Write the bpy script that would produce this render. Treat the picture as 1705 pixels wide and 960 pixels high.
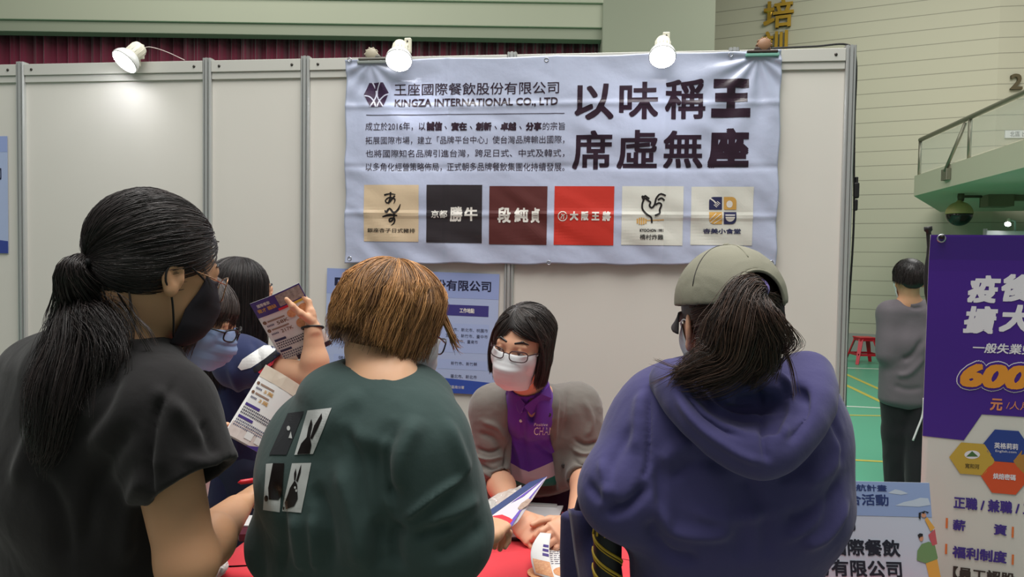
import bpy, bmesh, math, random
import numpy as np
from mathutils import Vector, Matrix
from mathutils.bvhtree import BVHTree
import openvdb as vdb

SC = bpy.context.scene
COL = SC.collection
for _o in list(bpy.data.objects):
    bpy.data.objects.remove(_o)
rng = np.random.default_rng(7)
random.seed(7)

# ------------------------------------------------------------------ camera
W, H = 1705, 960
FPX = 1204.7
CAM_H = 1.5327
PITCH, ROLL = 0.0343, 0.0148
_fw = np.array([0, math.cos(PITCH), -math.sin(PITCH)])
_up = np.array([0, math.sin(PITCH), math.cos(PITCH)])
_rt = np.array([1.0, 0, 0])
CR = _rt * math.cos(ROLL) + _up * math.sin(ROLL)
CU = _up * math.cos(ROLL) - _rt * math.sin(ROLL)
CF = _fw
CO = np.array([0, 0, CAM_H])
cam_d = bpy.data.cameras.new('camera')
cam_d.sensor_width = 36.0
cam_d.lens = FPX / W * 36.0
cam_d.clip_start = 0.02
cam = bpy.data.objects.new('camera', cam_d)
COL.objects.link(cam)
cam.matrix_world = Matrix(((CR[0], CU[0], -CF[0], CO[0]), (CR[1], CU[1], -CF[1], CO[1]),
                           (CR[2], CU[2], -CF[2], CO[2]), (0, 0, 0, 1)))
SC.camera = cam

# ------------------------------------------------------------------ world, lights, exposure
SC.view_settings.view_transform = 'Standard'
SC.view_settings.look = 'None'
SC.view_settings.exposure = 0.0
SC.view_settings.gamma = 1.0
SC.view_settings.use_curve_mapping = False
wd = bpy.data.worlds.new('hall_air')
wd.use_nodes = True
wd.node_tree.nodes['Background'].inputs[0].default_value = (0.97, 1.0, 0.97, 1)
wd.node_tree.nodes['Background'].inputs[1].default_value = 0.19
SC.world = wd


def area(name, loc, target, size, power, col=(1, 1, 1), size_y=None):
    l = bpy.data.lights.new(name, 'AREA')
    l.energy = power
    l.color = col
    l.shape = 'RECTANGLE'
    l.size = size
    l.size_y = size_y or size
    o = bpy.data.objects.new(name, l)
    COL.objects.link(o)
    o.location = loc
    d = Vector(target) - Vector(loc)
    o.rotation_euler = d.to_track_quat('-Z', 'Y').to_euler()
    return o


# the hall's overhead light fields, high above the booths
area('hall_light', (0.2, 1.5, 6.0), (0.1, 1.8, 0), 3.6, 345, (1.0, 0.98, 0.94))
area('hall_light', (-2.5, -1.0, 6.5), (-0.5, 2.5, 1), 3.0, 65, (1.0, 0.98, 0.95))
area('hall_light', (6.0, 7.5, 7.5), (6.5, 9, 0), 5.0, 400, (1.0, 0.99, 0.95))
area('hall_light', (-4.0, 7.0, 8.5), (-4, 12, 3.5), 5.0, 360, (1.0, 0.99, 0.95))


# ------------------------------------------------------------------ pixel -> place helpers (only used to read positions off the photo)
def ray(px, py):
    d = CR * ((px - W / 2) / FPX) + CU * ((H / 2 - py) / FPX) + CF
    return d


def at(px, py, Y):
    d = ray(px, py)
    return CO + d * (Y / d[1])


def V(*a):
    return np.array(a, float)


def nrm(v):
    v = np.asarray(v, float)
    return v / np.linalg.norm(v)


class Plane:
    """vertical or tilted sheet: origin, unit axis u (to the right), unit axis v (up); n towards the viewer"""
    def __init__(self, o, u, v):
        self.o = np.asarray(o, float); self.u = nrm(u); self.v = nrm(np.asarray(v, float) - self.u * np.dot(self.u, v))
        self.n = np.cross(self.u, self.v)

    def uv(self, px, py):
        d = ray(px, py)
        t = np.dot(self.o - CO, self.n) / np.dot(d, self.n)
        p = CO + d * t - self.o
        return np.dot(p, self.u), np.dot(p, self.v)

    def p(self, a, b, off=0.0):
        return self.o + self.u * a + self.v * b + self.n * off

    def pts(self, A, off=0.0):
        A = np.asarray(A, float)
        off = np.asarray(off, float)
        return self.o + A[:, :1] * self.u + A[:, 1:2] * self.v + (off[:, None] if off.ndim else off) * self.n


# ------------------------------------------------------------------ materials
def lin(c):
    r = []
    for x in c[:3]:
        x = x / 255.0
        r.append(x / 12.92 if x <= 0.04045 else ((x + 0.055) / 1.055) ** 2.4)
    return (r[0], r[1], r[2], 1)


MATS = {}


def mat(name, col, rough=0.6, spec=0.5, metal=0.0, bump=None, var=None, sheen=0.0, sss=0.0, alpha=None, emit=None, coat=0.0, ior=None):
    if name in MATS:
        return MATS[name]
    m = bpy.data.materials.new(name)
    m.use_nodes = True
    nt = m.node_tree
    b = nt.nodes['Principled BSDF']
    b.inputs['Base Color'].default_value = lin(col)
    b.inputs['Roughness'].default_value = rough
    b.inputs['Specular IOR Level'].default_value = spec
    b.inputs['Metallic'].default_value = metal
    b.inputs['Sheen Weight'].default_value = sheen
    b.inputs['Coat Weight'].default_value = coat
    if sss:
        b.inputs['Subsurface Weight'].default_value = sss
        b.inputs['Subsurface Radius'].default_value = (0.012, 0.005, 0.003)
        b.inputs['Subsurface Scale'].default_value = 1.0
    if emit:
        b.inputs['Emission Color'].default_value = lin(emit[0])
        b.inputs['Emission Strength'].default_value = emit[1]
    if alpha is not None:
        b.inputs['Alpha'].default_value = alpha
    tc = nt.nodes.new('ShaderNodeTexCoord')
    if var:      # (scale, amount[, second colour])
        n = nt.nodes.new('ShaderNodeTexNoise'); n.inputs['Scale'].default_value = var[0]; n.inputs['Detail'].default_value = 5
        nt.links.new(tc.outputs['Object'], n.inputs['Vector'])
        mx = nt.nodes.new('ShaderNodeMix'); mx.data_type = 'RGBA'
        a = lin(col)
        c2 = lin(var[2]) if len(var) > 2 else tuple(min(1, x * (1 + var[1])) for x in a[:3]) + (1,)
        c1 = a if len(var) > 2 else tuple(x * (1 - var[1]) for x in a[:3]) + (1,)
        mx.inputs[6].default_value = c1; mx.inputs[7].default_value = c2
        nt.links.new(n.outputs['Fac'], mx.inputs[0]); nt.links.new(mx.outputs[2], b.inputs['Base Color'])
    if bump:     # list of (scale, strength, distance)
        prev = None
        for (sc_, st, dist) in bump:
            n = nt.nodes.new('ShaderNodeTexNoise'); n.inputs['Scale'].default_value = sc_; n.inputs['Detail'].default_value = 4
            nt.links.new(tc.outputs['Object'], n.inputs['Vector'])
            bp = nt.nodes.new('ShaderNodeBump'); bp.inputs['Strength'].default_value = st; bp.inputs['Distance'].default_value = dist
            nt.links.new(n.outputs['Fac'], bp.inputs['Height'])
            if prev: nt.links.new(prev.outputs[0], bp.inputs['Normal'])
            prev = bp
        nt.links.new(prev.outputs[0], b.inputs['Normal'])
    MATS[name] = m
    return m


# ------------------------------------------------------------------ object helpers
def tag(o, label=None, cat=None, group=None, kind=None):
    if label: o['label'] = label
    if cat: o['category'] = cat
    if group: o['group'] = group
    if kind: o['kind'] = kind
    return o


def empty(name, loc=(0, 0, 0), label=None, cat=None, group=None):
    o = bpy.data.objects.new(name, None)
    COL.objects.link(o)
    o.location = loc
    o.empty_display_size = 0.05
    return tag(o, label, cat, group)


def link(name, me, m=None, parent=None, smooth=False):
    o = bpy.data.objects.new(name, me)
    COL.objects.link(o)
    if m is not None:
        for mm in (m if isinstance(m, (list, tuple)) else [m]):
            me.materials.append(mm)
    if smooth:
        me.polygons.foreach_set('use_smooth', np.ones(len(me.polygons), bool))
    if parent is not None:
        o.parent = parent
        pm = Matrix.Identity(4)
        q = parent
        while q is not None:
            pm = q.matrix_basis @ pm if q.parent is None else q.parent.matrix_basis @ q.matrix_basis
            q = None
        if parent.parent is not None:
            pm = parent.parent.matrix_basis @ parent.matrix_parent_inverse @ parent.matrix_basis
        o.matrix_parent_inverse = pm.inverted()
    return o


def mesh_np(name, verts, faces, m=None, parent=None, smooth=False):
    me = bpy.data.meshes.new(name)
    verts = np.asarray(verts, np.float32)
    if isinstance(faces, np.ndarray):
        nf, k = faces.shape
        me.vertices.add(len(verts)); me.vertices.foreach_set('co', verts.ravel())
        me.loops.add(nf * k); me.loops.foreach_set('vertex_index', faces.astype(np.int32).ravel())
        me.polygons.add(nf)
        me.polygons.foreach_set('loop_start', np.arange(0, nf * k, k, dtype=np.int32))
        me.update(calc_edges=True); me.validate()
    else:
        me.from_pydata([tuple(v) for v in verts], [], [tuple(f) for f in faces])
        me.update()
    return link(name, me, m, parent, smooth)


def bm_obj(name, bm, m=None, parent=None, smooth=False):
    bmesh.ops.recalc_face_normals(bm, faces=bm.faces)
    me = bpy.data.meshes.new(name)
    bm.to_mesh(me); bm.free()
    return link(name, me, m, parent, smooth)


def add_box(bm, c, size, rot=None, bevel=0.0, seg=2):
    """box with centre c, full size, optional 3x3 rot"""
    r = bmesh.ops.create_cube(bm, size=1.0)
    vs = r['verts']
    M = np.diag(np.asarray(size, float))
    if rot is not None: M = np.asarray(rot) @ M
    for v in vs:
        v.co = Vector(M @ np.array(v.co) + np.asarray(c))
    if bevel:
        es = list({e for v in vs for e in v.link_edges})
        bmesh.ops.bevel(bm, geom=es, offset=bevel, segments=seg, profile=0.5, affect='EDGES')
    return bm


def tube_arrays(path, rad, n=8, cap=True, closed=False):
    P = np.asarray(path, float); m = len(P)
    rad = np.full(m, rad) if np.isscalar(rad) else np.asarray(rad, float)
    T = np.gradient(P, axis=0) if not closed else np.roll(P, -1, 0) - np.roll(P, 1, 0)
    T /= np.linalg.norm(T, axis=1)[:, None] + 1e-12
    ref = np.array([0, 0, 1.0]) if abs(T[0][2]) < 0.9 else np.array([1.0, 0, 0])
    u = np.cross(T[0], ref); u /= np.linalg.norm(u)
    vs = []
    for i in range(m):
        u = u - T[i] * np.dot(u, T[i]); u /= np.linalg.norm(u) + 1e-12
        w = np.cross(T[i], u)
        a = np.arange(n) * 2 * math.pi / n
        vs.append(P[i] + rad[i] * (np.cos(a)[:, None] * u + np.sin(a)[:, None] * w))
    vs = np.concatenate(vs)
    fs = []
    for i in range(m if closed else m - 1):
        j = (i + 1) % m
        for k in range(n):
            fs.append((i * n + k, i * n + (k + 1) % n, j * n + (k + 1) % n, j * n + k))
    if cap and not closed:
        fs.append(tuple(range(n))[::-1]); fs.append(tuple((m - 1) * n + k for k in range(n)))
    return vs, fs


def add_arrays(bm, vs, fs):
    bv = [bm.verts.new(tuple(v)) for v in vs]
    for f in fs:
        try: bm.faces.new([bv[i] for i in f])
        except ValueError: pass


def tube(name, path, rad, m, parent=None, n=8, closed=False):
    vs, fs = tube_arrays(path, rad, n, True, closed)
    return mesh_np(name, vs, fs, m, parent, True)


def add_tube(bm, path, rad, n=8, closed=False):
    add_arrays(bm, *tube_arrays(path, rad, n, True, closed))


def add_lathe(bm, prof, origin, axis=(0, 0, 1), n=32):
    """prof: (radius, height) list"""
    axis = nrm(axis); ref = V(1, 0, 0) if abs(axis[0]) < 0.9 else V(0, 1, 0)
    u = nrm(np.cross(axis, ref)); w = np.cross(axis, u)
    vs, fs = [], []
    for r, h in prof:
        for k in range(n):
            a = 2 * math.pi * k / n
            vs.append(np.asarray(origin) + axis * h + r * (math.cos(a) * u + math.sin(a) * w))
    for i in range(len(prof) - 1):
        for k in range(n):
            fs.append((i * n + k, i * n + (k + 1) % n, (i + 1) * n + (k + 1) % n, (i + 1) * n + k))
    fs.append(tuple(range(n))[::-1]); fs.append(tuple((len(prof) - 1) * n + k for k in range(n)))
    add_arrays(bm, vs, fs)


def spline(pts, n=24):
    """Catmull-Rom through pts"""
    P = np.asarray(pts, float)
    P = np.vstack([2 * P[0] - P[1], P, 2 * P[-1] - P[-2]])
    out = []
    m = len(P) - 3
    for t in np.linspace(0, m - 1e-6, n):
        i = int(t); f = t - i
        a, b, c, d = P[i], P[i + 1], P[i + 2], P[i + 3]
        out.append(0.5 * ((2 * b) + (-a + c) * f + (2 * a - 5 * b + 4 * c - d) * f * f + (-a + 3 * b - 3 * c + d) * f ** 3))
    return np.array(out)


# ------------------------------------------------------------------ noise
def _hash(ix, iy, iz, seed):
    n = (ix * 374761393 + iy * 668265263 + iz * 2147483647 + seed * 144269504) & 0xFFFFFFFF
    n = (n ^ (n >> 13)) * 1274126177 & 0xFFFFFFFF
    n = n ^ (n >> 16)
    return (n & 0xFFFF) / 65535.0


def vnoise(P, seed=0):
    """smooth value noise in [-1,1], P (n,3)"""
    P = np.asarray(P, float)
    I = np.floor(P).astype(np.int64); F = P - I
    F = F * F * (3 - 2 * F)
    r = np.zeros(len(P))
    for dx in (0, 1):
        for dy in (0, 1):
            for dz in (0, 1):
                w = (F[:, 0] if dx else 1 - F[:, 0]) * (F[:, 1] if dy else 1 - F[:, 1]) * (F[:, 2] if dz else 1 - F[:, 2])
                r += w * _hash(I[:, 0] + dx, I[:, 1] + dy, I[:, 2] + dz, seed)
    return r * 2 - 1


# ------------------------------------------------------------------ flat printed shapes and lettering on a Plane
def flat(name, poly, plane, off, m, parent=None, hfun=None, grid=None):
    """a filled 2-D outline lying on a sheet; hfun(A)->height of the sheet; grid: cut length so that it can follow the sheet"""
    bm = bmesh.new()
    polys = poly if isinstance(poly[0][0], (list, tuple, np.ndarray)) else [poly]
    for q in polys:
        try: bm.faces.new([bm.verts.new((a, b, 0)) for a, b in q])
        except ValueError: pass
    bmesh.ops.triangulate(bm, faces=bm.faces)
    return _lay(name, bm, plane, off, m, parent, hfun, grid)


def _lay(name, bm, plane, off, m, parent, hfun, grid):
    if grid:
        xs = [v.co.x for v in bm.verts]; ys = [v.co.y for v in bm.verts]
        for x in np.arange(math.floor(min(xs) / grid) * grid, max(xs), grid):
            bmesh.ops.bisect_plane(bm, geom=bm.verts[:] + bm.edges[:] + bm.faces[:], plane_co=(x, 0, 0), plane_no=(1, 0, 0))
        for y in np.arange(math.floor(min(ys) / grid) * grid, max(ys), grid):
            bmesh.ops.bisect_plane(bm, geom=bm.verts[:] + bm.edges[:] + bm.faces[:], plane_co=(0, y, 0), plane_no=(0, 1, 0))
    A = np.array([(v.co.x, v.co.y) for v in bm.verts])
    zoff = np.array([v.co.z for v in bm.verts])
    h = (hfun(A) if hfun is not None else 0) + off + zoff
    Q = plane.pts(A, h)
    for v, q in zip(bm.verts, Q): v.co = Vector(q)
    me = bpy.data.meshes.new(name); bm.to_mesh(me); bm.free()
    return link(name, me, m, parent)


def text_mesh(body, bold=0.0, res=3, shear=0.0, spacing=1.0):
    c = bpy.data.curves.new('glyphs', 'FONT')
    c.body = body; c.resolution_u = res; c.offset = bold; c.shear = shear; c.space_character = spacing
    c.fill_mode = 'FRONT'
    o = bpy.data.objects.new('glyphs', c); COL.objects.link(o)
    dg = bpy.context.evaluated_depsgraph_get(); dg.update()
    ev = o.evaluated_get(dg)
    me = bpy.data.meshes.new_from_object(ev)
    bpy.data.objects.remove(o); bpy.data.curves.remove(c)
    return me


def text(name, rows, plane, off, m, parent=None, hfun=None, grid=None, px=True, shear=0.0, res=3):
    """rows: list of (string, (x0,y0,x1,y1), bold[, slant]).  Boxes are the ink boxes, in photo pixels (px) or in sheet metres (a0,b0,a1,b1).
    Each row becomes one object; heavy type is printed from shifted copies of the outline."""
    out = None
    for row in rows:
        body, box, bold = row[:3]
        me = text_mesh(body, 0.0, res, shear)
        n = len(me.vertices)
        co = np.zeros(n * 3); me.vertices.foreach_get('co', co); co = co.reshape(-1, 3)
        if px:
            x0, y0, x1, y1 = box
            ym = (y0 + y1) / 2; xm = (x0 + x1) / 2
            c00 = np.array(plane.uv(x0, ym)); c11 = np.array(plane.uv(x1, ym))
            t = np.array(plane.uv(xm, y0)); b_ = np.array(plane.uv(xm, y1))
            a0, a1, b0, b1 = c00[0], c11[0], b_[1], t[1]
        else:
            a0, b0, a1, b1 = box
        lo = co.min(0); hi = co.max(0)
        sx = (a1 - a0) / max(hi[0] - lo[0] + 2 * bold, 1e-6); sy = (b1 - b0) / max(hi[1] - lo[1] + 2 * bold, 1e-6)
        bm = bmesh.new()
        sh = [(0, 0)] if bold <= 0 else [(0, 0)] + [(bold * i, bold * j) for i in (-1, 0, 1) for j in (-1, 0, 1) if i or j]
        if len(row) > 3 and row[3] == 'round': sh = [(0, 0)] + [(bold * q * math.cos(k * math.pi / 8), bold * q * math.sin(k * math.pi / 8)) for k in range(16) for q in (1, .5)]
        if bold > 0.05: sh += [(bold * .5 * math.cos(k * math.pi / 2), bold * .5 * math.sin(k * math.pi / 2)) for k in range(4)]
        base = co.copy()
        for k, (dx, dy) in enumerate(sh):
            c2 = np.zeros_like(base)
            c2[:, 0] = a0 + (base[:, 0] - lo[0] + bold + dx) * sx
            c2[:, 1] = b0 + (base[:, 1] - lo[1] + bold + dy) * sy
            c2[:, 2] = k * 1.5e-5
            me.vertices.foreach_set('co', c2.ravel())
            bm.from_mesh(me)
        bpy.data.meshes.remove(me)
        out = _lay(name, bm, plane, off, m, parent, hfun, grid)
    return out


def rect(x0, y0, x1, y1):
    return [(x0, y0), (x1, y0), (x1, y1), (x0, y1)]


def prect(plane, x0, y0, x1, y1):
    """photo-pixel box -> upright rectangle on the sheet"""
    xm, ym = (x0 + x1) / 2, (y0 + y1) / 2
    a0 = plane.uv(x0, ym)[0]; a1 = plane.uv(x1, ym)[0]; b1 = plane.uv(xm, y0)[1]; b0 = plane.uv(xm, y1)[1]
    return rect(a0, b0, a1, b1)


def ppoly(plane, pts):
    return [plane.uv(*p) for p in pts]


def disc(cx, cy, rx, ry=None, n=20, a0=0, a1=2 * math.pi):
    ry = rx if ry is None else ry
    return [(cx + rx * math.cos(a), cy + ry * math.sin(a)) for a in np.linspace(a0, a1, n, endpoint=abs(a1 - a0) < 6.28)]


def stroke(pts, w, n=20, taper=None):
    """thick 2-D stroke through pts -> list of quads"""
    P = spline([(p[0], p[1]) for p in pts], n)
    T = np.gradient(P, axis=0); T /= np.linalg.norm(T, axis=1)[:, None] + 1e-12
    N = np.stack([-T[:, 1], T[:, 0]], 1)
    ww = np.full(n, w / 2) if taper is None else w / 2 * np.interp(np.linspace(0, 1, n), np.linspace(0, 1, len(taper)), taper)
    L = P + N * ww[:, None]; R_ = P - N * ww[:, None]
    return [[tuple(L[i]), tuple(R_[i]), tuple(R_[i + 1]), tuple(L[i + 1])] for i in range(n - 1)]


# ------------------------------------------------------------------ implicit modelling
class Op:
    __slots__ = ('f', 'lo', 'hi', 'k', 'sub')

    def __init__(self, f, lo, hi, k, sub=False):
        self.f, self.lo, self.hi, self.k, self.sub = f, np.asarray(lo, float), np.asarray(hi, float), k, sub


def rc(a, b, ra, rb, k=0.02, sub=False):
    a = np.asarray(a, float); b = np.asarray(b, float); ba = b - a; L = max(ba @ ba, 1e-12)

    def f(P):
        pa = P - a
        t = np.clip(pa @ ba / L, 0, 1)
        return np.linalg.norm(pa - t[:, None] * ba, axis=1) - (ra + (rb - ra) * t)
    r = max(ra, rb)
    return Op(f, np.minimum(a, b) - r, np.maximum(a, b) + r, k, sub)


def el(c, r, M=None, k=0.02, sub=False):
    c = np.asarray(c, float); r = np.asarray(r, float); M = np.eye(3) if M is None else np.asarray(M)

    def f(P):
        q = (P - c) @ M
        k0 = np.linalg.norm(q / r, axis=1); k1 = np.linalg.norm(q / (r * r), axis=1)
        return k0 * (k0 - 1.0) / np.maximum(k1, 1e-9)
    e = np.sqrt(((M * r) ** 2).sum(1))
    return Op(f, c - e, c + e, k, sub)


def ec(a, b, side, wa, wb, ta, tb, k=0.03, sub=False, p=2.3, cap=0.6):
    """tapering limb with an elliptical section: half-widths wa..wb along side, ta..tb across it"""
    a = np.asarray(a, float); b = np.asarray(b, float); ba = b - a; L = np.linalg.norm(ba); ax = ba / L
    s = np.asarray(side, float); s = nrm(s - ax * (s @ ax)); n = np.cross(ax, s)

    def f(P):
        pa = P - a
        h = pa @ ax
        t = np.clip(h / L, 0, 1)
        w = wa + (wb - wa) * t; th = ta + (tb - ta) * t
        u = np.abs(pa @ s) / w; v = np.abs(pa @ n) / th
        ex = np.abs(h - t * L) / (np.minimum(w, th) * cap)
        k0 = (u ** p + v ** p + ex ** p) ** (1 / p)
        g = np.sqrt((u / w) ** 2 + (v / th) ** 2 + (ex / (np.minimum(w, th) * cap)) ** 2)
        return k0 * (k0 - 1) / np.maximum(g, 1e-9)
    r = max(wa, wb, ta, tb)
    return Op(f, np.minimum(a, b) - r, np.maximum(a, b) + r, k, sub)


def boxop(c, M, half, k=0.01, sub=False):
    c = np.asarray(c, float); M = np.asarray(M); half = np.asarray(half, float)

    def f(P):
        q = np.abs((P - c) @ M) - half
        return np.linalg.norm(np.maximum(q, 0), axis=1) + np.minimum(q.max(1), 0)
    e = np.abs(M) @ half
    return Op(f, c - e, c + e, k, sub)


MARG = 0.05


def sdf_eval(ops, P, disp=None):
    d = np.full(len(P), 1e3)
    for o in ops:
        m = MARG + o.k
        idx = np.nonzero(((P > o.lo - m) & (P < o.hi + m)).all(1))[0]
        if not len(idx): continue
        di = o.f(P[idx]); da = d[idx]; k = o.k
        if o.sub:
            h = np.clip(0.5 - 0.5 * (da + di) / k, 0, 1)
            d[idx] = da * (1 - h) + (-di) * h + k * h * (1 - h)
        else:
            h = np.clip(0.5 + 0.5 * (da - di) / k, 0, 1)
            d[idx] = da * (1 - h) + di * h - k * h * (1 - h)
    if disp is not None:
        near = np.nonzero(np.abs(d) < 0.06)[0]
        if len(near): d[near] += disp(P[near])
    return d


def sdf_mesh(name, ops, h, m=None, parent=None, disp=None, clip=None, smooth=True, pad=0.01):
    add = [o for o in ops if not o.sub]
    lo = np.min([o.lo for o in add], 0) - pad - h * 2; hi = np.max([o.hi for o in add], 0) + pad + h * 2
    if clip is not None:
        lo = np.maximum(lo, clip[0]); hi = np.minimum(hi, clip[1])
    B = 8
    nb = np.ceil((hi - lo) / (h * B)).astype(int) + 1
    gi = np.stack(np.meshgrid(*[np.arange(n) for n in nb], indexing='ij'), -1).reshape(-1, 3)
    cen = lo + (gi * B + (B - 1) / 2) * h
    dc = sdf_eval(ops, cen, disp)
    arr = np.full(tuple(nb * B), 3 * h, np.float32)
    A5 = arr.reshape(nb[0], B, nb[1], B, nb[2], B)
    rad = B * h * 0.87 * 1.5 + h
    for g in gi[dc < -rad]:
        A5[g[0], :, g[1], :, g[2], :] = -3 * h
    act = gi[np.abs(dc) <= rad]
    loc = np.stack(np.meshgrid(*[np.arange(B)] * 3, indexing='ij'), -1).reshape(-1, 3)
    CH = 1500
    for s in range(0, len(act), CH):
        a = act[s:s + CH]
        P = (lo + ((a[:, None, :] * B + loc[None]) * h)).reshape(-1, 3)
        d = np.clip(sdf_eval(ops, P, disp), -3 * h, 3 * h).astype(np.float32).reshape(-1, B, B, B)
        for g, dd in zip(a, d):
            A5[g[0], :, g[1], :, g[2], :] = dd
    if clip is not None:      # close the cut faces
        arr[0] = arr[-1] = 3 * h; arr[:, 0] = arr[:, -1] = 3 * h; arr[:, :, 0] = arr[:, :, -1] = 3 * h
    g = vdb.FloatGrid(3 * h)
    g.copyFromArray(arr)
    pts, quads = g.convertToQuads(0.0)
    pts = lo + np.asarray(pts, float) * h
    quads = np.asarray(quads)[:, ::-1]
    # make the winding face outwards
    a, b_, c = pts[quads[:, 0]], pts[quads[:, 1]], pts[quads[:, 2]]
    if np.einsum('ij,ij->i', a - pts.mean(0), np.cross(b_ - a, c - a)).sum() < 0:
        quads = quads[:, ::-1]
    return mesh_np(name, pts, np.ascontiguousarray(quads), m, parent, smooth)


def bvh_of(o):
    me = o.data
    n = len(me.vertices); co = np.zeros(n * 3, np.float32); me.vertices.foreach_get('co', co)
    return BVHTree.FromPolygons([tuple(v) for v in co.reshape(-1, 3).tolist()], [tuple(p.vertices) for p in me.polygons])


def cast(bvh, px, py):
    d = ray(px, py)
    hit = bvh.ray_cast(Vector(CO), Vector(nrm(d)))
    return np.array(hit[0]) if hit[0] is not None else None


def get_co(o):
    n = len(o.data.vertices); co = np.zeros(n * 3, np.float32); o.data.vertices.foreach_get('co', co)
    return co.reshape(-1, 3).astype(float)


def get_no(o):
    n = len(o.data.vertices); co = np.zeros(n * 3, np.float32); o.data.vertices.foreach_get('normal', co)
    return co.reshape(-1, 3).astype(float)


def folds(o, strokes, bvh=None):
    """press ridges (+) and creases (-) into a cloth surface along lines read off the photo.
    strokes: (pixel points, half width m, height m)"""
    bvh = bvh or bvh_of(o)
    co = get_co(o); no = get_no(o); dsp = np.zeros(len(co))
    for pts, w, hgt in strokes:
        P2 = spline(pts, 24)
        Q = [cast(bvh, *p) for p in P2]
        Q = np.array([q for q in Q if q is not None])
        if len(Q) < 2: continue
        lo = Q.min(0) - 3 * w; hi = Q.max(0) + 3 * w
        idx = np.nonzero(((co > lo) & (co < hi)).all(1))[0]
        if not len(idx): continue
        C = co[idx]; best = np.full(len(idx), 1e9); bt = np.zeros(len(idx))
        nseg = len(Q) - 1
        for i in range(nseg):
            a, b = Q[i], Q[i + 1]; ba = b - a; L = max(ba @ ba, 1e-9)
            t = np.clip((C - a) @ ba / L, 0, 1)
            d = np.linalg.norm(C - a - t[:, None] * ba, axis=1)
            bt = np.where(d < best, (i + t) / nseg, bt); best = np.minimum(best, d)
        fade = np.clip(np.minimum(bt, 1 - bt) / 0.22, 0, 1); fade = fade * fade * (3 - 2 * fade)
        dsp[idx] += 1.55 * hgt * np.exp(-(best / w) ** 2) * (0.15 + 0.85 * fade)
    co = co + no * dsp[:, None]
    o.data.vertices.foreach_set('co', co.astype(np.float32).ravel())
    o.data.update()
# ================================================================== SETTING
M_floor = None


def structure(name, bm, m, smooth=False):
    o = bm_obj(name, bm, m, None, smooth)
    o['kind'] = 'structure'
    return o


M_green = mat('green_court', (82, 172, 140), 0.36, 0.5, var=(0.7, 0.05), bump=[(300, 0.05, 0.001)])
bm = bmesh.new()
add_box(bm, (2, 8, -0.05), (30, 36, 0.1))
floor = structure('floor', bm, M_green)

bm = bmesh.new()
add_box(bm, (-0.6, 1.2, 0.002), (6.8, 5.6, 0.004))
structure('floor_bounce_cover', bm, mat('bounce_cover_grey', (150, 146, 138), 0.9, 0.2, var=(40, 0.12)))  # unseen grey cover, added to cut the green floor's bounce onto the booth

# court lines painted on the floor
M_lw = mat('court_white', (225, 232, 222), 0.4)
M_ly = mat('court_yellow', (205, 190, 75), 0.4)


def gp(px, py):
    d = ray(px, py)
    t = -CO[2] / d[2]
    return CO + d * t


def court_line(p0, p1, w, m, label, z=0.001):
    a, b = gp(*p0)[:2], gp(*p1)[:2]
    d = nrm(b - a); n = V(-d[1], d[0])
    a = a - d * 1.6; b = b + d * 2.0
    q = [a - n * w / 2, b - n * w / 2, b + n * w / 2, a + n * w / 2]
    o = mesh_np('court_line', [(x, y, z) for x, y in q], [(0, 1, 2, 3)], m)
    tag(o, label, 'floor line')


court_line((1405, 612), (1462, 614), 0.07, M_lw, 'white painted line on the green floor just in front of the red stool')
court_line((1410, 676), (1472, 679), 0.05, M_lw, 'white painted line crossing the green floor at the man\'s knees', 0.0012)
court_line((1407, 622), (1463, 647), 0.06, M_ly, 'upper of two slanting yellow lines on the green floor', 0.0014)
court_line((1407, 640), (1472, 671), 0.06, M_ly, 'lower of two slanting yellow lines on the green floor', 0.0016)
court_line((1420, 691), (1472, 692), 0.045, M_ly, 'thin yellow line right behind the white line by the man\'s knees', 0.0018)
court_line((1430, 766), (1538, 772), 0.045, M_ly, 'yellow line on the green floor behind the man\'s ankles', 0.002)


# far end wall of large painted masonry courses
def course_mat(name, col, hgt, joint=0.012):
    m = bpy.data.materials.new(name); m.use_nodes = True; nt = m.node_tree
    b = nt.nodes['Principled BSDF']; b.inputs['Roughness'].default_value = 0.75
    tc = nt.nodes.new('ShaderNodeTexCoord'); sx = nt.nodes.new('ShaderNodeSeparateXYZ')
    nt.links.new(tc.outputs['Object'], sx.inputs[0])
    dv = nt.nodes.new('ShaderNodeMath'); dv.operation = 'DIVIDE'; dv.inputs[1].default_value = hgt
    nt.links.new(sx.outputs['Z'], dv.inputs[0])
    fr = nt.nodes.new('ShaderNodeMath'); fr.operation = 'FRACT'; nt.links.new(dv.outputs[0], fr.inputs[0])
    lt = nt.nodes.new('ShaderNodeMath'); lt.operation = 'LESS_THAN'; lt.inputs[1].default_value = joint / hgt
    nt.links.new(fr.outputs[0], lt.inputs[0])
    mx = nt.nodes.new('ShaderNodeMix'); mx.data_type = 'RGBA'
    c = lin(col); mx.inputs[6].default_value = c; mx.inputs[7].default_value = tuple(x * 0.6 for x in c[:3]) + (1,)
    nt.links.new(lt.outputs[0], mx.inputs[0]); nt.links.new(mx.outputs[2], b.inputs['Base Color'])
    bp = nt.nodes.new('ShaderNodeBump'); bp.inputs['Distance'].default_value = 0.01; bp.invert = True
    nt.links.new(lt.outputs[0], bp.inputs['Height']); nt.links.new(bp.outputs[0], b.inputs['Normal'])
    return m


M_course = course_mat('cream_masonry', (184, 181, 160), 0.262)
M_beam = mat('beam_paint', (178, 179, 158), 0.7, var=(0.5, 0.04))
M_pier = mat('pier_paint', (150, 153, 134), 0.7, var=(0.5, 0.04))


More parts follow.
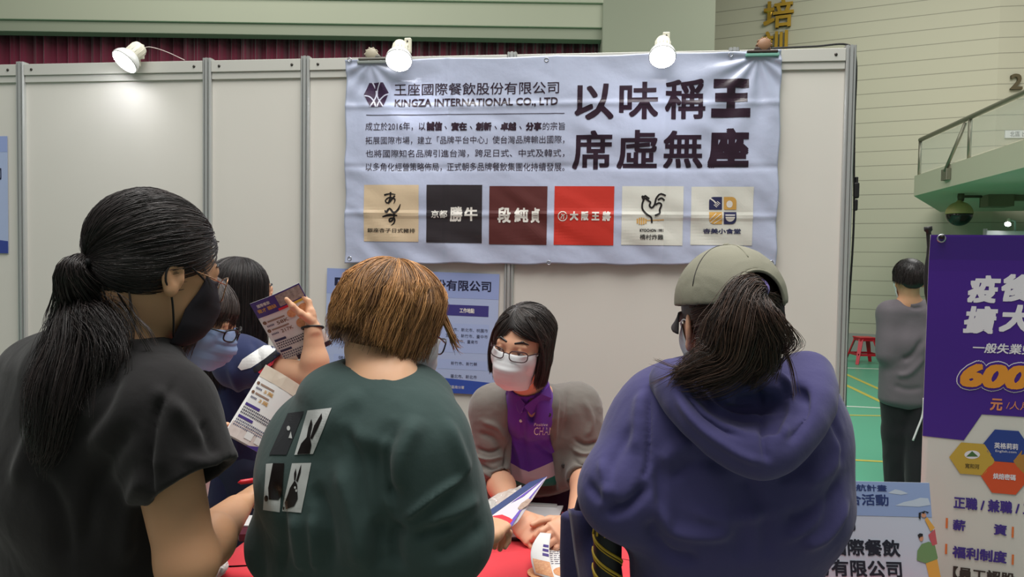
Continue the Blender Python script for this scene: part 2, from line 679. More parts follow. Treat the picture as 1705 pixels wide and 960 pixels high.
def wall_run(name, a, b, z0, z1, thick, m):
    a = np.asarray(a, float); b = np.asarray(b, float); d = nrm(b - a); n = V(-d[1], d[0])
    c = (a + b) / 2 + n * thick / 2
    L = np.linalg.norm(b - a)
    bm = bmesh.new()
    add_box(bm, (c[0], c[1], (z0 + z1) / 2), (L, thick, z1 - z0), rot=np.array([[d[0], n[0], 0], [d[1], n[1], 0], [0, 0, 1]]))
    return structure(name, bm, m)


WA = V(6.3, 13.4); WAd = V(math.cos(0.436), -math.sin(0.436))
A0 = WA + WAd * -4.5; A1 = WA + WAd * 2.15
wall_run('wall_end', A0, A1, 0, 9, 0.3, M_course)
WBd = V(0.988, -0.155)
wall_run('wall_right', A1, A1 + WBd * 9, 0, 9, 0.3, M_course)
# grey skirting on the end wall
bm = bmesh.new()
d = WAd; n = V(d[1], -d[0])
c = (A0 + A1) / 2 + n * 0.02
add_box(bm, (c[0], c[1], 0.17), (6.5, 0.04, 0.34), rot=np.array([[d[0], -n[0], 0], [d[1], -n[1], 0], [0, 0, 1]]))
structure('baseboard_end', bm, mat('skirting_grey', (150, 150, 145), 0.6))

# stage front: beam, pier, maroon curtain
st = lambda px, py, Y: at(px, py, Y)
bm = bmesh.new()
b0 = at(-250, 62, 12.0); b1 = at(1003, 52, 12.0)
zb = (b0[2] + b1[2]) / 2
add_box(bm, ((b0[0] + b1[0]) / 2, 12.12, zb + 0.09), (b1[0] - b0[0], 0.24, 0.18), bevel=0.01)
structure('trim_1', bm, M_pier)
bm = bmesh.new()
add_box(bm, ((b0[0] + b1[0]) / 2, 12.10, zb + 0.18 + 0.19), (b1[0] - b0[0], 0.30, 0.38), bevel=0.01)
add_box(bm, ((b0[0] + b1[0]) / 2, 12.08, zb + 0.56 + 1.5), (b1[0] - b0[0], 0.36, 3.0), bevel=0.01)
structure('wall_stage', bm, M_beam)
bm = bmesh.new()
p0 = at(1003, 50, 11.9); p1 = at(1187, 50, 11.9)
add_box(bm, ((p0[0] + p1[0]) / 2 + 0.02, 12.9, 4.5), (p1[0] - p0[0] + 0.04, 2.0, 9.0), bevel=0.02)
structure('wall_pier', bm, M_pier)
# curtain: pleated cloth
x = np.linspace(b0[0], b1[0] - 0.02, 1400)
y = 12.36 + 0.05 * np.sin(x * 32) + 0.035 * np.sin(x * 13.1 + 1.3) + 0.02 * np.sin(x * 71)
zz = np.array([0.0, 2.0, 4.0, zb + 0.3])
vs = np.concatenate([np.stack([x, y, np.full_like(x, q)], 1) for q in zz])
n_ = len(x)
i = np.arange(n_ - 1)
fs = np.concatenate([np.stack([r * n_ + i, r * n_ + i + 1, (r + 1) * n_ + i + 1, (r + 1) * n_ + i], 1) for r in range(3)])
cu = mesh_np('stage_curtain', vs, fs, mat('maroon_velvet', (112, 36, 58), 0.85, 0.2, sheen=0.3), None, True)
tag(cu, 'pleated maroon stage curtain hanging behind the white booth wall', 'curtain')
cu.modifiers.new('thick', 'SOLIDIFY').thickness = 0.006

# raised golden characters on the end wall
M_gold = mat('gold_letters', (196, 158, 60), 0.28, 0.6, metal=0.9)
wallA = Plane(np.array([WA[0], WA[1], 0]) - np.array([WAd[1], -WAd[0], 0]) * -0.0, (WAd[0], WAd[1], 0), (0, 0, 1))


def raised(name, body, box, plane, depth, m, bold=0.03):
    o = text(name, [(body, box, bold)], plane, depth, m)
    s = o.modifiers.new('raise', 'SOLIDIFY'); s.thickness = depth; s.offset = 0
    return o


o = raised('wall_character', '培', (1272, 2, 1322, 48), wallA, 0.06, M_gold, 0.02)
tag(o, 'upper golden raised character mounted high on the cream wall', 'wall lettering', 'golden characters on the end wall')
o = raised('wall_character', '訓', (1270, 53, 1312, 99), wallA, 0.06, M_gold, 0.02)
tag(o, 'golden raised character half hidden by the top of the white booth wall', 'wall lettering', 'golden characters on the end wall')
wallB = Plane(np.array([A1[0], A1[1], 0]), (WBd[0], WBd[1], 0), (0, 0, 1))
o = raised('wall_numeral', '2', (1680, 124, 1700, 150), wallB, 0.04, mat('dark_bronze', (96, 86, 62), 0.5, metal=0.4), 0.02)
tag(o, 'dark raised numeral 2 on the upper right wall', 'wall number')
# small white sign
sgn = empty('wall_sign', wallB.p(*wallB.uv(1689, 224), 0.02), 'small white sign with dark lettering seen behind the glass railing', 'sign')
bm = bmesh.new()
a0, q0 = wallB.uv(1672, 230); a1, q1 = wallB.uv(1722, 217)
Q = [wallB.p(a, b, 0.03) for a, b in ((a0, q0), (a1, q0), (a1, q1), (a0, q1))]
Q2 = [wallB.p(a, b, 0.002) for a, b in ((a0, q0), (a1, q0), (a1, q1), (a0, q1))]
add_arrays(bm, Q + Q2, [(0, 1, 2, 3), (7, 6, 5, 4), (0, 4, 5, 1), (1, 5, 6, 2), (2, 6, 7, 3), (3, 7, 4, 0)])
bm_obj('board', bm, mat('sign_white', (225, 226, 228), 0.5), sgn)
text('lettering', [('北區 出口', (1680, 219, 1716, 228), 0.0)], wallB, 0.032, mat('ink_dark', (52, 50, 60), 0.6), sgn)

# ---- balcony with a glass railing
E0 = at(1522, 310, 10.0)
dB = V(-0.18, -0.984, 0); nB = V(0.984, -0.18, 0)      # along the edge, and back into the wall
zt = at(1530, 293, 10.0)[2]; zbot = at(1515, 326, 10.0)[2]
bm = bmesh.new()
L = 6.0; Dp = 2.5
sl = [E0[:2], E0[:2] + dB[:2] * L, E0[:2] + dB[:2] * L + V(5, 0), E0[:2] + V(6.5, .6), E0[:2] + V(1.95, 2.68)]
add_arrays(bm, [V(q[0], q[1], z) for z in (zbot, zt) for q in sl], [(0, 1, 2, 3, 4), (9, 8, 7, 6, 5)] + [(i, (i + 1) % 5, 5 + (i + 1) % 5, 5 + i) for i in range(5)])
o = structure('balcony_slab', bm, mat('balcony_paint', (204, 200, 178), 0.7, var=(0.6, 0.03)))
rl = empty('glass_railing', (E0[0], E0[1], zt), 'slanting-looking glass balcony railing with a grey metal handrail at upper right', 'railing')
zr = at(1530, 233, 10.0)[2]
M_steel = mat('railing_steel', (140, 138, 122), 0.4, metal=0.6)
base = E0 + nB * 0.06
h0 = V(base[0], base[1], zr); h1 = h0 + dB * L
tube('handrail', [h0, h0 + dB * L * .5, h1], 0.03, M_steel, rl, 10)
ln = np.array([0.0, 1.55, 3.0, 4.4])
for q in ln:
    p = V(base[0], base[1], zt) + dB * q
    bm = bmesh.new(); add_tube(bm, [p, p + V(0, 0, zr - zt)], 0.022, 8)
    bm_obj('baluster', bm, M_steel, rl, True)
M_glass = mat('railing_glass', (205, 215, 205), 0.08, 0.5, alpha=0.22)
for q0, q1 in zip(ln[:-1], ln[1:]):
    p0 = V(base[0], base[1], zt + 0.03) + dB * (q0 + .03); p1 = V(base[0], base[1], zt + 0.03) + dB * (q1 - .03)
    hh = V(0, 0, zr - zt - 0.07)
    bm = bmesh.new(); t = nB * 0.005
    add_arrays(bm, [p0 - t, p1 - t, p1 - t + hh, p0 - t + hh, p0 + t, p1 + t, p1 + t + hh, p0 + t + hh],
               [(0, 1, 2, 3), (7, 6, 5, 4), (0, 4, 5, 1), (1, 5, 6, 2), (2, 6, 7, 3), (3, 7, 4, 0)])
    bm_obj('glass_pane', bm, M_glass, rl)
p = V(base[0], base[1], 0) + dB * 1.42
tube('brace', [p + V(0, 0, zr - .04), p - dB * 0.28 - nB * 0.10 + V(0, 0, zt - 0.08)], 0.02, M_steel, rl, 8)
bm = bmesh.new(); q = p - dB * 0.28 - nB * 0.085 + V(0, 0, zt - 0.12)
add_box(bm, q, (0.16, 0.04, 0.12), rot=np.stack([dB, nB, V(0, 0, 1)], 1), bevel=0.008)
bm_obj('brace_foot', bm, M_steel, rl)

# ---- dome camera on its bracket
dc = at(1597, 356, 9.6); rr = 20.5 / FPX * 9.6
dm = empty('dome_camera', dc, 'round cream and black dome security camera hanging from a wall bracket', 'security camera')
prof_t = [(0.001, rr * 1.12), (rr * .18, rr * 1.1), (rr * .24, rr * .99)] + [(rr * math.cos(a), rr * math.sin(a)) for a in np.linspace(1.25, 0, 12)]
bm = bmesh.new(); add_lathe(bm, prof_t[::-1], dc, n=28); bm_obj('housing', bm, mat('dome_cream', (186, 166, 112), 0.5), dm, True)
bm = bmesh.new(); add_lathe(bm, [(rr * .98 * math.cos(a), -rr * .98 * math.sin(a)) for a in np.linspace(0, 1.55, 12)], dc, n=28)
bm_obj('dark_dome', bm, mat('dome_black', (34, 26, 26), 0.12, 0.6), dm, True)
M_dk = mat('bracket_dark', (92, 86, 66), 0.5, metal=0.3)
top = dc + V(0, 0, rr * 1.1)
bx = at(1646, 328, 9.75)
j = at(1600, 327, 9.6)
tube('drop_pipe', [top, (top + j) / 2, j], rr * .12, M_dk, dm, 10)
bm = bmesh.new(); add_lathe(bm, [(rr * .22, -.06), (rr * .26, 0), (rr * .22, .05)], j, n=14)
bm_obj('joint', bm, M_dk, dm, True)
tube('upper_arm', spline([j, at(1606, 319, 9.62), at(1620, 317, 9.66), bx + V(0, 0, .04)], 14), 0.02, M_dk, dm, 8)
tube('lower_arm', [j, (j + at(1632, 327, 9.7)) / 2, at(1634, 327, 9.7)], 0.018, M_dk, dm, 8)
bm = bmesh.new(); add_box(bm, bx + nB * 0.1, (0.26, 0.30, 0.25), rot=np.stack([dB, nB, V(0, 0, 1)], 1), bevel=0.006)
add_box(bm, bx + nB * 0.55, (0.1, 1.1, 0.1), rot=np.stack([dB, nB, V(0, 0, 1)], 1))
bm_obj('mounting_box', bm, mat('box_olive', (120, 114, 88), 0.55), dm)

# ---- far booth at right with its own lamp
fb = empty('booth_partition', at(1690, 500, 8.6) * V(1, 1, 0), 'white booth partition top edge behind the purple banner at far right', 'partition')
bm = bmesh.new()
q0 = at(1634, 384, 8.6); zc = q0[2]
add_box(bm, (q0[0] + 0.9, 8.55, zc / 2), (1.8, 0.03, zc), rot=None)
bm_obj('panel_board', bm, mat('far_panel', (214, 214, 212), 0.5), fb)
bm = bmesh.new(); add_tube(bm, [V(q0[0], 8.53, 0), V(q0[0], 8.53, zc + .02)], 0.022, 8)
bm_obj('post', bm, mat('alu', (178, 180, 180), 0.35, metal=0.7), fb, True)

# ---- red plastic stool
sb = gp(1438, 604)
stl = empty('plastic_stool', (sb[0], sb[1], 0), 'red plastic stool standing on the green floor by the far wall', 'stool')
M_red = mat('stool_red', (196, 22, 44), 0.35)
sh = 0.43
bm = bmesh.new(); add_box(bm, (sb[0], sb[1], sh - 0.012), (0.27, 0.27, 0.024), bevel=0.01)
add_box(bm, (sb[0], sb[1], sh - 0.04), (0.25, 0.25, 0.05), bevel=0.01)
bm_obj('seat', bm, M_red, stl)
for sx in (-1, 1):
    for sy in (-1, 1):
        bm = bmesh.new()
        t = V(sb[0] + sx * .10, sb[1] + sy * .10, sh - .03); f = V(sb[0] + sx * .205, sb[1] + sy * .205, 0)
        ax = f - t; sid = V(sy, -sx, 0) / math.sqrt(2)
        nn = nrm(np.cross(ax, sid))
        w0, w1, th = .035, .024, .008
        vs = [t - sid * w0 - nn * th, t + sid * w0 - nn * th, t + sid * w0 + nn * th, t - sid * w0 + nn * th,
              f - sid * w1 - nn * th, f + sid * w1 - nn * th, f + sid * w1 + nn * th, f - sid * w1 + nn * th]
        vs = [V(v[0], v[1], max(v[2], 0)) for v in vs]
        add_arrays(bm, vs, [(0, 1, 2, 3), (7, 6, 5, 4), (0, 4, 5, 1), (1, 5, 6, 2), (2, 6, 7, 3), (3, 7, 4, 0)])
        bm_obj('leg', bm, M_red, stl)
bm = bmesh.new()
zz_ = .15
rr2 = .17
for (ax, ay, bx_, by_) in ((-1, -1, 1, -1), (1, -1, 1, 1), (1, 1, -1, 1), (-1, 1, -1, -1)):
    a = V(sb[0] + ax * rr2, sb[1] + ay * rr2, zz_); b = V(sb[0] + bx_ * rr2, sb[1] + by_ * rr2, zz_)
    add_box(bm, (a + b) / 2, (abs(b[0] - a[0]) + .012, abs(b[1] - a[1]) + .012, .035))
bm_obj('stretcher', bm, M_red, stl)

# ================================================================== BOOTH WALL
PSI = 0.119023
BW = Plane((-2.4966, 3.6964, 0), (math.cos(PSI), -math.sin(PSI), 0), (0, 0, 1))
BWM = np.stack([BW.u, -BW.n, BW.v], 1)
PH = 2.5
M_alu = mat('aluminium', (196, 198, 196), 0.34, 0.5, metal=0.55)
M_alud = mat('aluminium_groove', (88, 90, 90), 0.5, metal=0.4)
M_board = mat('panel_white', (216, 213, 205), 0.42, 0.4, var=(1.2, 0.02), bump=[(2.2, 0.12, 0.01)])
M_rail = mat('rail_white', (206, 205, 198), 0.4, 0.5, metal=0.15)
M_screw = mat('screw_dark', (70, 66, 62), 0.4, metal=0.5)
posts = [-1.0, 0.0, 1.0, 1.5, 2.5, 3.5, 4.0]
plab = ['aluminium post of the booth wall outside the left edge', 'leftmost aluminium booth post beside the small blue poster',
        'aluminium booth post right of the first spot lamp, above the ponytailed woman', 'aluminium booth post just left of the big banner',
        'aluminium booth post right of the blue job poster', 'aluminium booth post hidden behind the big banner and the cap wearer',
        'aluminium end post at the right end of the booth wall']
for s, lab in zip(posts, plab):
    po = empty('partition_post', BW.p(s, 0), lab, 'post', 'aluminium booth posts')
    bm = bmesh.new()
    # extruded profile with grooves, front towards the viewer
    w = .022
    prof = [(-w, -.02), (-w, .012), (-.017, .018), (-.012, .018), (-.012, .008), (-.006, .008), (-.006, .021), (.006, .021), (.006, .008), (.012, .008),
            (.012, .018), (.017, .018), (w, .012), (w, -.02)]
    vs = [BW.p(s + a, z, b) for z in (0, PH + .012) for a, b in prof]
    k = len(prof)
    fs = [(i, (i + 1) % k, k + (i + 1) % k, k + i) for i in range(k)] + [tuple(range(k))[::-1], tuple(range(k, 2 * k))]
    add_arrays(bm, vs, fs)
    bm_obj('profile', bm, M_alu, po)
    bm = bmesh.new()
    for a in (-.009, .009):
        add_box(bm, BW.p(s + a, PH / 2, .006), (.0055, .002, PH - .002), rot=BWM)
    bm_obj('groove', bm, M_alud, po)
panlab = ['white booth panel at the left edge carrying the small blue poster', 'wide white booth panel behind the ponytailed woman, lit by the left lamp',
          'narrow white booth panel between two posts left of the banner', 'white booth panel carrying the blue job poster',
          'white booth panel below the middle of the banner, behind the staff member', 'narrow white booth panel at the right end of the booth wall']
for s0, s1, lab in zip(posts[:-1], posts[1:], panlab):
    pa = empty('partition_panel', BW.p((s0 + s1) / 2, 0), lab, 'partition panel', 'white booth panels')
    bm = bmesh.new(); add_box(bm, BW.p((s0 + s1) / 2, PH / 2, -.004), (s1 - s0 - .036, .004, PH - .05), rot=BWM)
    bm_obj('board', bm, M_board, pa)
    for nm, z in (('top_rail', PH - .028), ('bottom_rail', .028)):
        bm = bmesh.new()
        add_box(bm, BW.p((s0 + s1) / 2, z, 0), (s1 - s0 - .046, .03, .056), rot=BWM, bevel=.002)
        add_box(bm, BW.p((s0 + s1) / 2, z - math.copysign(.045, z - 1), 0), (s1 - s0 - .046, .016, .034), rot=BWM, bevel=.002)
        r_ = bm_obj(nm, bm, M_rail, pa)
        if nm == 'top_rail':
            for q in (s0 + .065, s1 - .065):
                bm = bmesh.new(); add_lathe(bm, [(.007, 0), (.006, .003), (.001, .0035)], BW.p(q, z, .015), BW.n, 12)
                bm_obj('screw', bm, M_screw, r_, True)
# cable along the end post with a plug
M_blk = mat('black_rubber', (24, 23, 25), 0.5)
cb = empty('power_cable', BW.p(4.03, 0, -.02), 'black power cable with a plug hanging along the right end of the booth wall', 'cable')
cp = [BW.p(3.66, PH + .012, -.012), BW.p(3.85, PH + .016, -.01), BW.p(3.99, PH + .02, -.01), BW.p(4.028, PH - .05, -.01), BW.p(4.03, 2.2, -.012), BW.p(4.034, 1.98, -.012), BW.p(4.04, 1.7, -.012),
      BW.p(4.028, 1.2, -.014), BW.p(4.032, .6, -.014), BW.p(4.03, .01, -.02)]
tube('cord', spline(cp, 60), .0045, M_blk, cb, 6)
bm = bmesh.new(); add_box(bm, BW.p(4.046, 1.88, -.01), (.022, .022, .07), rot=BWM, bevel=.006)
add_box(bm, BW.p(4.045, 1.815, -.01), (.016, .018, .05), rot=BWM, bevel=.005)
add_box(bm, BW.p(4.046, 1.925, -.01), (.012, .012, .03), rot=BWM, bevel=.003)
bm_obj('plug', bm, M_blk, cb, False)

# ---- spot lamps on the booth wall
M_lamp = mat('lamp_cream', (226, 222, 204), 0.4)
M_lampw = mat('lamp_glass_rim', (228, 230, 228), 0.25)
M_bulb = mat('lamp_light', (255, 250, 240), 0.5, emit=((250, 250, 255), 62.0))


def spot_lamp(px, py, discr, axis, out, lab, arm_px):
    """(px,py): centre of the shining disc; axis: direction the lamp points"""
    d = ray(px, py); t = np.dot(BW.p(0, 0, out) - CO, BW.n) / np.dot(d, BW.n); c = CO + d * t
    axis = nrm(axis)
    s_, z_ = BW.uv(*arm_px)
    foot = BW.p(s_, PH, 0)
    root = empty('spot_lamp', foot, lab, 'spot lamp', 'cream spot lamps along the top of the booth wall')
    r = discr
    bm = bmesh.new(); add_lathe(bm, [(r * .99, -.001), (r * .97, .002), (r * .85, .006), (r * .5, .010), (.002, .012)], c, axis, 32)
    bm_obj('bulb_face', bm, M_bulb, root, True)
    bm = bmesh.new(); add_lathe(bm, [(r * 1.03, .001), (r * 1.05, -.006), (r * 1.0, -.022), (r * .84, -.04), (r * .62, -.052), (r * .56, -.055)], c, axis, 32)
    bm_obj('reflector', bm, M_lampw, root, True)
    bm = bmesh.new()
    add_lathe(bm, [(r * .60, -.048), (r * .63, -.055), (r * .60, -.105), (r * .52, -.118), (r * .3, -.124), (.002, -.125)], c, axis, 28)
    for a in np.linspace(0, 2 * math.pi, 14, endpoint=False):
        u = nrm(np.cross(axis, V(1, 0, .1))); w = np.cross(axis, u); q = (math.cos(a) * u + math.sin(a) * w) * r * .61
        add_tube(bm, [c - axis * .058 + q, c - axis * .104 + q * .96], .0022, 5)
    bm_obj('housing', bm, M_lamp, root, True)
    hp = c - axis * .082
    # bracket reaching back to the rail
    bp = foot + V(0, 0, .03)
    bm = bmesh.new(); add_box(bm, bp + BW.n * .02 + V(0, 0, .018), (.032, .022, .07), rot=BWM, bevel=.004)
    add_box(bm, foot + BW.n * .042 + V(0, 0, -.0), (.03, .006, .06), rot=BWM, bevel=.002)
    br = bm_obj('bracket', bm, M_lamp, root)
    tube('arm', spline([bp + BW.n * .02 + V(0, 0, .025), (bp + hp) / 2 + V(0, 0, .012), hp - axis * .0], 12), .008, M_lamp, root, 10)
    bm = bmesh.new()
    for k in range(3): add_lathe(bm, [(.004, 0), (.004, .002)], bp + BW.n * .0311 + V(0, 0, -.0 + .018 * k), BW.n, 10)
    bm_obj('bracket_hole', bm, M_screw, br)
    return root, bp


AX = nrm(BW.n * .62 + V(-.05, 0, -.78))
l1, bp1 = spot_lamp(207, 103, .062, nrm(BW.n * .55 + V(-.34, 0, -.78)), .115, 'leftmost cream spot lamp, turned to the left, above the ponytailed woman', (238, 100))
l2, bp2 = spot_lamp(664, 101, .058, nrm(BW.n * .62 + V(.12, 0, -.78)), .15, 'cream spot lamp shining above the company name on the banner', (681, 100))
l3, bp3 = spot_lamp(1103, 95, .056, AX, .16, 'rightmost cream spot lamp, above the large characters of the banner', (1108, 90))
tube('cord', spline([bp1 + V(0, 0, .04), bp1 + BW.u * .04 + V(0, 0, .045), bp1 + BW.u * .12 + V(0, 0, .022), bp1 + BW.u * .22 + V(0, 0, -.022)], 16), .0022, mat('cord_pale', (205, 190, 186), 0.5), l1, 6)
# small lamp of the far booth
c = at(1678, 373, 8.45)
root = empty('spot_lamp', c, 'tiny shining lamp on the far partition above the purple banner', 'spot lamp')
bm = bmesh.new(); ax = nrm(V(-.55, -.6, -.55)); add_lathe(bm, [(.030, 0), (.027, .006), (.002, .009)], c, ax, 20); bm_obj('bulb_face', bm, M_bulb, root, True)
bm = bmesh.new(); add_lathe(bm, [(.036, 0), (.034, -.015), (.024, -.04), (.02, -.10), (.002, -.104)], c, ax, 20); bm_obj('housing', bm, M_lamp, root, True)
tube('arm', [c - ax * .1, at(1690, 368, 8.5), at(1690, 386, 8.55)], .012, M_alu, root, 8)
# ================================================================== BANNER, POSTERS, SIGNS
BP = Plane(BW.p(0, 0, .024), BW.u, BW.v)
_bt = [BP.uv(577, 101), BP.uv(1301, 83), BP.uv(1293, 441), BP.uv(575, 438)]
bs0, bs1 = _bt[0][0], _bt[1][0]
bz0, bz1 = _bt[3][1], (_bt[0][1] + _bt[1][1]) / 2 + .004


def banner_h(A):
    """how far the creased vinyl stands off its mean plane"""
    A = np.asarray(A, float)
    x = A[:, 0]; z = A[:, 1]
    P = np.stack([x, z, np.zeros_like(x)], 1)
    w = vnoise(P * 3.0, 3) * .06
    h = .0055 * vnoise(np.stack([(x + w) * 3, (z * 1.3 + w) * 5, x * 0], 1), 5)
    d1 = (x * .55 + z * 1.0) + w
    h += .0034 * vnoise(np.stack([d1 * 16, (x - z) * 4, x * 0], 1), 8)
    # diagonal wrinkles fanning out of the upper right clip and along the lower hem
    cx, cz = bs1 - .10, bz1 - .02
    r = np.hypot(x - cx, z - cz); a = np.arctan2(z - cz, x - cx)
    h += .008 * np.exp(-r / .35) * np.sin(a * 13 + 3 * w * 10) * np.clip(r / .1, 0, 1)
    cx, cz = bs0 + .12, bz1 - .02
    r = np.hypot(x - cx, z - cz); a = np.arctan2(z - cz, x - cx)
    h += .006 * np.exp(-r / .3) * np.sin(a * 11 + 1) * np.clip(r / .1, 0, 1)
    low = np.clip((bz0 + .16 - z) / .16, 0, 1)
    h += .008 * low * vnoise(np.stack([(x + z * .9) * 9, z * 5, x * 0], 1), 11)
    rt = np.clip((x - bs1 + .12) / .12, 0, 1)
    h += .007 * rt * vnoise(np.stack([x * 6, (z + x * .7) * 15, x * 0], 1), 12)
    # fold lines of the folded banner
    for q in (.25, .5, .75):
        h += .0035 * np.exp(-((x - (bs0 + (bs1 - bs0) * q)) / .014) ** 2)
    for q, s in ((.245, 1), (.47, -.7), (.765, 1)):
        zz = bz0 + (bz1 - bz0) * q + .004 * np.sin(x * 5)
        h += s * .0045 * np.exp(-((z - zz) / .013) ** 2)
    # sag between the clips
    return h + .008


M_vinyl = mat('banner_vinyl', (184, 192, 216), 0.24, 0.5, bump=[(22, 0.22, 0.008)], coat=0.15)
M_vink = mat('banner_ink', (44, 24, 40), 0.30, 0.5, bump=[(26, 0.12, 0.006)], coat=0.15)
bn = empty('banner', BP.p((bs0 + bs1) / 2, bz0), 'large creased pale blue vinyl banner with big dark characters and six brand squares', 'banner')
nx, nz = 260, 130
U, Vv = np.meshgrid(np.linspace(0, 1, nx), np.linspace(0, 1, nz), indexing='ij')
U = U.ravel(); Vv = Vv.ravel()
bot = _bt[3][1] + (_bt[2][1] - _bt[3][1]) * U + .004 * np.sin(U * 40) * np.sin(U * 17)
topz = _bt[0][1] + (_bt[1][1] - _bt[0][1]) * U - .006 * np.sin(U * math.pi * 4) ** 2
A = np.stack([bs0 + (bs1 - bs0) * U + (1 - Vv) * 0.0 + .003 * np.sin(Vv * 23), bot + (topz - bot) * Vv], 1)
vs = BP.pts(A, banner_h(A))
I, J = np.meshgrid(np.arange(nx - 1), np.arange(nz - 1), indexing='ij')
q = (I * nz + J).ravel()
sheet = mesh_np('vinyl_sheet', vs, np.stack([q, q + nz, q + nz + 1, q + 1], 1), M_vinyl, bn, True)
sheet.modifiers.new('thick', 'SOLIDIFY').thickness = .0008
GR = .014


def bt(name, rows, m=M_vink, off=.0016, parent=bn, **k):
    return text(name, rows, BP, off, m, parent, banner_h, GR, **k)


bt('slogan_lettering', [('以', (957, 140, 1022, 200), .02), ('味', (1031, 137, 1096, 199), .02), ('稱', (1107, 133, 1174, 199), .02),
                        ('席', (953, 218, 1019, 282), .02), ('虛', (1027, 217, 1094, 281), .02), ('無', (1104, 218, 1170, 280), .02)])
bt('bold_slogan_lettering', [('王', (1184, 132, 1249, 196), .075), ('座', (1178, 214, 1246, 280), .05)], off=.0017)
bt('company_lettering', [('王座國際餐飲股份有限公司', (657, 138, 931, 158), .004)])
bt('company_lettering', [('KINGZA INTERNATIONAL CO., LTD', (658, 164, 929, 179), .022)])
flat('divider_line', prect(BP, 611, 190.2, 940, 191.2), BP, .0016, M_vink, bn, banner_h, GR)
bt('paragraph_lettering', [('成立於2016年，以', (610, 204, 709, 218), .0), ('誠信', (711, 203, 737, 218), .05), ('、', (741, 210, 745, 216), 0), ('實在', (752, 204, 778, 218), .05), ('、', (783, 210, 787, 216), 0),
                           ('創新', (793, 204, 819, 218), .05), ('、', (824, 210, 828, 216), 0), ('卓越', (834, 204, 860, 218), .05), ('、', (865, 210, 869, 216), 0), ('分享', (876, 204, 902, 218), .05), ('的宗旨', (904, 204, 941, 217), 0),
                           ('拓展國際市場，建立「品牌平台中心」使台灣品牌輸出國際，', (610, 227, 940, 240), 0),
                           ('也將國際知名品牌引進台灣，跨足日式、中式及韓式，', (610, 249, 940, 262), 0),
                           ('以多角化經營策略佈局，正式朝多品牌餐飲集團化持續發展。', (610, 271, 940, 285), 0)], res=2)
# company emblem: dark hexagon with pale arcs
M_pale = mat('print_pale', (206, 208, 226), 0.32, 0.5, coat=0.15)
M_emb = mat('print_plum', (58, 36, 66), 0.32, 0.5, coat=0.15)
em = flat('company_emblem', ppoly(BP, [(607, 158), (616, 139), (639, 138), (648, 155), (639, 178), (618, 179)]), BP, .0016, M_emb, bn, banner_h, GR)
arcs = []
for pts in ([(621, 138), (626, 150), (626, 162), (618, 179)], [(634, 138), (629, 150), (629, 162), (639, 178)],
            [(608, 160), (617, 162), (624, 170), (627, 179)], [(648, 157), (640, 160), (632, 168), (629, 179)]):
    arcs += stroke(ppoly(BP, pts), .006, 12)
flat('arcs', arcs, BP, .0022, M_pale, em, banner_h, GR)

# six brand squares
sq = [((607, 308, 698, 402), (214, 192, 160), 'beige'), ((711, 308, 803, 404), (48, 42, 46), 'charcoal'), ((815, 310, 911, 407), (92, 44, 42), 'maroon'),
      ((923, 310, 1022, 408), (196, 52, 40), 'red'), ((1035, 310, 1137, 408), (216, 216, 206), 'white'), ((1150, 311, 1253, 408), (216, 216, 206), 'whitish')]
SQ = []
for bx_, c_, nm in sq:
    o = flat('brand_square', prect(BP, *bx_), BP, .0016, mat('square_' + nm, c_, 0.35, 0.5, bump=[(26, 0.12, 0.006)], coat=0.1), bn, banner_h, GR)
    o['label'] = nm + ' brand square'
    SQ.append(o)
M_bk = mat('print_black', (30, 26, 26), 0.35)
M_wh = mat('print_white', (226, 222, 214), 0.35)
M_or = mat('print_ochre', (206, 160, 84), 0.4)
M_nv = mat('print_navy', (44, 46, 84), 0.4)
o_ = .0034
# 1: brush characters
br = []
for pts, w, tp in (([(641, 325), (650, 323), (660, 324)], 3, [1, .7, .5]), ([(652, 320), (651, 330), (648, 339)], 3, [1, .8, 1]), ([(659, 326), (648, 338), (643, 334), (650, 329), (659, 332), (657, 339)], 2.6, [1, 1, .8, 1, 1, .3]),
                   ([(668, 340), (664, 349), (657, 354), (650, 347), (645, 353), (642, 350)], 3.4, [.4, 1, 1, .8, 1.2, .5]), ([(638, 361), (650, 358), (663, 359)], 3.4, [.6, 1.2, .6]), ([(658, 356), (656, 365), (650, 369), (650, 364), (658, 364), (657, 371), (652, 375)], 2.8, [1, 1, 1, 1, 1, .8, .3])):
    br += stroke(ppoly(BP, pts), w / 345, 16, tp)
flat('brush_lettering', br, BP, o_, M_bk, SQ[0], banner_h, GR)
bt('caption_lettering', [('銀座杏子日式豬排', (613, 380, 692, 387), .01)], M_bk, o_, SQ[0], res=2)
bt('lettering', [('京都', (719, 350, 746, 363), .02), ('勝', (750, 344, 771, 369), .035), ('牛', (774, 345, 796, 368), .035)], M_wh, o_, SQ[1])
bt('lettering', [('段', (829, 345, 851, 371), .035), ('純', (857, 346, 880, 370), .035), ('貞', (884, 346, 899, 371), .035)], M_wh, o_, SQ[2])
bt('lettering', [('大', (949, 352, 963, 367), .05), ('阪', (968, 352, 980, 367), .05), ('王', (985, 353, 998, 367), .05), ('將', (1003, 352, 1017, 368), .05)], M_wh, o_, SQ[3])
cx_, cz_ = BP.uv(937, 360)
ring = stroke([(cx_ + .020 * math.cos(a), cz_ + .021 * math.sin(a)) for a in np.linspace(.5, 6.6, 14)], .004, 26)
ring += stroke([(cx_ - .008, cz_ - .012), (cx_ - .002, cz_ + .002), (cx_ + .010, cz_ + .008)], .004, 8) + stroke([(cx_ + .003, cz_ - .014), (cx_ + .005, cz_), (cx_ - .006, cz_ + .01)], .004, 8)
flat('round_mark', ring, BP, o_, M_wh, SQ[3], banner_h, GR)
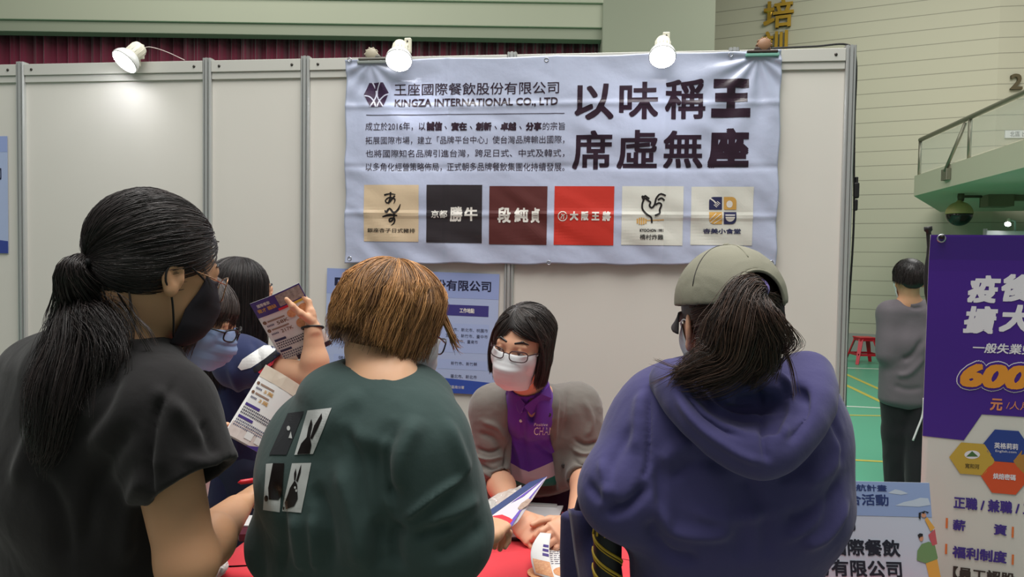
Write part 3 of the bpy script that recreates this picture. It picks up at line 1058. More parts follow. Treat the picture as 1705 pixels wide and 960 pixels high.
# 5: rooster drawn with one line
cock = []
for pts in ([(1079, 334), (1074, 330), (1071, 334), (1069, 341), (1070, 349), (1077, 357), (1084, 362), (1085, 371)], [(1079, 334), (1083, 337), (1081, 342), (1085, 346), (1090, 340), (1092, 331), (1099, 323), (1108, 326)],
            [(1095, 333), (1101, 330), (1106, 334)], [(1091, 341), (1097, 338), (1101, 341), (1098, 349), (1098, 355), (1090, 359)], [(1071, 332), (1069, 327), (1073, 328), (1074, 326), (1078, 329), (1081, 331)]):
    cock += stroke(ppoly(BP, pts), .008, 18)
flat('rooster_emblem', cock, BP, o_ + .0004, M_bk, SQ[4], banner_h, GR)
hon = []
for k, (a, b) in enumerate(((1061, 4), (1064.5, 5.5), (1068, 6), (1071.5, 5.5), (1075, 4))):
    hon += [ppoly(BP, [(a - 1.2, 368 - b), (a + 1.2, 368 - b), (a + 1.2, 368 + b), (a - 1.2, 368 + b)])]
hon += stroke(ppoly(BP, [(1076, 367), (1090, 366.6), (1105, 366)]), .004, 6)
flat('honey_dipper', hon, BP, o_, M_or, SQ[4], banner_h, GR)
bt('caption_lettering', [('KYOCHON 1991', (1065, 381, 1104, 386), .03), ('橋村炸雞', (1065, 390, 1104, 399), .01)], M_bk, o_, SQ[4], res=2)


# 6: four rounded tiles
def tile(x0, y0, x1, y1, corner):
    """rounded at one corner: 0 tl 1 tr 2 br 3 bl"""
    r = 8; pts = []
    cs = [(x0, y0), (x1, y0), (x1, y1), (x0, y1)]
    for k, (x, y) in enumerate(cs):
        if k == corner:
            ccx = x + (r if x == x0 else -r); ccy = y + (r if y == y0 else -r)
            st_ = [math.pi, 1.5 * math.pi, 0, .5 * math.pi][k]
            pts += [(ccx + r * math.cos(a), ccy + r * math.sin(a)) for a in np.linspace(st_, st_ + math.pi / 2, 7)]
        else: pts.append((x, y))
    return ppoly(BP, pts)


t1 = flat('emblem_tile', [tile(1180, 328, 1201.5, 349, 0), tile(1204.5, 353, 1225.5, 373, 2)], BP, o_, M_nv, SQ[5], banner_h, GR)
t2 = flat('emblem_tile', [tile(1204.5, 328, 1225.5, 349, 1), tile(1180, 353, 1201.5, 373, 3)], BP, o_, M_or, SQ[5], banner_h, GR)
ut = stroke(ppoly(BP, [(1181, 330), (1187, 334), (1191, 338)]), .006, 6)
for k in range(4): ut += stroke(ppoly(BP, [(1188 + k * 1.8, 341 - k * 1.9), (1193 + k * 1.8, 345 - k * 1.9)]), .003, 4)
ut += [ppoly(BP, disc(1214, 340, 5.2, 6)), ]
for q in ((1182, 371, 1200, 356), (1181, 366, 1192, 355), (1188, 372, 1201, 364)): ut += stroke(ppoly(BP, [(q[0], q[1]), (q[2], q[3])]), .003, 4)
ut += [ppoly(BP, disc(1215, 361, 8, 8, 14, 0, math.pi))] + [ppoly(BP, [(1207, 357.5), (1223, 357.5), (1223, 359), (1207, 359)])]
flat('emblem_utensils', ut, BP, o_ + .0006, M_wh, SQ[5], banner_h, GR)
bt('caption_lettering', [('杏美小食堂', (1170, 380.5, 1233, 389), .03)], M_nv, o_, SQ[5], res=2)
# eyelets
M_eye = mat('eyelet', (196, 198, 204), 0.25, metal=0.8)
for px, py in ((584, 101), (910, 100), (583, 430), (914, 437), (1284, 437), (1216, 92)):
    a, b = BP.uv(px, py); c = BP.p(a, b, banner_h(np.array([[a, b]]))[0] + .001)
    th = np.linspace(0, 2 * math.pi, 18, endpoint=False)
    tube('eyelet', [c + .009 * (math.cos(t) * BP.u + math.sin(t) * BP.v) for t in th], .0022, M_eye, bn, 6, closed=True)


# clips gripping the banner at the top
def clip_(px0, px1, py, knob_px, knob_py, kr, mk, mj, lab):
    a0, z0 = BP.uv(px0, py); a1, z1 = BP.uv(px1, py)
    c = BP.p((a0 + a1) / 2, z0, .012)
    e = empty('banner_clip', c, lab, 'clip')
    bm = bmesh.new(); add_box(bm, BP.p((a0 + a1) / 2, z0 - .004, .016), (a1 - a0, .016, .014), rot=BWM, bevel=.003)
    bm_obj('jaw', bm, mj, e)
    bm = bmesh.new(); add_box(bm, BP.p((a0 + a1) / 2, z0 + .010, .014), (a1 - a0 - .012, .026, .012), rot=BWM, bevel=.004)
    add_box(bm, BP.p((a0 + a1) / 2, z0 + .022, .008), ((a1 - a0) * .45, .03, .016), rot=BWM, bevel=.005)
    bm_obj('body', bm, mat('clip_grey', (120, 118, 112), 0.4, metal=0.3) if mj is not M_teal else mat('clip_dark', (62, 50, 44), 0.5), e)
    ka, kz = BP.uv(knob_px, knob_py)
    bm = bmesh.new(); add_lathe(bm, [(kr * .6, -.018), (kr * .95, -.014), (kr, -.004), (kr, .006), (kr * .8, .012), (.003, .013)], BP.p(ka, kz, .012), BP.n, 20)
    for t in np.linspace(0, 2 * math.pi, 10, endpoint=False):
        add_tube(bm, [BP.p(ka + kr * math.cos(t), kz + kr * math.sin(t), -.002), BP.p(ka + kr * math.cos(t), kz + kr * math.sin(t), .02)], kr * .14, 6)
    bm_obj('knob', bm, mk, e, True)


M_teal = mat('clip_teal', (120, 176, 160), 0.45)
clip_(597, 648, 104, 620, 92, .030, mat('knob_putty', (172, 164, 144), 0.5), mat('clip_alu', (176, 182, 178), 0.3, metal=0.6), 'pale grey clip with a ribbed knob at the left end of the banner top')
clip_(1240, 1296, 92, 1271, 76, .030, mat('knob_wood', (150, 112, 84), 0.5), M_teal, 'teal-jawed clip with a brown knob at the right end of the banner top')

# ---- blue job poster on the wall
PP = Plane(BW.p(0, 0, .0), BW.u, BW.v)
u0 = np.array(PP.uv(545, 444)); u1 = np.array(PP.uv(833, 456)); u3 = np.array(PP.uv(779, 654))
ang = math.atan2(u1[1] - u0[1], u1[0] - u0[0])
JP = Plane(BW.p(0, 0, .006), BW.u * math.cos(ang * .75) + BW.v * math.sin(ang * .75), BW.v)
jp = empty('job_poster', JP.p(*JP.uv(690, 560)), 'pale blue job poster on the booth wall behind the brown-haired visitor', 'poster')


def pp_poly(plane, pts): return [plane.uv(*p) for p in pts]


def sheet_obj(name, poly, plane, off, m, parent, thick=.0015):
    """a thin sheet with real thickness"""
    k = len(poly)
    A_ = np.array(poly)
    vs = np.concatenate([plane.pts(A_, off), plane.pts(A_, off - thick)])
    fs = [tuple(range(k)), tuple(range(k, 2 * k))[::-1]] + [(i, k + i, k + (i + 1) % k, (i + 1) % k) for i in range(k)]
    bm = bmesh.new(); add_arrays(bm, vs, fs)
    return bm_obj(name, bm, m, parent)


j0 = JP.uv(545, 446); j1 = JP.uv(832, 450)[0]; jb = JP.uv(700, 651)[1]
jbox = rect(j0[0], jb - .0, j1, j0[1])
sheet_obj('paper', jbox, JP, .002, mat('poster_blue', (172, 186, 220), 0.45, var=(3.0, 0.03)), jp)
x0_, x1_ = jbox[0][0], jbox[1][0]; zt_, zb_ = jbox[2][1], jbox[0][1]
Wj, Hj = x1_ - x0_, zt_ - zb_
jr = lambda a, b, c, d: rect(x0_ + a * Wj, zt_ - d * Hj, x0_ + c * Wj, zt_ - b * Hj)
jb_ = lambda a, b, c, d: (x0_ + a * Wj, zt_ - d * Hj, x0_ + c * Wj, zt_ - b * Hj)
flat('heading_band', jr(0, 0, 1, .21), JP, .0024, mat('poster_band', (150, 166, 214), 0.45), jp)
flat('row_band', [jr(0.05, .42, .95, .66), jr(.05, .72, .95, .80)], JP, .0024, mat('poster_row', (166, 182, 222), 0.45), jp)
hb = flat('table_header', jr(.055, .265, .945, .355), JP, .0026, mat('poster_violet', (62, 58, 128), 0.45), jp)
ft = flat('footer_band', [(x0_, zb_), (x1_, zb_), (x1_, zb_ + .10 * Hj), (x0_ + .62 * Wj, zb_ + .13 * Hj), (x0_ + .3 * Wj, zb_ + .10 * Hj), (x0_, zb_ + .13 * Hj)], JP, .0026, mat('poster_royal', (52, 82, 168), 0.45), jp)
M_jn = mat('poster_ink', (24, 30, 62), 0.5)
text('heading_lettering', [('D3', jb_(.047, .075, .155, .145), .06), ('王座國際餐飲股份有限公司', jb_(.175, .06, .955, .15), .02)], JP, .003, M_jn, jp, px=False)
text('header_lettering', [('職缺名稱', jb_(.10, .29, .22, .33), .03), ('薪資待遇', jb_(.42, .29, .54, .33), .03), ('工作地點', jb_(.78, .29, .865, .33), .03)], JP, .003, M_wh, hb, px=False, res=2)
text('body_lettering', [('臺北市、新北市、桃園市', jb_(.705, .455, .945, .485), 0), ('宜蘭市、新竹市、臺中市', jb_(.705, .505, .945, .535), 0), ('高雄市、臺南市', jb_(.745, .552, .89, .582), 0),
                        ('新竹市、新竹縣', jb_(.74, .735, .89, .765), 0), ('臺北市、新北市', jb_(.74, .842, .89, .872), 0),
                        ('外場服務人員', jb_(.08, .455, .24, .485), 0), ('內場廚務人員', jb_(.08, .552, .24, .582), 0), ('儲備幹部', jb_(.08, .735, .2, .765), 0)], JP, .003, M_jn, jp, px=False, res=2)
text('footer_lettering', [('勞動力發展署 | 雲嘉南分署', jb_(.60, .935, .82, .965), 0)], JP, .003, M_wh, ft, px=False, res=2)

# ---- small poster at the left edge
LPx = empty('edge_poster', BW.p(*BW.uv(0, 330), .004), 'pale blue poster with a dark blue foot at the left edge of the photo', 'poster')
b_ = prect(PP, -60, 227, 14, 421)
LP = Plane(BW.p(0, 0, .002), BW.u, BW.v)
sheet_obj('paper', b_, LP, .002, mat('poster_blue', (172, 186, 220), 0.45, var=(3.0, 0.03)), LPx)
a0, c0, a1, c1 = b_[0][0], b_[0][1], b_[2][0], b_[2][1]
flat('heading_band', rect(a0, c1 - .08, a1, c1), LP, .0024, mat('poster_band', (150, 166, 214), 0.45), LPx)
flat('footer_band', [(a0, c0), (a1, c0), (a1, c0 + .062), (a0, c0 + .09)], LP, .0026, mat('poster_royal2', (56, 72, 150), 0.45), LPx)
text('lettering', [('司', (-8, 280, 3, 299), .03)], LP, .003, M_jn, LPx)

# ---- purple X-stand banner
XB = Plane(at(1547, 439, 1.93) * V(1, 1, 0), (math.cos(.30), -math.sin(.30), 0), (0, 0, 1))
xa, xt = XB.uv(1547, 391)
xw = .60
xb = empty('stand_banner', XB.p(xa + xw / 2, 0) * V(1, 1, 0), 'tall purple and white stand-up banner cut off by the right edge of the photo', 'stand banner')
zsp = XB.uv(1560, 728)[1]
nx, nz = 40, 90
U, Vv = np.meshgrid(np.linspace(0, xw, nx), np.linspace(.06, xt, nz), indexing='ij')


def xh(A):
    A = np.asarray(A, float)
    r = xt - A[:, 1]
    return .010 * np.exp(-(r / .045) ** 2) * 1.0 + .0015 * vnoise(np.stack([A[:, 0] * 4, A[:, 1] * 5, A[:, 0] * 0], 1), 31) + .006 * np.cos((A[:, 0] - xa) / xw * math.pi * 2) * np.exp(-r / .5)


A = np.stack([xa + U.ravel(), Vv.ravel()], 1)
I, J = np.meshgrid(np.arange(nx - 1), np.arange(nz - 1), indexing='ij'); q = (I * nz + J).ravel()
xs_ = mesh_np('sheet', XB.pts(A, xh(A)), np.stack([q, q + nz, q + nz + 1, q + 1], 1), mat('xbanner_white', (214, 214, 206), 0.38, 0.5), xb, True)
xs_.modifiers.new('thick', 'SOLIDIFY').thickness = .0008
xq = lambda *p: XB.uv(*p)
pur = ppoly(XB, [(1547, 391), (1705, 394)])
zl = XB.uv(1541, 725)[1]
hexc = np.array(XB.uv(1675, 744)); hr = .063
purple = [(xa, zl), (hexc[0] - hr * 1.55, zl - .004), (hexc[0] - hr * .92, zl + .068), (hexc[0] + hr * .9, zl + .068), (hexc[0] + hr * 1.9, zl - .03), (xa + xw, zl - .03), (xa + xw, xt), (xa, xt)]
flat('purple_field', purple, XB, .0012, mat('xbanner_purple', (72, 34, 138), 0.30, 0.5), xb, xh, .03)
M_xw = mat('x_white', (228, 226, 232), 0.4); M_xo = mat('x_orange', (226, 150, 52), 0.4); M_xp = mat('x_ink', (66, 44, 136), 0.4)


def xt_(name, rows, m, off=.002, sh=0.0, parent=xb): return text(name, rows, XB, off, m, parent, xh, .03, shear=sh)


xt_('title_lettering', [('疫', (1610, 458, 1666, 504), .045), ('後', (1667, 456, 1722, 502), .045), ('擴', (1603, 509, 1661, 555), .045), ('大', (1663, 507, 1722, 553), .045)], M_xw, sh=.18)
xt_('title_lettering', [('一般失業勞工', (1619, 572, 1744, 589), .02)], M_xw, sh=.15)
xt_('number_outline', [('600', (1592, 600, 1722, 652), .13, 'round')], M_xw, .0016, .2)
xt_('number_outline', [('600', (1593.5, 601.5, 1720.5, 650.5), .12, 'round')], mat('xbanner_purple', (72, 34, 138)), .0026, .2)
xt_('number_lettering', [('600', (1598, 606, 1716, 646), .05)], M_xo, .0036, .2)
xt_('unit_lettering', [('元', (1648, 663, 1669, 683), .03), ('/人月', (1675, 668, 1714, 682), .0)], mat('x_salmon', (222, 140, 96), 0.4), sh=.1)


def hexa(c, r): return [(c[0] + r * 1.12 * math.cos(a), c[1] + r * 1.0 * math.sin(a)) for a in np.linspace(0, 2 * math.pi, 6, endpoint=False)]


hx = []
for (px, py), col, nm in (((1675, 742), (44, 66, 142), 'blue'), ((1618, 763), (196, 164, 66), 'yellow'), ((1672, 795), (214, 84, 44), 'orange'), ((1727, 770), (176, 128, 60), 'brown')):
    o = flat('brand_hexagon', hexa(XB.uv(px, py), .048), XB, .002, mat('hex_' + nm, col, 0.4), xb, xh, .03); o['label'] = nm + ' brand hexagon'
    hx.append(o)
xt_('lettering', [('英格莉莉', (1655, 737, 1695, 747), .02), ('English.com', (1657, 749, 1692, 754), .0)], M_xw, .0024, 0, hx[0])
xt_('lettering', [('寬和河', (1606, 771, 1630, 779), .02)], mat('hex_ink', (110, 90, 40), 0.5), .0024, 0, hx[1])
flat('tree_mark', [ppoly(XB, disc(1618, 756, 13, 7))], XB, .0023, M_xw, hx[1], xh)
flat('tree_crown', [ppoly(XB, [(1608, 759), (1618, 750), (1628, 759)])], XB, .0026, mat('tree_green', (70, 110, 60), 0.5), hx[1], xh)
xt_('lettering', [('烘焙密碼', (1653, 788, 1691, 798), .03)], M_xw, .0024, 0, hx[2])
skew = dict(sh=0)
text('offer_lettering', [('正職 / 兼職 / 工讀', (1587, 832, 1745, 853), .03, True), ('薪', (1586, 864, 1607, 882), .03, True), ('資', (1654, 872, 1676, 890), .03, True), ('福利制度', (1585, 912, 1676, 932), .035, True)], XB, .002, M_xp, xb, xh, .03)
text('benefit_lettering', [('【員工認股', (1586, 947, 1690, 966), .03, True)], XB, .002, mat('x_dark', (54, 40, 36), 0.5), xb, xh, .03)
flat('orange_bar', [prect(XB, 1574, 861, 1577.5, 878), prect(XB, 1684, 876, 1687.5, 894), prect(XB, 1573, 904, 1576.5, 921), prect(XB, 1684, 922, 1687.5, 939)], XB, .002, mat('x_bar', (224, 120, 60), 0.4), xb, xh, .03)
a, b = XB.uv(1565, 397)
c = XB.p(a, b, .014)
bm = bmesh.new()
th = np.linspace(0, 2 * math.pi, 16, endpoint=False)
add_tube(bm, [c + .009 * (math.cos(t) * XB.u + math.sin(t) * XB.v) for t in th], .0028, 6, closed=True)
bm_obj('eyelet', bm, M_eye, xb, True)
bm = bmesh.new(); add_lathe(bm, [(.006, -.004), (.006, .010), (.002, .013)], c + XB.v * .004, XB.n, 12); bm_obj('hook', bm, M_blk, xb, True)
tp = at(1545, 377, 1.96)
cpt = XB.p(xa + xw / 2, .75, -.06)
pole = [tp, tp + V(.006, 0, -.05), XB.p(xa + .03, xt - .25, -.03), cpt, XB.p(xa + xw - .02, .2, -.05), XB.p(xa + xw + .02, .005, -.02)]
tube('pole', spline(pole, 30), [.0105] * 3 + [.0065] * 27, M_blk, xb, 8)
tube('pole', spline([XB.p(xa + xw, xt + .02, -.02), XB.p(xa + xw - .03, xt - .25, -.03), cpt + XB.n * -.012, XB.p(xa + .02, .2, -.05), XB.p(xa - .02, .005, -.02)], 30), .0065, M_blk, xb, 8)
tube('rear_leg', [cpt, XB.p(xa + xw / 2, .005, -.5)], .0065, M_blk, xb, 8)
# ================================================================== PEOPLE: shared builders
def skin_mat(name, col):
    return mat(name, col, 0.48, 0.4, sss=0.12, bump=[(420, 0.10, 0.0006)], var=(22, 0.05))


def cloth(name, col, rough=0.85, sheen=0.15, weave=900, st=0.25, var=0.06):
    return mat(name, col, rough, 0.25, sheen=sheen, bump=[(60, 0.18, 0.004), (weave, st, 0.0006)], var=(7, var))


def hair_mat(name, dark, light, rough=0.36):
    if name in MATS: return MATS[name]
    m = bpy.data.materials.new(name); m.use_nodes = True; nt = m.node_tree
    b = nt.nodes['Principled BSDF']; b.inputs['Roughness'].default_value = rough; b.inputs['Specular IOR Level'].default_value = 0.55
    a = nt.nodes.new('ShaderNodeAttribute'); a.attribute_name = 'tint'
    mx = nt.nodes.new('ShaderNodeMix'); mx.data_type = 'RGBA'; mx.inputs[6].default_value = lin(dark); mx.inputs[7].default_value = lin(light)
    nt.links.new(a.outputs['Fac'], mx.inputs[0]); nt.links.new(mx.outputs[2], b.inputs['Base Color'])
    MATS[name] = m
    return m


class Head:
    """right-handed head frame: x to the person's right, y forward, z up"""
    def __init__(self, c, fwd, pitch=0.0, roll=0.0, s=1.0):
        f = nrm(V(fwd[0], fwd[1], 0)); f = nrm(f * math.cos(pitch) + V(0, 0, -math.sin(pitch)))
        r = nrm(np.cross(f, V(0, 0, 1))); u = np.cross(r, f)
        cr, sr = math.cos(roll), math.sin(roll)
        r, u = r * cr + u * sr, u * cr - r * sr
        self.M = np.stack([r, f, u], 1); self.c = np.asarray(c, float); self.s = s

    def L(self, p):
        p = np.asarray(p, float)
        return self.c + (p * self.s) @ self.M.T

    def el(self, c, r, rot=None, k=0.015, sub=False):
        M = self.M if rot is None else self.M @ rot
        return el(self.L(c), np.asarray(r) * self.s, M, k * self.s, sub)

    def rc(self, a, b, ra, rb, k=0.015, sub=False):
        return rc(self.L(a), self.L(b), ra * self.s, rb * self.s, k * self.s, sub)


def rotz(a): return np.array([[math.cos(a), -math.sin(a), 0], [math.sin(a), math.cos(a), 0], [0, 0, 1]])
def rotx(a): return np.array([[1, 0, 0], [0, math.cos(a), -math.sin(a)], [0, math.sin(a), math.cos(a)]])
def roty(a): return np.array([[math.cos(a), 0, math.sin(a)], [0, 1, 0], [-math.sin(a), 0, math.cos(a)]])


SK_C = V(0, -.012, .040)           # skull ellipsoid, also the base for the hair
SK_R = V(.077, .097, .086)


def head_ops(h, ears=True, erot=.42):
    o = [h.el(SK_C, SK_R, k=.02), h.el((0, .03, -.012), (.064, .064, .078), k=.03), h.el((0, .036, -.058), (.052, .054, .05), k=.03),
         h.el((0, .076, -.092), (.024, .020, .018), k=.025),
         h.el((.036, .066, -.02), (.026, .022, .026), k=.02), h.el((-.036, .066, -.02), (.026, .022, .026), k=.02),
         h.rc((-.034, .082, .026), (.034, .082, .026), .011, .011, k=.02),
         h.el((.031, .103, .008), (.019, .014, .012), k=.012, sub=True), h.el((-.031, .103, .008), (.019, .014, .012), k=.012, sub=True),
         h.rc((0, .090, .014), (0, .106, -.026), .0075, .0115, k=.012), h.el((.012, .1, -.031), (.009, .010, .008), k=.008), h.el((-.012, .1, -.031), (.009, .010, .008), k=.008),
         h.el((0, .094, -.055), (.023, .010, .006), k=.006), h.el((0, .094, -.066), (.020, .010, .007), k=.006)]
    for sx in (-1, 1):       # lids
        o += [h.rc((sx * .031 - .014, .086, .010), (sx * .031, .0930, .0175), .0035, .004, k=.005), h.rc((sx * .031, .0930, .0175), (sx * .031 + .014, .086, .010), .004, .0035, k=.005),
              h.rc((sx * .031 - .013, .086, .001), (sx * .031, .0915, -.002), .003, .003, k=.005), h.rc((sx * .031, .0915, -.002), (sx * .031 + .013, .086, .001), .003, .003, k=.005)]
    if ears:
        for sx in (-1, 1):
            R_ = rotz(sx * erot) @ rotx(.16)
            n = R_ @ V(sx, 0, 0)
            ce = V(sx * .0775, -.012, -.006)
            o += [h.el(ce, (.0065, .019, .031), R_, k=.006), h.el(ce + n * .008 + V(0, .004, .004), (.006, .0105, .019), R_, k=.004, sub=True),
                  h.el(ce + V(0, .004, -.026), (.006, .009, .010), R_, k=.006), h.rc(ce + n * .003 + R_ @ V(0, .010, .010), ce + n * .002 + R_ @ V(0, -.004, .012), .0026, .0026, k=.003),
                  h.el(ce + R_ @ V(0, .013, -.006), (.005, .005, .007), R_, k=.004)]
    return o


def hand_ops(wr, d, n, thumb, curl=(.5, .5, .5, .5), tcurl=.3, spread=.06, s=1.0, fdir=None, topen=.9, tn=.25):
    """wr wrist, d pointing direction, n back-of-hand normal, thumb +1/-1: side the thumb is on (cross(d,n)*thumb)"""
    d = nrm(d); n = nrm(np.asarray(n, float) - d * np.dot(n, d)); t = np.cross(d, n) * thumb
    wr = np.asarray(wr, float)
    k = .006
    o = [ec(wr - d * .012 * s, wr + d * .05 * s, t, .026 * s, .037 * s, .019 * s, .0145 * s, k=.012), ec(wr + d * .04 * s, wr + d * .088 * s, t, .037 * s, .040 * s, .0150 * s, .0118 * s, k=.012)]
    lens = (.070, .078, .072, .057); offs = (.0285, .0095, -.0095, -.0275)
    for i in range(4):
        b = wr + d * (.086 - .004 * abs(i - 1)) * s + t * offs[i] * s
        dd = nrm(d + t * spread * (1.5 - i)); ang = 0
        for j, fr in enumerate((.46, .30, .24)):
            ang += curl[i] * (1.0, 1.15, .7)[j]
            q = dd * math.cos(ang) - n * math.sin(ang)
            e = b + q * lens[i] * fr * s
            r0, r1 = ((.0092, .0086), (.0084, .0077), (.0076, .0062))[j]
            if i == 3: r0 *= .88; r1 *= .88
            o.append(rc(b, e, r0 * s, r1 * s, k=.0035))
            b = e
    b = wr + d * .022 * s + t * .024 * s - n * .004 * s
    q = nrm(t * topen + d * .75 - n * tn)
    for j, (ln, r0, r1) in enumerate(((.044, .0145, .0112), (.034, .0105, .0095), (.027, .0094, .007))):
        e = b + q * ln * s
        o.append(rc(b, e, r0 * s, r1 * s, k=.006)); b = e
        q = nrm(q * math.cos(tcurl) + nrm(d - q * np.dot(d, q) + 1e-6) * math.sin(tcurl) * .9 - n * math.sin(tcurl) * .25)
    return o


def cuff(end, dirn, r_in, r_out, depth=.03):
    """cut a sleeve or leg opening square and hollow"""
    dirn = nrm(dirn); ref = V(0, 0, 1) if abs(dirn[2]) < .9 else V(1, 0, 0)
    u = nrm(np.cross(dirn, ref)); w = np.cross(dirn, u)
    return [boxop(end + dirn * .08, np.stack([u, w, dirn], 1), (r_out + .02, r_out + .02, .08), k=.004, sub=True),
            rc(end - dirn * depth, end + dirn * .02, r_in, r_in, k=.004, sub=True)]


def ruffle(o, amp, scale, aniso=(1, 1, 1), seed=0, fine=0.35):
    co = get_co(o); no = get_no(o)
    P = co * scale * np.asarray(aniso, float)
    w = np.stack([vnoise(P * .6 + 7.1, seed + 1), vnoise(P * .6 + 3.3, seed + 2), vnoise(P * .6 + 1.7, seed + 3)], 1)
    a = vnoise(P + w * .8, seed)
    rdg = 1 - np.abs(vnoise(P * 1.7 + w * 1.2, seed + 5)) * 2
    h = amp * (a * .8 + fine * rdg)
    o.data.vertices.foreach_set('co', (co + no * h[:, None]).astype(np.float32).ravel())
    o.data.update()


def tee(ax): pass


def settle(P, ops, h, gap):
    """lay strands on top of the hair base shape"""
    n, k, _ = P.shape
    g = rng.uniform(gap[0], gap[1], n)[:, None].repeat(k, 1).ravel()
    Q = P.reshape(-1, 3).copy(); cen = h.L((0, -.01, .02))
    for _ in range(4):
        d = sdf_eval(ops, Q)
        w = Q - cen; w /= np.linalg.norm(w, axis=1)[:, None] + 1e-9
        Q = Q + w * np.clip(g - d, 0, .02)[:, None]
    return Q.reshape(P.shape)


def strands(name, paths, r, m, parent, tint=None, taper=(1, 1, .35)):
    P = np.asarray(paths, float); n, k, _ = P.shape
    T = np.gradient(P, axis=1); T /= np.linalg.norm(T, axis=2)[..., None] + 1e-12
    ref = rng.normal(size=(n, 1, 3)); ref /= np.linalg.norm(ref, axis=2)[..., None]
    u = np.cross(T, ref); u /= np.linalg.norm(u, axis=2)[..., None] + 1e-9
    w = np.cross(T, u)
    tp = np.interp(np.linspace(0, 1, k), np.linspace(0, 1, len(taper)), taper)
    rad = (np.full(n, r) if np.isscalar(r) else np.asarray(r))[:, None] * tp[None]
    vs = np.stack([P + rad[..., None] * (math.cos(a) * u + math.sin(a) * w) for a in (0, 2.0944, 4.18879)], 2)   # n,k,3,3
    vs = vs.reshape(-1, 3)
    base = (np.arange(n)[:, None, None] * k + np.arange(k - 1)[None, :, None]) * 3 + np.arange(3)[None, None, :]
    nx_ = (np.arange(n)[:, None, None] * k + np.arange(k - 1)[None, :, None]) * 3 + (np.arange(3)[None, None, :] + 1) % 3
    f = np.stack([base, nx_, nx_ + 3, base + 3], -1).reshape(-1, 4)
    o = mesh_np(name, vs, f, m, parent, True)
    tint = rng.random(n) if tint is None else np.asarray(tint)
    at_ = o.data.attributes.new('tint', 'FLOAT', 'POINT')
    at_.data.foreach_set('value', np.repeat(np.clip(tint, 0, 1), k * 3).astype(np.float32))
    return o


def set_tint(o, v=0.15):
    at_ = o.data.attributes.new('tint', 'FLOAT', 'POINT')
    at_.data.foreach_set('value', np.full(len(o.data.vertices), v, np.float32))


def skull(h, dirs, off):
    """points on the hair surface in head directions dirs (n..,3) raised by off"""
    d = dirs / np.linalg.norm(dirs, axis=-1)[..., None]
    R_ = SK_R
    t = 1 / np.sqrt(((d / R_) ** 2).sum(-1))
    return SK_C + d * (t + off)[..., None]


def pulled(h, n, tie, region, off=(.006, .013), k=14, jitter=.004, sag=0.0):
    """strands combed over the skull from the hairline to a tie point (head coordinates); region(dirs)->mask of roots"""
    D = rng.normal(size=(n * 8, 3)); D /= np.linalg.norm(D, axis=1)[:, None]
    D = D[region(D)][:n]
    n = len(D)
    td = nrm(np.asarray(tie) - SK_C)
    t = np.linspace(0, 1, k)[None, :, None]
    om = np.arccos(np.clip(D @ td, -1, 1))[:, None, None]
    so = np.sin(om) + 1e-6
    A_ = np.sin((1 - t) * om) / so * D[:, None, :] + np.sin(t * om) / so * td[None, None, :]
    o_ = rng.uniform(off[0], off[1], n)[:, None] * np.sin(np.clip(t[..., 0] * 1.0 + .28, 0, 1) * math.pi * .5) + rng.normal(0, .0012, (n, 1))
    P = skull(h, A_, np.maximum(o_, .001))
    P += jitter * np.sin(t * 9 + rng.uniform(0, 6, (n, 1, 1))) * rng.normal(0, .35, (n, 1, 3))
    return h.L(P)


def falling(h, n, az, pole=(0, -.25, 1), th0=(.05, .9), th1=1.55, zend=-.08, zjit=.02, vol=(.010, .026), flip=0.0, k=16, sweep=0.0, inward=0.0, hair_dir=None, wav=.002):
    """strands falling from the crown.  az: (n) azimuths round the pole, 0 = front, + = person's right;  zend: scalar or fn(az)"""
    az = np.asarray(az)[:n]; n = len(az)
    pz = nrm(pole); px_ = nrm(np.cross(V(0, 1, 0), pz)); py_ = np.cross(pz, px_)
    a0 = rng.uniform(th0[0], th0[1], n)
    z1 = (zend(az) if callable(zend) else np.full(n, zend)) + rng.normal(0, zjit, n)
    vol_ = rng.uniform(vol[0], vol[1], n) if isinstance(vol, tuple) else np.asarray(vol) + rng.uniform(0, .003, n)
    nt_ = k
    t = np.linspace(0, 1, nt_)
    P = np.zeros((n, nt_, 3))
    ks = int(nt_ * .55)
    for i in range(nt_):
        if i < ks:
            th = a0 + np.maximum(th1 - a0, .15) * (i / (ks - 1))
            a = az + sweep * (i / (ks - 1))
            D = np.sin(th)[:, None] * (np.sin(a)[:, None] * px_ + np.cos(a)[:, None] * py_) + np.cos(th)[:, None] * pz
            lift = vol_ * np.clip(.35 + .65 * i / (ks - 1), 0, 1)
            P[:, i] = skull(h, D, lift)
        else:
            f = (i - ks + 1) / (nt_ - ks)
            s0 = P[:, ks - 1]
            P[:, i] = s0
            P[:, i, 2] = s0[:, 2] + (np.minimum(z1, s0[:, 2] - .004) - s0[:, 2]) * f
            rad = s0[:, :2] - SK_C[:2]; rl = np.linalg.norm(rad, axis=1)[:, None] + 1e-9
            P[:, i, :2] = s0[:, :2] + rad / rl * ((flip * f * f - inward * f * f)) * (np.ones((n, 1)))
    ph = rng.uniform(0, 6.28, (n, 1))
    P[:, :, 0] += wav * np.sin(t[None] * 9 + ph) * t[None]; P[:, :, 1] += wav * np.sin(t[None] * 8 + ph * 1.7) * t[None]
    return h.L(P)


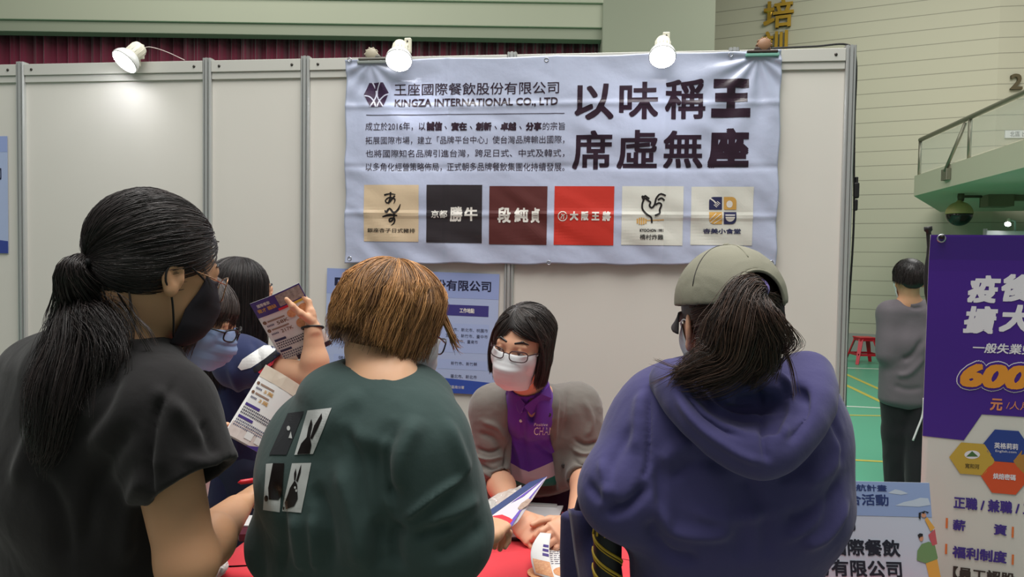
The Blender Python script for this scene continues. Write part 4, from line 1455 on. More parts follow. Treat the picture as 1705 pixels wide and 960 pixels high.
def tail(center, radius, n, k=26, wave=.006, freq=10, ends=(.75, 1.0), flat=(1, 1), taperend=1.0, jit=.3):
    """a hanging bundle of strands along a centre line (world)"""
    C = spline(center, k)
    T = np.gradient(C, axis=0); T /= np.linalg.norm(T, axis=1)[:, None]
    ref = V(1, 0, 0); u = np.cross(T, V(0, 1, .01)); u /= np.linalg.norm(u, axis=1)[:, None]; w = np.cross(T, u)
    R_ = np.interp(np.linspace(0, 1, k), np.linspace(0, 1, len(radius)), radius)
    a = rng.uniform(0, 2 * math.pi, n); r = np.sqrt(rng.uniform(.05, 1, n))
    out = np.zeros((n, k, 3))
    e = rng.uniform(ends[0], ends[1], n)
    ph = rng.uniform(0, 6.28, n); am = rng.normal(0, 1, n)
    cl = rng.integers(0, 14, n)       # locks share a wave
    cph = rng.uniform(0, 6.28, 14); cam_ = rng.normal(0, 1.0, 14); cofs = rng.normal(0, .35, (14, 2))
    for i, t in enumerate(np.linspace(0, 1, k)):
        tt = t * e
        idx = tt * (k - 1); i0 = np.minimum(idx.astype(int), k - 2); f = (idx - i0)[:, None]
        c = C[i0] * (1 - f) + C[i0 + 1] * f; uu = u[i0]; ww = w[i0]
        rr_ = R_[i0] * (1 - f[:, 0]) + R_[i0 + 1] * f[:, 0]
        x = (np.cos(a) * r + cofs[cl, 0] * t) * rr_ * flat[0] + wave * t * (np.sin(tt * freq + cph[cl]) * cam_[cl] + jit * np.sin(tt * freq * 1.6 + ph) * am)
        y = (np.sin(a) * r + cofs[cl, 1] * t) * rr_ * flat[1] + wave * t * (np.cos(tt * freq * .9 + cph[cl]) * cam_[cl] + jit * np.cos(tt * freq * 1.4 + ph) * am)
        out[:, i] = c + uu * x[:, None] + ww * y[:, None]
    return out


def locks(guides, per, rad, k=20, wave=.0):
    """loose locks: each guide polyline (world) carries a few strands"""
    out = []
    for g in guides:
        C = spline(g, k)
        for j in range(per):
            o_ = rng.normal(0, rad, 3); f = np.linspace(0.2, 1, k)[:, None] * (rng.uniform(.4, 1.2))
            out.append(C + o_ * f + rng.normal(0, rad * .6, 3) * np.linspace(0, 1, k)[:, None] ** 2)
    return np.array(out)


def push_out(P, ops, cen, gap):
    for _ in range(5):
        d = sdf_eval(ops, P)
        w = P - cen; w /= np.linalg.norm(w, axis=1)[:, None]
        P = P + w * np.clip(gap - d, 0, .02)[:, None]
    return P


def mask_mesh(h, m, parent, label=None, wide=.066, bulge=0.0, pleat=.0035, top=.002, low=-.108, name='face_mask', yside=.020, fold=False):
    nu, nv = 33, 29
    vs = []
    for j in range(nv):
        v = j / (nv - 1)
        z = top + (low - top) * v
        yf = np.interp(v, [0, .12, .35, .55, .8, .93, 1], [.104, .113 + bulge * .5, .126 + bulge, .122 + bulge, .112 + bulge * .5, .098, .082])
        hw = np.interp(v, [0, .3, .7, 1], [wide * .94, wide, wide * .97, wide * .80])
        ys = np.interp(v, [0, .5, 1], [yside + .016, yside, yside - .002])
        for i in range(nu):
            u = -1 + 2 * i / (nu - 1)
            x = hw * math.sin(u * math.pi / 2) * (abs(u) ** .12 if u else 1)
            y = ys + (yf - ys) * (1 - abs(u) ** 2.3)
            zz = z + .010 * (1 - abs(u)) * (1 if v < .1 else .4) * (1 - v) - .010 * abs(u) * (v - .5)
            tri = (v * 4.2) % 1
            y += pleat * (1 - abs(u) ** 4) * (tri - .5) * (1 if .12 < v < .88 else .2)
            if fold: y += .012 * math.exp(-(u / .06) ** 2) * math.sin(v * math.pi)
            vs.append(h.L((x, y, zz)))
    vs = list(push_out(np.array(vs), head_ops(h, False), h.L((0, 0, -.05)), .0035))
    f = [(j * nu + i, j * nu + i + 1, (j + 1) * nu + i + 1, (j + 1) * nu + i) for j in range(nv - 1) for i in range(nu - 1)]
    o = mesh_np(name, vs, f, m, parent, True)
    s = o.modifiers.new('thick', 'SOLIDIFY'); s.thickness = .0012
    if label: o['label'] = label
    cor = {}
    for sx, i in ((-1, 0), (1, nu - 1)):
        cor[sx] = (vs[2 * nu + i], vs[(nv - 4) * nu + i])
    return o, cor


def ear_loops(h, cor, m, maskobj, r=.0014, sides=(-1, 1)):
    for sx in sides:
        up_, lo_ = cor[sx]
        tb = h.L((sx * .080, .004, .016)); bb = h.L((sx * .0815, -.024, .006)); cb = h.L((sx * .0815, -.024, -.018)); db = h.L((sx * .076, -.004, -.038))
        tube('ear_loop', spline([up_, (np.asarray(up_) + tb) / 2 + h.M[:, 0] * sx * .004, tb, bb, cb, db, (np.asarray(lo_) + db) / 2 + h.M[:, 0] * sx * .003, lo_], 30), r, m, maskobj, 6)


def glasses(h, parent, m, w=.0235, hgt=.0145, z=.004, y=.108, thick=.0016, lab=None, gap=.009, temples=(-1, 1), drop=.0):
    bm = bmesh.new()
    lens = []
    for sx in (-1, 1):
        cx = sx * (gap + w)
        pts = []
        for a in np.linspace(0, 2 * math.pi, 28, endpoint=False):
            ca, sa = math.cos(a), math.sin(a)
            x = cx + w * math.copysign(abs(ca) ** .6, ca); zz = z + hgt * math.copysign(abs(sa) ** .7, sa)
            pts.append(h.L((x, y - 6.0 * (abs(x)) ** 2 * 1.0, zz)))
        add_tube(bm, pts, thick * h.s, 6, closed=True); lens.append(pts)
    yb = y
    add_tube(bm, spline([h.L((-gap, yb - .001, z + .004)), h.L((0, yb + .003, z + .007)), h.L((gap, yb - .001, z + .004))], 8), thick * h.s, 6)
    fo = bm_obj('glasses', bm, m, parent, True)
    if lab: fo['label'] = lab
    M_l = mat('lens_clear', (235, 240, 242), 0.03, 0.5, alpha=0.10)
    for pts in lens:
        bm = bmesh.new(); add_arrays(bm, pts, [tuple(range(len(pts)))]); o = bm_obj('lens', bm, M_l, fo)
    for sx in temples:
        xo = sx * (gap + 2 * w)
        tube('temple', spline([h.L((xo, y - 6 * xo * xo, z + .006)), h.L((sx * .0765, .05, z + .008)), h.L((sx * .0785, .005, z + .008)), h.L((sx * .079, -.022, z - .008))], 16), thick * h.s, m, fo, 6)
    return fo


def eyes(h, parent, look=(0, 0), iris=(52, 34, 26)):
    for sx in (-1, 1):
        c = V(sx * .031, .0805, .0068)
        bm = bmesh.new()
        bmesh.ops.create_uvsphere(bm, u_segments=20, v_segments=14, radius=.0118 * h.s)
        for v in bm.verts: v.co = Vector(h.L(c) + np.array(v.co))
        e = bm_obj('eyeball', bm, mat('eye_white', (226, 220, 214), 0.2), parent, True)
        d = nrm(V(look[0], 1, look[1]))
        bm = bmesh.new(); add_lathe(bm, [(.0054 * h.s, -.0012), (.0054 * h.s, .0004), (.003 * h.s, .0012), (.0002, .0013)], h.L(c + d * .0112), h.M @ d, 18)
        bm_obj('iris', bm, mat('iris_brown', iris, 0.12), e, True)


def brows(h, parent, m, z=.034, tilt=.10):
    for sx in (-1, 1):
        sdf_mesh('eyebrow', [h.rc((sx * .014, .0935, z), (sx * .034, .090, z + .005 + tilt * .02), .0032, .0034, k=.003), h.rc((sx * .034, .090, z + .005 + tilt * .02), (sx * .050, .079, z + .001), .0034, .0016, k=.003)], .0014, m, parent)


def shoe(J, ank, fwd, m, parent):
    f = nrm(V(fwd[0], fwd[1], 0)); a = np.asarray(ank, float)
    s = np.cross(f, V(0, 0, 1))
    g = V(a[0], a[1], 0)
    sdf_mesh('shoe', [ec(g - f * .07 + V(0, 0, .038), g + f * .17 + V(0, 0, .032), s, .036, .042, .040, .030, k=.02), ec(g + V(0, 0, .05), g + V(0, 0, .10), s, .038, .04, .05, .05, k=.03),
                      boxop(g + V(0, 0, -.05), np.stack([s, f, V(0, 0, 1)], 1), (.2, .4, .05), k=.004, sub=True)], .008, m, parent)


def legs(name_m, m, parent, pel, side, fwd, hipw, knees=None, ank=None, r=(.105, .075, .06), hip_t=.12, top=None, shoe_m=None, h=.010, rise=.05):
    """trousers from the waist to the ankles, and shoes"""
    side = nrm(V(side[0], side[1], 0)); f = nrm(V(fwd[0], fwd[1], 0))
    pel = np.asarray(pel, float)
    hips = [pel + side * sx * hipw * .5 - V(0, 0, .04) for sx in (-1, 1)]
    ank = ank or [V(q[0], q[1], .09) + side * sx * .01 for q, sx in zip(hips, (-1, 1))]
    knees = knees or [(q + a) / 2 + f * .02 + V(0, 0, .03) for q, a in zip(hips, ank)]
    ops = [ec(pel + V(0, 0, -.06), pel + V(0, 0, rise), side, hipw, hipw * .9, hip_t, hip_t * .92, k=.05)]
    for q, kn, a in zip(hips, knees, ank):
        ops += [rc(q, kn, r[0], r[1], k=.02), rc(kn, a + V(0, 0, -.02), r[1], r[2], k=.03)]
    o = sdf_mesh('trousers', ops, h, m, parent)
    ruffle(o, .006, 9, (1, 1, .6), seed=int(abs(pel[0]) * 100) % 50)
    for a in ank:
        shoe(None, a, fwd, shoe_m or mat('shoe_dark', (40, 40, 44), 0.6), parent)
    leg_ops = []
    for q, kn, a in zip(hips, knees, ank):
        leg_ops += [rc(q, kn, r[0] * .78, r[1] * .72, k=.03), rc(kn, a, r[1] * .7, .036, k=.03), rc(a + V(0, 0, -.02), a + f * .12 + V(0, 0, -.055), .03, .024, k=.02)]
    return leg_ops, ank


def neckband(o, a, b, r, m, rad=.006, n=40):
    """knitted band sewn round the neck opening of a shirt"""
    a = np.asarray(a, float); ax = nrm(np.asarray(b, float) - a); u = nrm(np.cross(ax, V(0, 1, .1))); w = np.cross(ax, u)
    d = get_co(o) - a; h = d @ ax; x = d @ u; y = d @ w; R_ = np.hypot(x, y)
    ang = np.arctan2(y, x); pts = []
    for k in range(n):
        t = -math.pi + 2 * math.pi * k / n
        s_ = (np.abs((ang - t + math.pi) % (2 * math.pi) - math.pi) < .16) & (R_ < r + .012) & (np.abs(h) < .12)
        pts.append(np.quantile(h[s_], .93) if s_.sum() > 3 else np.nan)
    pts = np.array(pts); ok = ~np.isnan(pts)
    if ok.sum() < 6: return
    pts = np.interp(np.arange(n), np.nonzero(ok)[0], pts[ok])
    for _ in range(14): pts = .5 * pts + .25 * np.roll(pts, 1) + .25 * np.roll(pts, -1)
    P = [a + ax * (pts[k] - rad * .3) + (r + rad * .45) * (math.cos(-math.pi + 2 * math.pi * k / n) * u + math.sin(-math.pi + 2 * math.pi * k / n) * w) for k in range(n)]
    tube('neckband', P, rad, m, o, 8, closed=True)
# ------------------------------------------------------------------ ponytailed woman in the black T-shirt (left foreground)
M_skinA = skin_mat('skin_tan', (198, 150, 114))
M_hairblk = hair_mat('hair_black', (16, 13, 14), (70, 57, 54), .42)
M_tee = cloth('black_tee', (30, 28, 29), .9, .12)
pc = at(150, 760, 1.24)
A_ = empty('person', (pc[0], pc[1], 0), 'ponytailed woman in a plain black T-shirt and black face mask, standing at far left', 'person')
hA = Head(at(256, 452, 1.22), (.54, .84), .30, -.02, 1.0)
sideA = nrm(V(.87, -.49, 0)); fA = V(.49, .87, 0)
nb = at(196, 600, 1.21)
shR = at(262, 688, 1.13); shL = at(10, 672, 1.36)
elR = at(312, 936, 1.10); wrR = at(392, 848, 1.44); hdR = at(436, 802, 1.56)
elL = shL + V(-.06, .02, -.30); wrL = elL + V(.14, .24, .02)
chest = at(148, 780, 1.25); pel = V(chest[0] + .0, chest[1] + .02, .86)
legops, _ = legs('a', cloth('jeans_dark', (44, 46, 58), .85), A_, pel, sideA, fA, .17)
ops = head_ops(hA, True, -.12) + [rc(hA.L((0, -.028, -.05)), nb, .054, .060, k=.03), rc(nb, shR, .06, .06, k=.04), rc(nb, shL, .06, .06, k=.04),
                      ec(pel, chest + V(0, 0, .12), sideA, .14, .15, .09, .10, k=.06),
                      rc(shR, elR, .052, .043, k=.03), rc(elR, elR + (wrR - elR) * .35, .043, .044, k=.02), rc(elR + (wrR - elR) * .35, wrR, .044, .029, k=.02), rc(shL, elL, .052, .043, k=.03), rc(elL, wrL, .042, .028, k=.02)]
ops += hand_ops(wrR, hdR - wrR, V(-.5, -.2, .85), -1, (.7, .75, .8, .85), .3)
ops += hand_ops(wrL, nrm(V(.5, .8, .1)), V(-.3, -.1, .9), 1, (.5, .5, .5, .5), .3)
ops += legops
sdf_mesh('body', ops, .0030, M_skinA, A_)
# T-shirt
cu_ = at(322, 800, 1.105); dirc = nrm(cu_ - shR)
cuL = shL + (elL - shL) * .62
hem = V(pel[0], pel[1], .74)
sh_ops = [ec(hem, chest + V(0, 0, .02), sideA, .195, .19, .135, .13, k=.05), ec(chest, chest + V(0, 0, .17), sideA, .19, .15, .13, .11, k=.06),
          rc(nb + V(0, 0, -.015), shR, .070, .078, k=.07), rc(nb + V(0, 0, -.015), shL, .070, .078, k=.07), ec(nb + V(0, 0, -.06) - fA * .02, chest - fA * .015, sideA, .11, .17, .09, .115, k=.06),
          rc(shR, cu_ + dirc * .02, .078, .070, k=.05), rc(shL, cuL + .02 * nrm(cuL - shL), .078, .07, k=.05)]
sh_ops += cuff(cu_, dirc, .056, .085) + cuff(cuL, nrm(cuL - shL), .056, .085)
sh_ops += [rc(nb + V(0, 0, -.0), hA.L((0, -.028, -.05)), .066, .062, k=.006, sub=True), el(nb + fA * .05 + V(0, 0, -.01), (.06, .06, .05), None, .008, True)]
shA = sdf_mesh('t_shirt', sh_ops, .0045, M_tee, A_)
ruffle(shA, .0035, 8, (1, 1, .55), 3); ruffle(shA, .0011, 24, (1, 1, .6), 5)
folds(shA, [([(250, 640), (300, 690), (345, 745)], .012, .006), ([(293, 632), (262, 690), (250, 770), (256, 830)], .006, -.006), ([(300, 660), (275, 720), (268, 800)], .014, .006),
            ([(230, 700), (180, 760), (150, 850), (140, 940)], .016, -.008), ([(250, 780), (215, 850), (205, 950)], .016, .009), ([(120, 640), (60, 720), (20, 820)], .018, .007),
            ([(60, 780), (100, 860), (110, 950)], .016, -.007), ([(330, 700), (360, 760)], .010, -.005), ([(300, 760), (340, 770), (375, 765)], .008, .004), ([(200, 610), (170, 680), (120, 740)], .014, -.005)])
neckband(shA, nb, hA.L((0, -.028, -.05)), .064, M_tee)
# hair: combed back into a low ponytail
M_ = hA
sc = sdf_mesh('hair', [hA.el(SK_C, SK_R + .006, k=.01), hA.el((0, -.045, -.01), (.066, .052, .052), k=.03),
                       boxop(hA.L((0, .125, -.03)), hA.M, (.2, .075, .105), k=.012, sub=True), boxop(hA.L((0, .03, -.10)), hA.M, (.2, .07, .085), k=.012, sub=True),
                       boxop(hA.L((.10, .012, -.02)), hA.M, (.045, .024, .045), k=.01, sub=True), boxop(hA.L((-.10, .012, -.02)), hA.M, (.045, .024, .045), k=.01, sub=True)], .004, M_hairblk, A_)
set_tint(sc, .05)


def regA(D):
    # roots along the hairline: forehead, temples, nape
    fr = (D[:, 1] > .35) & (D[:, 2] > .28) & (D[:, 2] < .75)
    sd = (np.abs(D[:, 0]) > .55) & (D[:, 1] > -.1) & (D[:, 2] > -.05)
    np_ = (D[:, 1] < -.1) & (D[:, 2] < -.25) & (D[:, 2] > -.62)
    tp = (D[:, 2] > .6)
    bk = (D[:, 1] < .1) & (D[:, 2] > -.93) & (rng.random(len(D)) < .6)
    return fr | sd | np_ | tp | bk


tieA = V(-.010, -.112, -.014)
P1 = pulled(hA, 4200, tieA, regA, (.006, .013))
P1 = settle(P1, [hA.el(SK_C, SK_R + .006, k=.01), hA.el((0, -.045, -.01), (.066, .052, .052), k=.03)], hA, (.0008, .004))
strands('hair_strands', P1, .00055, M_hairblk, sc, rng.beta(1.3, 3.0, len(P1)))
tw = hA.L(tieA)
tube('hair_tie', spline([tw + .0145 * (math.cos(t) * hA.M[:, 0] + math.sin(t) * nrm(hA.M[:, 2] * .55 + hA.M[:, 1] * .8)) - hA.M[:, 2] * .006 for t in np.linspace(0, 6.283, 16)], 30), .0065, mat('elastic_black', (16, 15, 18), .7), sc, 8)
cen = [tw, tw + V(-.004, -.022, -.022), at(138, 505, 1.15), at(130, 565, 1.115), at(106, 645, 1.085), at(82, 720, 1.085), at(64, 765, 1.10)]
cen2 = [tw, tw + V(.0, -.020, -.022), at(160, 512, 1.145), at(178, 562, 1.11), at(168, 622, 1.085), at(145, 685, 1.08)]
cen3 = [tw, tw + V(-.006, -.020, -.020), at(122, 515, 1.16), at(100, 585, 1.135), at(78, 660, 1.115), at(58, 735, 1.11)]
T1 = tail(cen, [.011, .018, .030, .036, .036, .026, .010], 1900, wave=.012, freq=13, ends=(.65, 1))
T2 = tail(cen2, [.011, .017, .026, .030, .024, .008], 900, wave=.014, freq=13, ends=(.55, 1))
T3 = tail(cen3, [.011, .016, .024, .028, .020, .006], 700, wave=.012, freq=12, ends=(.6, 1))
TT = np.concatenate([T1, T2, T3])
strands('ponytail', TT, .0006, M_hairblk, sc, rng.beta(1.2, 3.2, len(TT)))
W1 = locks([[hA.L((.05, -.075, -.055)), at(215, 520, 1.14), at(232, 555, 1.12), at(252, 590, 1.13)], [hA.L((.055, -.06, -.05)), at(222, 520, 1.13), at(248, 548, 1.12), at(262, 575, 1.12)],
            [hA.L((.03, -.09, -.05)), at(190, 540, 1.14), at(200, 590, 1.11)], [hA.L((.066, .05, .065)), at(318, 405, 1.20), at(340, 450, 1.22), at(352, 480, 1.23)],
            [hA.L((.04, .075, .08)), at(330, 400, 1.24), at(350, 430, 1.26), at(353, 455, 1.27)]], 9, .003)
strands('loose_locks', W1, .0006, M_hairblk, sc)
mk, cor = mask_mesh(hA, mat('mask_black', (44, 40, 46), .75, .2, bump=[(700, .2, .0006)]), A_, 'black face mask', bulge=.006, pleat=.001, fold=True, yside=.034)
ear_loops(hA, cor, mat('loop_black', (20, 18, 20), .7), mk, .0017)
glasses(hA, A_, mat('frame_gold', (176, 130, 96), .25, .6, metal=.7), .0245, .022, .002, .121, .0010, 'thin gold-rimmed glasses')
eyes(hA, A_)
brows(hA, A_, M_hairblk)
# ------------------------------------------------------------------ brown-haired visitor in the dark green long T-shirt (centre foreground)
M_skinB = skin_mat('skin_fair', (222, 172, 136))
M_hairbr = hair_mat('hair_brown', (58, 31, 19), (232, 172, 110), .42)
M_green_t = cloth('dark_green_cotton', (58, 75, 73), .92, .1)
pc = at(625, 800, 1.26)
B_ = empty('person', (pc[0], pc[1] + .03, 0), 'visitor with short brown hair and a dark green T-shirt with rabbit prints on its back', 'person')
hB = Head(at(650, 548, 1.31), (.60, .80), .36, -.05, .95)
sideB = nrm(V(.95, -.30, 0)); fB = V(.30, .95, 0)
nb = at(640, 658, 1.24)
shL = at(530, 738, 1.33); shR = at(690, 748, 1.19)
elR = at(738, 892, 1.20); wrR = at(788, 905, 1.44); elL = at(478, 905, 1.36); wrL = at(560, 900, 1.62)
chest = at(622, 800, 1.28); pel = V(chest[0] - .01, chest[1] + .02, .84)
legops, _ = legs('b', cloth('trousers_black', (34, 34, 38), .9), B_, pel, sideB, fB, .165)
ops = head_ops(hB) + [rc(hB.L((0, -.03, -.05)), nb, .047, .052, k=.03), rc(nb, shR, .055, .055, k=.04), rc(nb, shL, .055, .055, k=.04),
                      ec(pel, chest + V(0, 0, .10), sideB, .14, .15, .09, .10, k=.06), rc(shR, elR, .05, .042, k=.03), rc(elR, wrR, .042, .027, k=.02), rc(shL, elL, .05, .042, k=.03), rc(elL, wrL, .042, .027, k=.02)]
hdR = at(832, 866, 1.52)
ops += hand_ops(wrR, nrm(at(826, 868, 1.52) - wrR), V(-.2, -.4, .9), -1, (.75, .8, .85, .9), .35)
ops += hand_ops(wrL, nrm(V(.5, .8, .25)), V(-.5, -.1, .8), 1, (.6, .6, .6, .6), .3)
ops += legops
sdf_mesh('body', ops, .0030, M_skinB, B_)
cuR = elR + (wrR - elR) * .62; cuLn = elL + (wrL - elL) * .62
hem = V(pel[0], pel[1], .70)
sh_ops = [ec(hem, chest, sideB, .175, .185, .135, .135, k=.05), ec(chest, chest + V(0, 0, .15), sideB, .185, .135, .135, .11, k=.06),
          rc(nb + V(0, 0, -.050), shR, .056, .080, k=.06), rc(nb + V(0, 0, -.050), shL, .056, .080, k=.06), ec(nb + V(0, 0, -.05) - fB * .015, chest - fB * .02, sideB, .10, .165, .085, .125, k=.07),
          rc(shR, elR, .078, .076, k=.05), rc(elR, cuR + nrm(cuR - elR) * .02, .076, .055, k=.03), rc(shL, elL, .080, .070, k=.05), rc(elL, cuLn + nrm(cuLn - elL) * .02, .07, .055, k=.03)]
sh_ops += cuff(cuR, nrm(wrR - elR), .042, .07) + cuff(cuLn, nrm(wrL - elL), .042, .07)
sh_ops += [rc(nb, hB.L((0, -.03, -.05)), .055, .052, k=.006, sub=True), el(nb + fB * .05 + V(0, 0, 0), (.055, .055, .045), None, .008, True)]
shB = sdf_mesh('t_shirt', sh_ops, .0045, M_green_t, B_)
ruffle(shB, .0032, 7, (1, 1, .5), 13); ruffle(shB, .0011, 22, (1, 1, .55), 15)
folds(shB, [([(776, 790), (735, 815), (695, 845), (668, 868)], .006, .007), ([(660, 690), (640, 750), (642, 800), (660, 850)], .018, -.010), ([(700, 690), (665, 760), (655, 830)], .016, .009),
            ([(600, 720), (640, 830), (640, 950)], .02, -.009), ([(560, 760), (590, 860), (600, 955)], .018, .009), ([(520, 800), (545, 870), (550, 955)], .014, -.008), ([(490, 850), (505, 955)], .014, .008),
            ([(668, 870), (655, 905), (660, 955)], .014, -.010), ([(700, 880), (760, 850), (800, 830)], .012, .006), ([(720, 930), (770, 900), (810, 870)], .014, -.006), ([(610, 650), (560, 690), (510, 760)], .02, .005),
            ([(560, 690), (600, 730), (640, 740)], .016, .004), ([(740, 690), (768, 760), (778, 792)], .014, .006), ([(655, 700), (632, 760), (636, 820), (655, 870)], .008, .006), ([(630, 860), (625, 910), (632, 955)], .010, -.007), ([(690, 900), (720, 880), (760, 868)], .010, -.006), ([(575, 700), (598, 790), (606, 880)], .010, -.005), ([(520, 850), (528, 955)], .009, .006), ([(455, 800), (470, 870), (470, 955)], .012, -.006)])

# ---- four printed squares with rabbits, laid on the cloth
bvB = bvh_of(shB)


def drape(name, px_polys, off, m, parent, bv, cell=4):
    """print on cloth: outlines read in photo pixels, laid on the garment surface"""
    bm = bmesh.new()
    for q in px_polys:
        try: bm.faces.new([bm.verts.new((x, y, 0)) for x, y in q])
        except ValueError: pass
    bmesh.ops.triangulate(bm, faces=bm.faces)
    xs = [v.co.x for v in bm.verts]; ys = [v.co.y for v in bm.verts]
    for x in np.arange(math.floor(min(xs) / cell) * cell + .37, max(xs), cell):
        bmesh.ops.bisect_plane(bm, geom=bm.verts[:] + bm.edges[:] + bm.faces[:], plane_co=(x, 0, 0), plane_no=(1, 0, 0))
    for y in np.arange(math.floor(min(ys) / cell) * cell + .37, max(ys), cell):
        bmesh.ops.bisect_plane(bm, geom=bm.verts[:] + bm.edges[:] + bm.faces[:], plane_co=(0, y, 0), plane_no=(0, 1, 0))
    bad = []
    for v in bm.verts:
        d = Vector(nrm(ray(v.co.x, v.co.y)))
        loc, no, _, _ = bv.ray_cast(Vector(CO), d)
        if loc is None: bad.append(v); continue
        v.co = loc + no * off * (1 if no.dot(d) < 0 else -1)
    bmesh.ops.delete(bm, geom=bad, context='VERTS')
    me = bpy.data.meshes.new(name); bm.to_mesh(me); bm.free()
    return link(name, me, m, parent)


M_prw = mat('print_greywhite', (186, 188, 186), .85); M_prd = mat('print_black', (30, 26, 26)); M_prdk = mat('print_darkfield', (34, 36, 40), .85)
e_ = lambda cx, cy, rx, ry, n=22, rot=0: [(cx + rx * math.cos(a) * math.cos(rot) - ry * math.sin(a) * math.sin(rot), cy + rx * math.cos(a) * math.sin(rot) + ry * math.sin(a) * math.cos(rot)) for a in np.linspace(0, 2 * math.pi, n, endpoint=False)]
p1 = drape('rabbit_square', [[(513, 683), (553, 679), (522, 755), (491, 757)]], .0012, M_prw, shB, bvB)
drape('rabbit_figure', [[(496, 756), (503, 738), (513, 727), (518, 728), (520, 740), (517, 755)], [(512, 729), (515, 712), (520, 697), (522, 706), (518, 727)], [(518, 729), (525, 708), (537, 688), (538, 696), (530, 714), (521, 731)]], .0020, M_prd, p1, bvB)
p2 = drape('dark_square', [[(480, 688), (507, 684), (478, 757), (449, 757)]], .0012, M_prdk, shB, bvB)
drape('rabbit_eye', [e_(482, 713, 2.8, 4), [(486, 718), (488, 730), (482, 729)]], .0020, M_prw, p2, bvB)
p3 = drape('rabbit_square', [[(444, 772), (455, 771), (473, 771), (466, 852), (439, 848)]], .0012, M_prw, shB, bvB)
drape('rabbit_figure', [[(456, 771), (475, 771), (470, 825), (464, 832), (449, 831), (448, 812)], e_(445, 829, 3.2, 5)], .0020, M_prd, p3, bvB)
p4 = drape('rabbit_square', [[(487, 771), (519, 770), (502, 853), (470, 850)]], .0012, M_prw, shB, bvB)
drape('rabbit_figure', [[(492, 799), (496, 806), (497, 830), (491, 842), (478, 847), (476, 836), (484, 812)], [(491, 799), (491, 788), (494, 779), (495, 789), (493, 799)], [(494, 800), (499, 783), (503, 772), (502, 786), (497, 802)], e_(474, 845, 2, 3)], .0020, M_prd, p4, bvB)
drape('rabbit_eye', [e_(493, 811, 1.6, 2.2), e_(495, 816, 1.6, 2.2)], .0026, M_prw, p4, bvB)

# ---- hair: layered bob
sc = sdf_mesh('hair', [hB.el(SK_C, SK_R + .004, k=.01), hB.el((0, -.035, .0), (.080, .072, .062), k=.03),
                       boxop(hB.L((0, .135, -.03)), hB.M, (.2, .075, .105), k=.012, sub=True), boxop(hB.L((0, .10, -.08)), hB.M, (.2, .09, .07), k=.012, sub=True)], .004, M_hairbr, B_)
set_tint(sc, .12)
n = 9500
az = rng.uniform(-math.pi, math.pi, n); az = az[np.abs(az) > .42]
zb_fn = lambda a: np.interp(np.abs(a), [0, .5, .9, 1.4, 2.2, 2.7, 3.15], [.035, .005, -.035, -.055, -.040, -.022, -.018])
lay = rng.random(len(az))
lkn = np.clip(.5 + .75 * vnoise(np.stack([az * 3.2, lay * 2.6, az * 0], 1), 77), 0, 1)
lk2 = vnoise(np.stack([az * 2.2 + 5, lay * 2.0, az * 0 + 3], 1), 78)
swp = .75 * lk2 * (.3 + .7 * lay) + .15
P1 = falling(hB, len(az), az, pole=(.0, -.30, 1), th0=(.0, 1.0), th1=.95 + .55 * lay ** .6, zend=zb_fn, zjit=.006, vol=.003 + .017 * lkn, sweep=swp, flip=-.006, wav=.005)
strands('hair_strands', P1, .00055, M_hairbr, sc, np.clip(rng.beta(1.8, 1.7, len(P1)) * (1.25 - .75 * lay) * (.45 + .85 * lkn), 0, 1))  # tint mixes dye streaks with top-light highlights on upper layers and raised locks
az = rng.uniform(1.7, 4.4, 900)
P2 = falling(hB, 900, az, pole=(.0, -.30, 1), th0=(.9, 1.3), th1=1.75, zend=-.040, zjit=.010, vol=(.002, .010), flip=.006, sweep=-.25)
strands('nape_strands', P2, .0007, M_hairbr, sc, rng.beta(1.0, 5, len(P2)))
lk = [[hB.L((.07, .05, .05)), hB.L((.086, .075, .02)), hB.L((.084, .095, .008)), hB.L((.078, .112, .006))], [hB.L((.06, .07, .06)), hB.L((.080, .085, .025)), hB.L((.074, .105, .012))]]
strands('side_lock', locks(lk, 34, .0055), .0007, M_hairbr, sc, rng.beta(2, 2, 68))
mk, cor = mask_mesh(hB, mat('mask_white', (226, 228, 230), .8, .2), B_, 'white surgical face mask', bulge=.004)
ear_loops(hB, cor, mat('loop_white', (226, 226, 224), .7), mk)
M_frb = mat('frame_dark', (40, 38, 48), .3)
glasses(hB, B_, M_frb, .0245, .016, .002, .118, .0016)
eyes(hB, B_); brows(hB, B_, M_hairbr)
# wrist watch on the right arm
# ------------------------------------------------------------------ cap wearer in the indigo hooded top (right foreground)
M_skinC = skin_mat('skin_rosy', (224, 168, 138))
M_hairdb = hair_mat('hair_dark_brown', (24, 16, 14), (112, 82, 66), .42)
M_hood = cloth('indigo_jersey', (70, 67, 112), .9, .15)
pc = at(1200, 800, 1.32)
C_ = empty('person', (pc[0], pc[1] + .02, 0), 'person in an indigo hooded top and olive grey cap with dark ponytail, seen from behind', 'person')
hC = Head(at(1212, 545, 1.30), (-.12, .99), .14, .02, 1.0)
sideC = nrm(V(.98, .10, 0)); fC = V(-.10, .98, 0)
nb = at(1226, 655, 1.27)
shL = at(1102, 722, 1.30); shR = at(1316, 720, 1.31)
elL = at(1046, 816, 1.25); wrL = at(1056, 872, 1.50); elR = at(1290, 806, 1.31); wrR = at(1250, 870, 1.55)
chest = at(1210, 810, 1.33); pel = V(chest[0] - .005, chest[1] + .02, .84)
legops, _ = legs('c', cloth('trousers_charcoal', (50, 50, 56), .9), C_, pel, sideC, fC, .18, hip_t=.14)
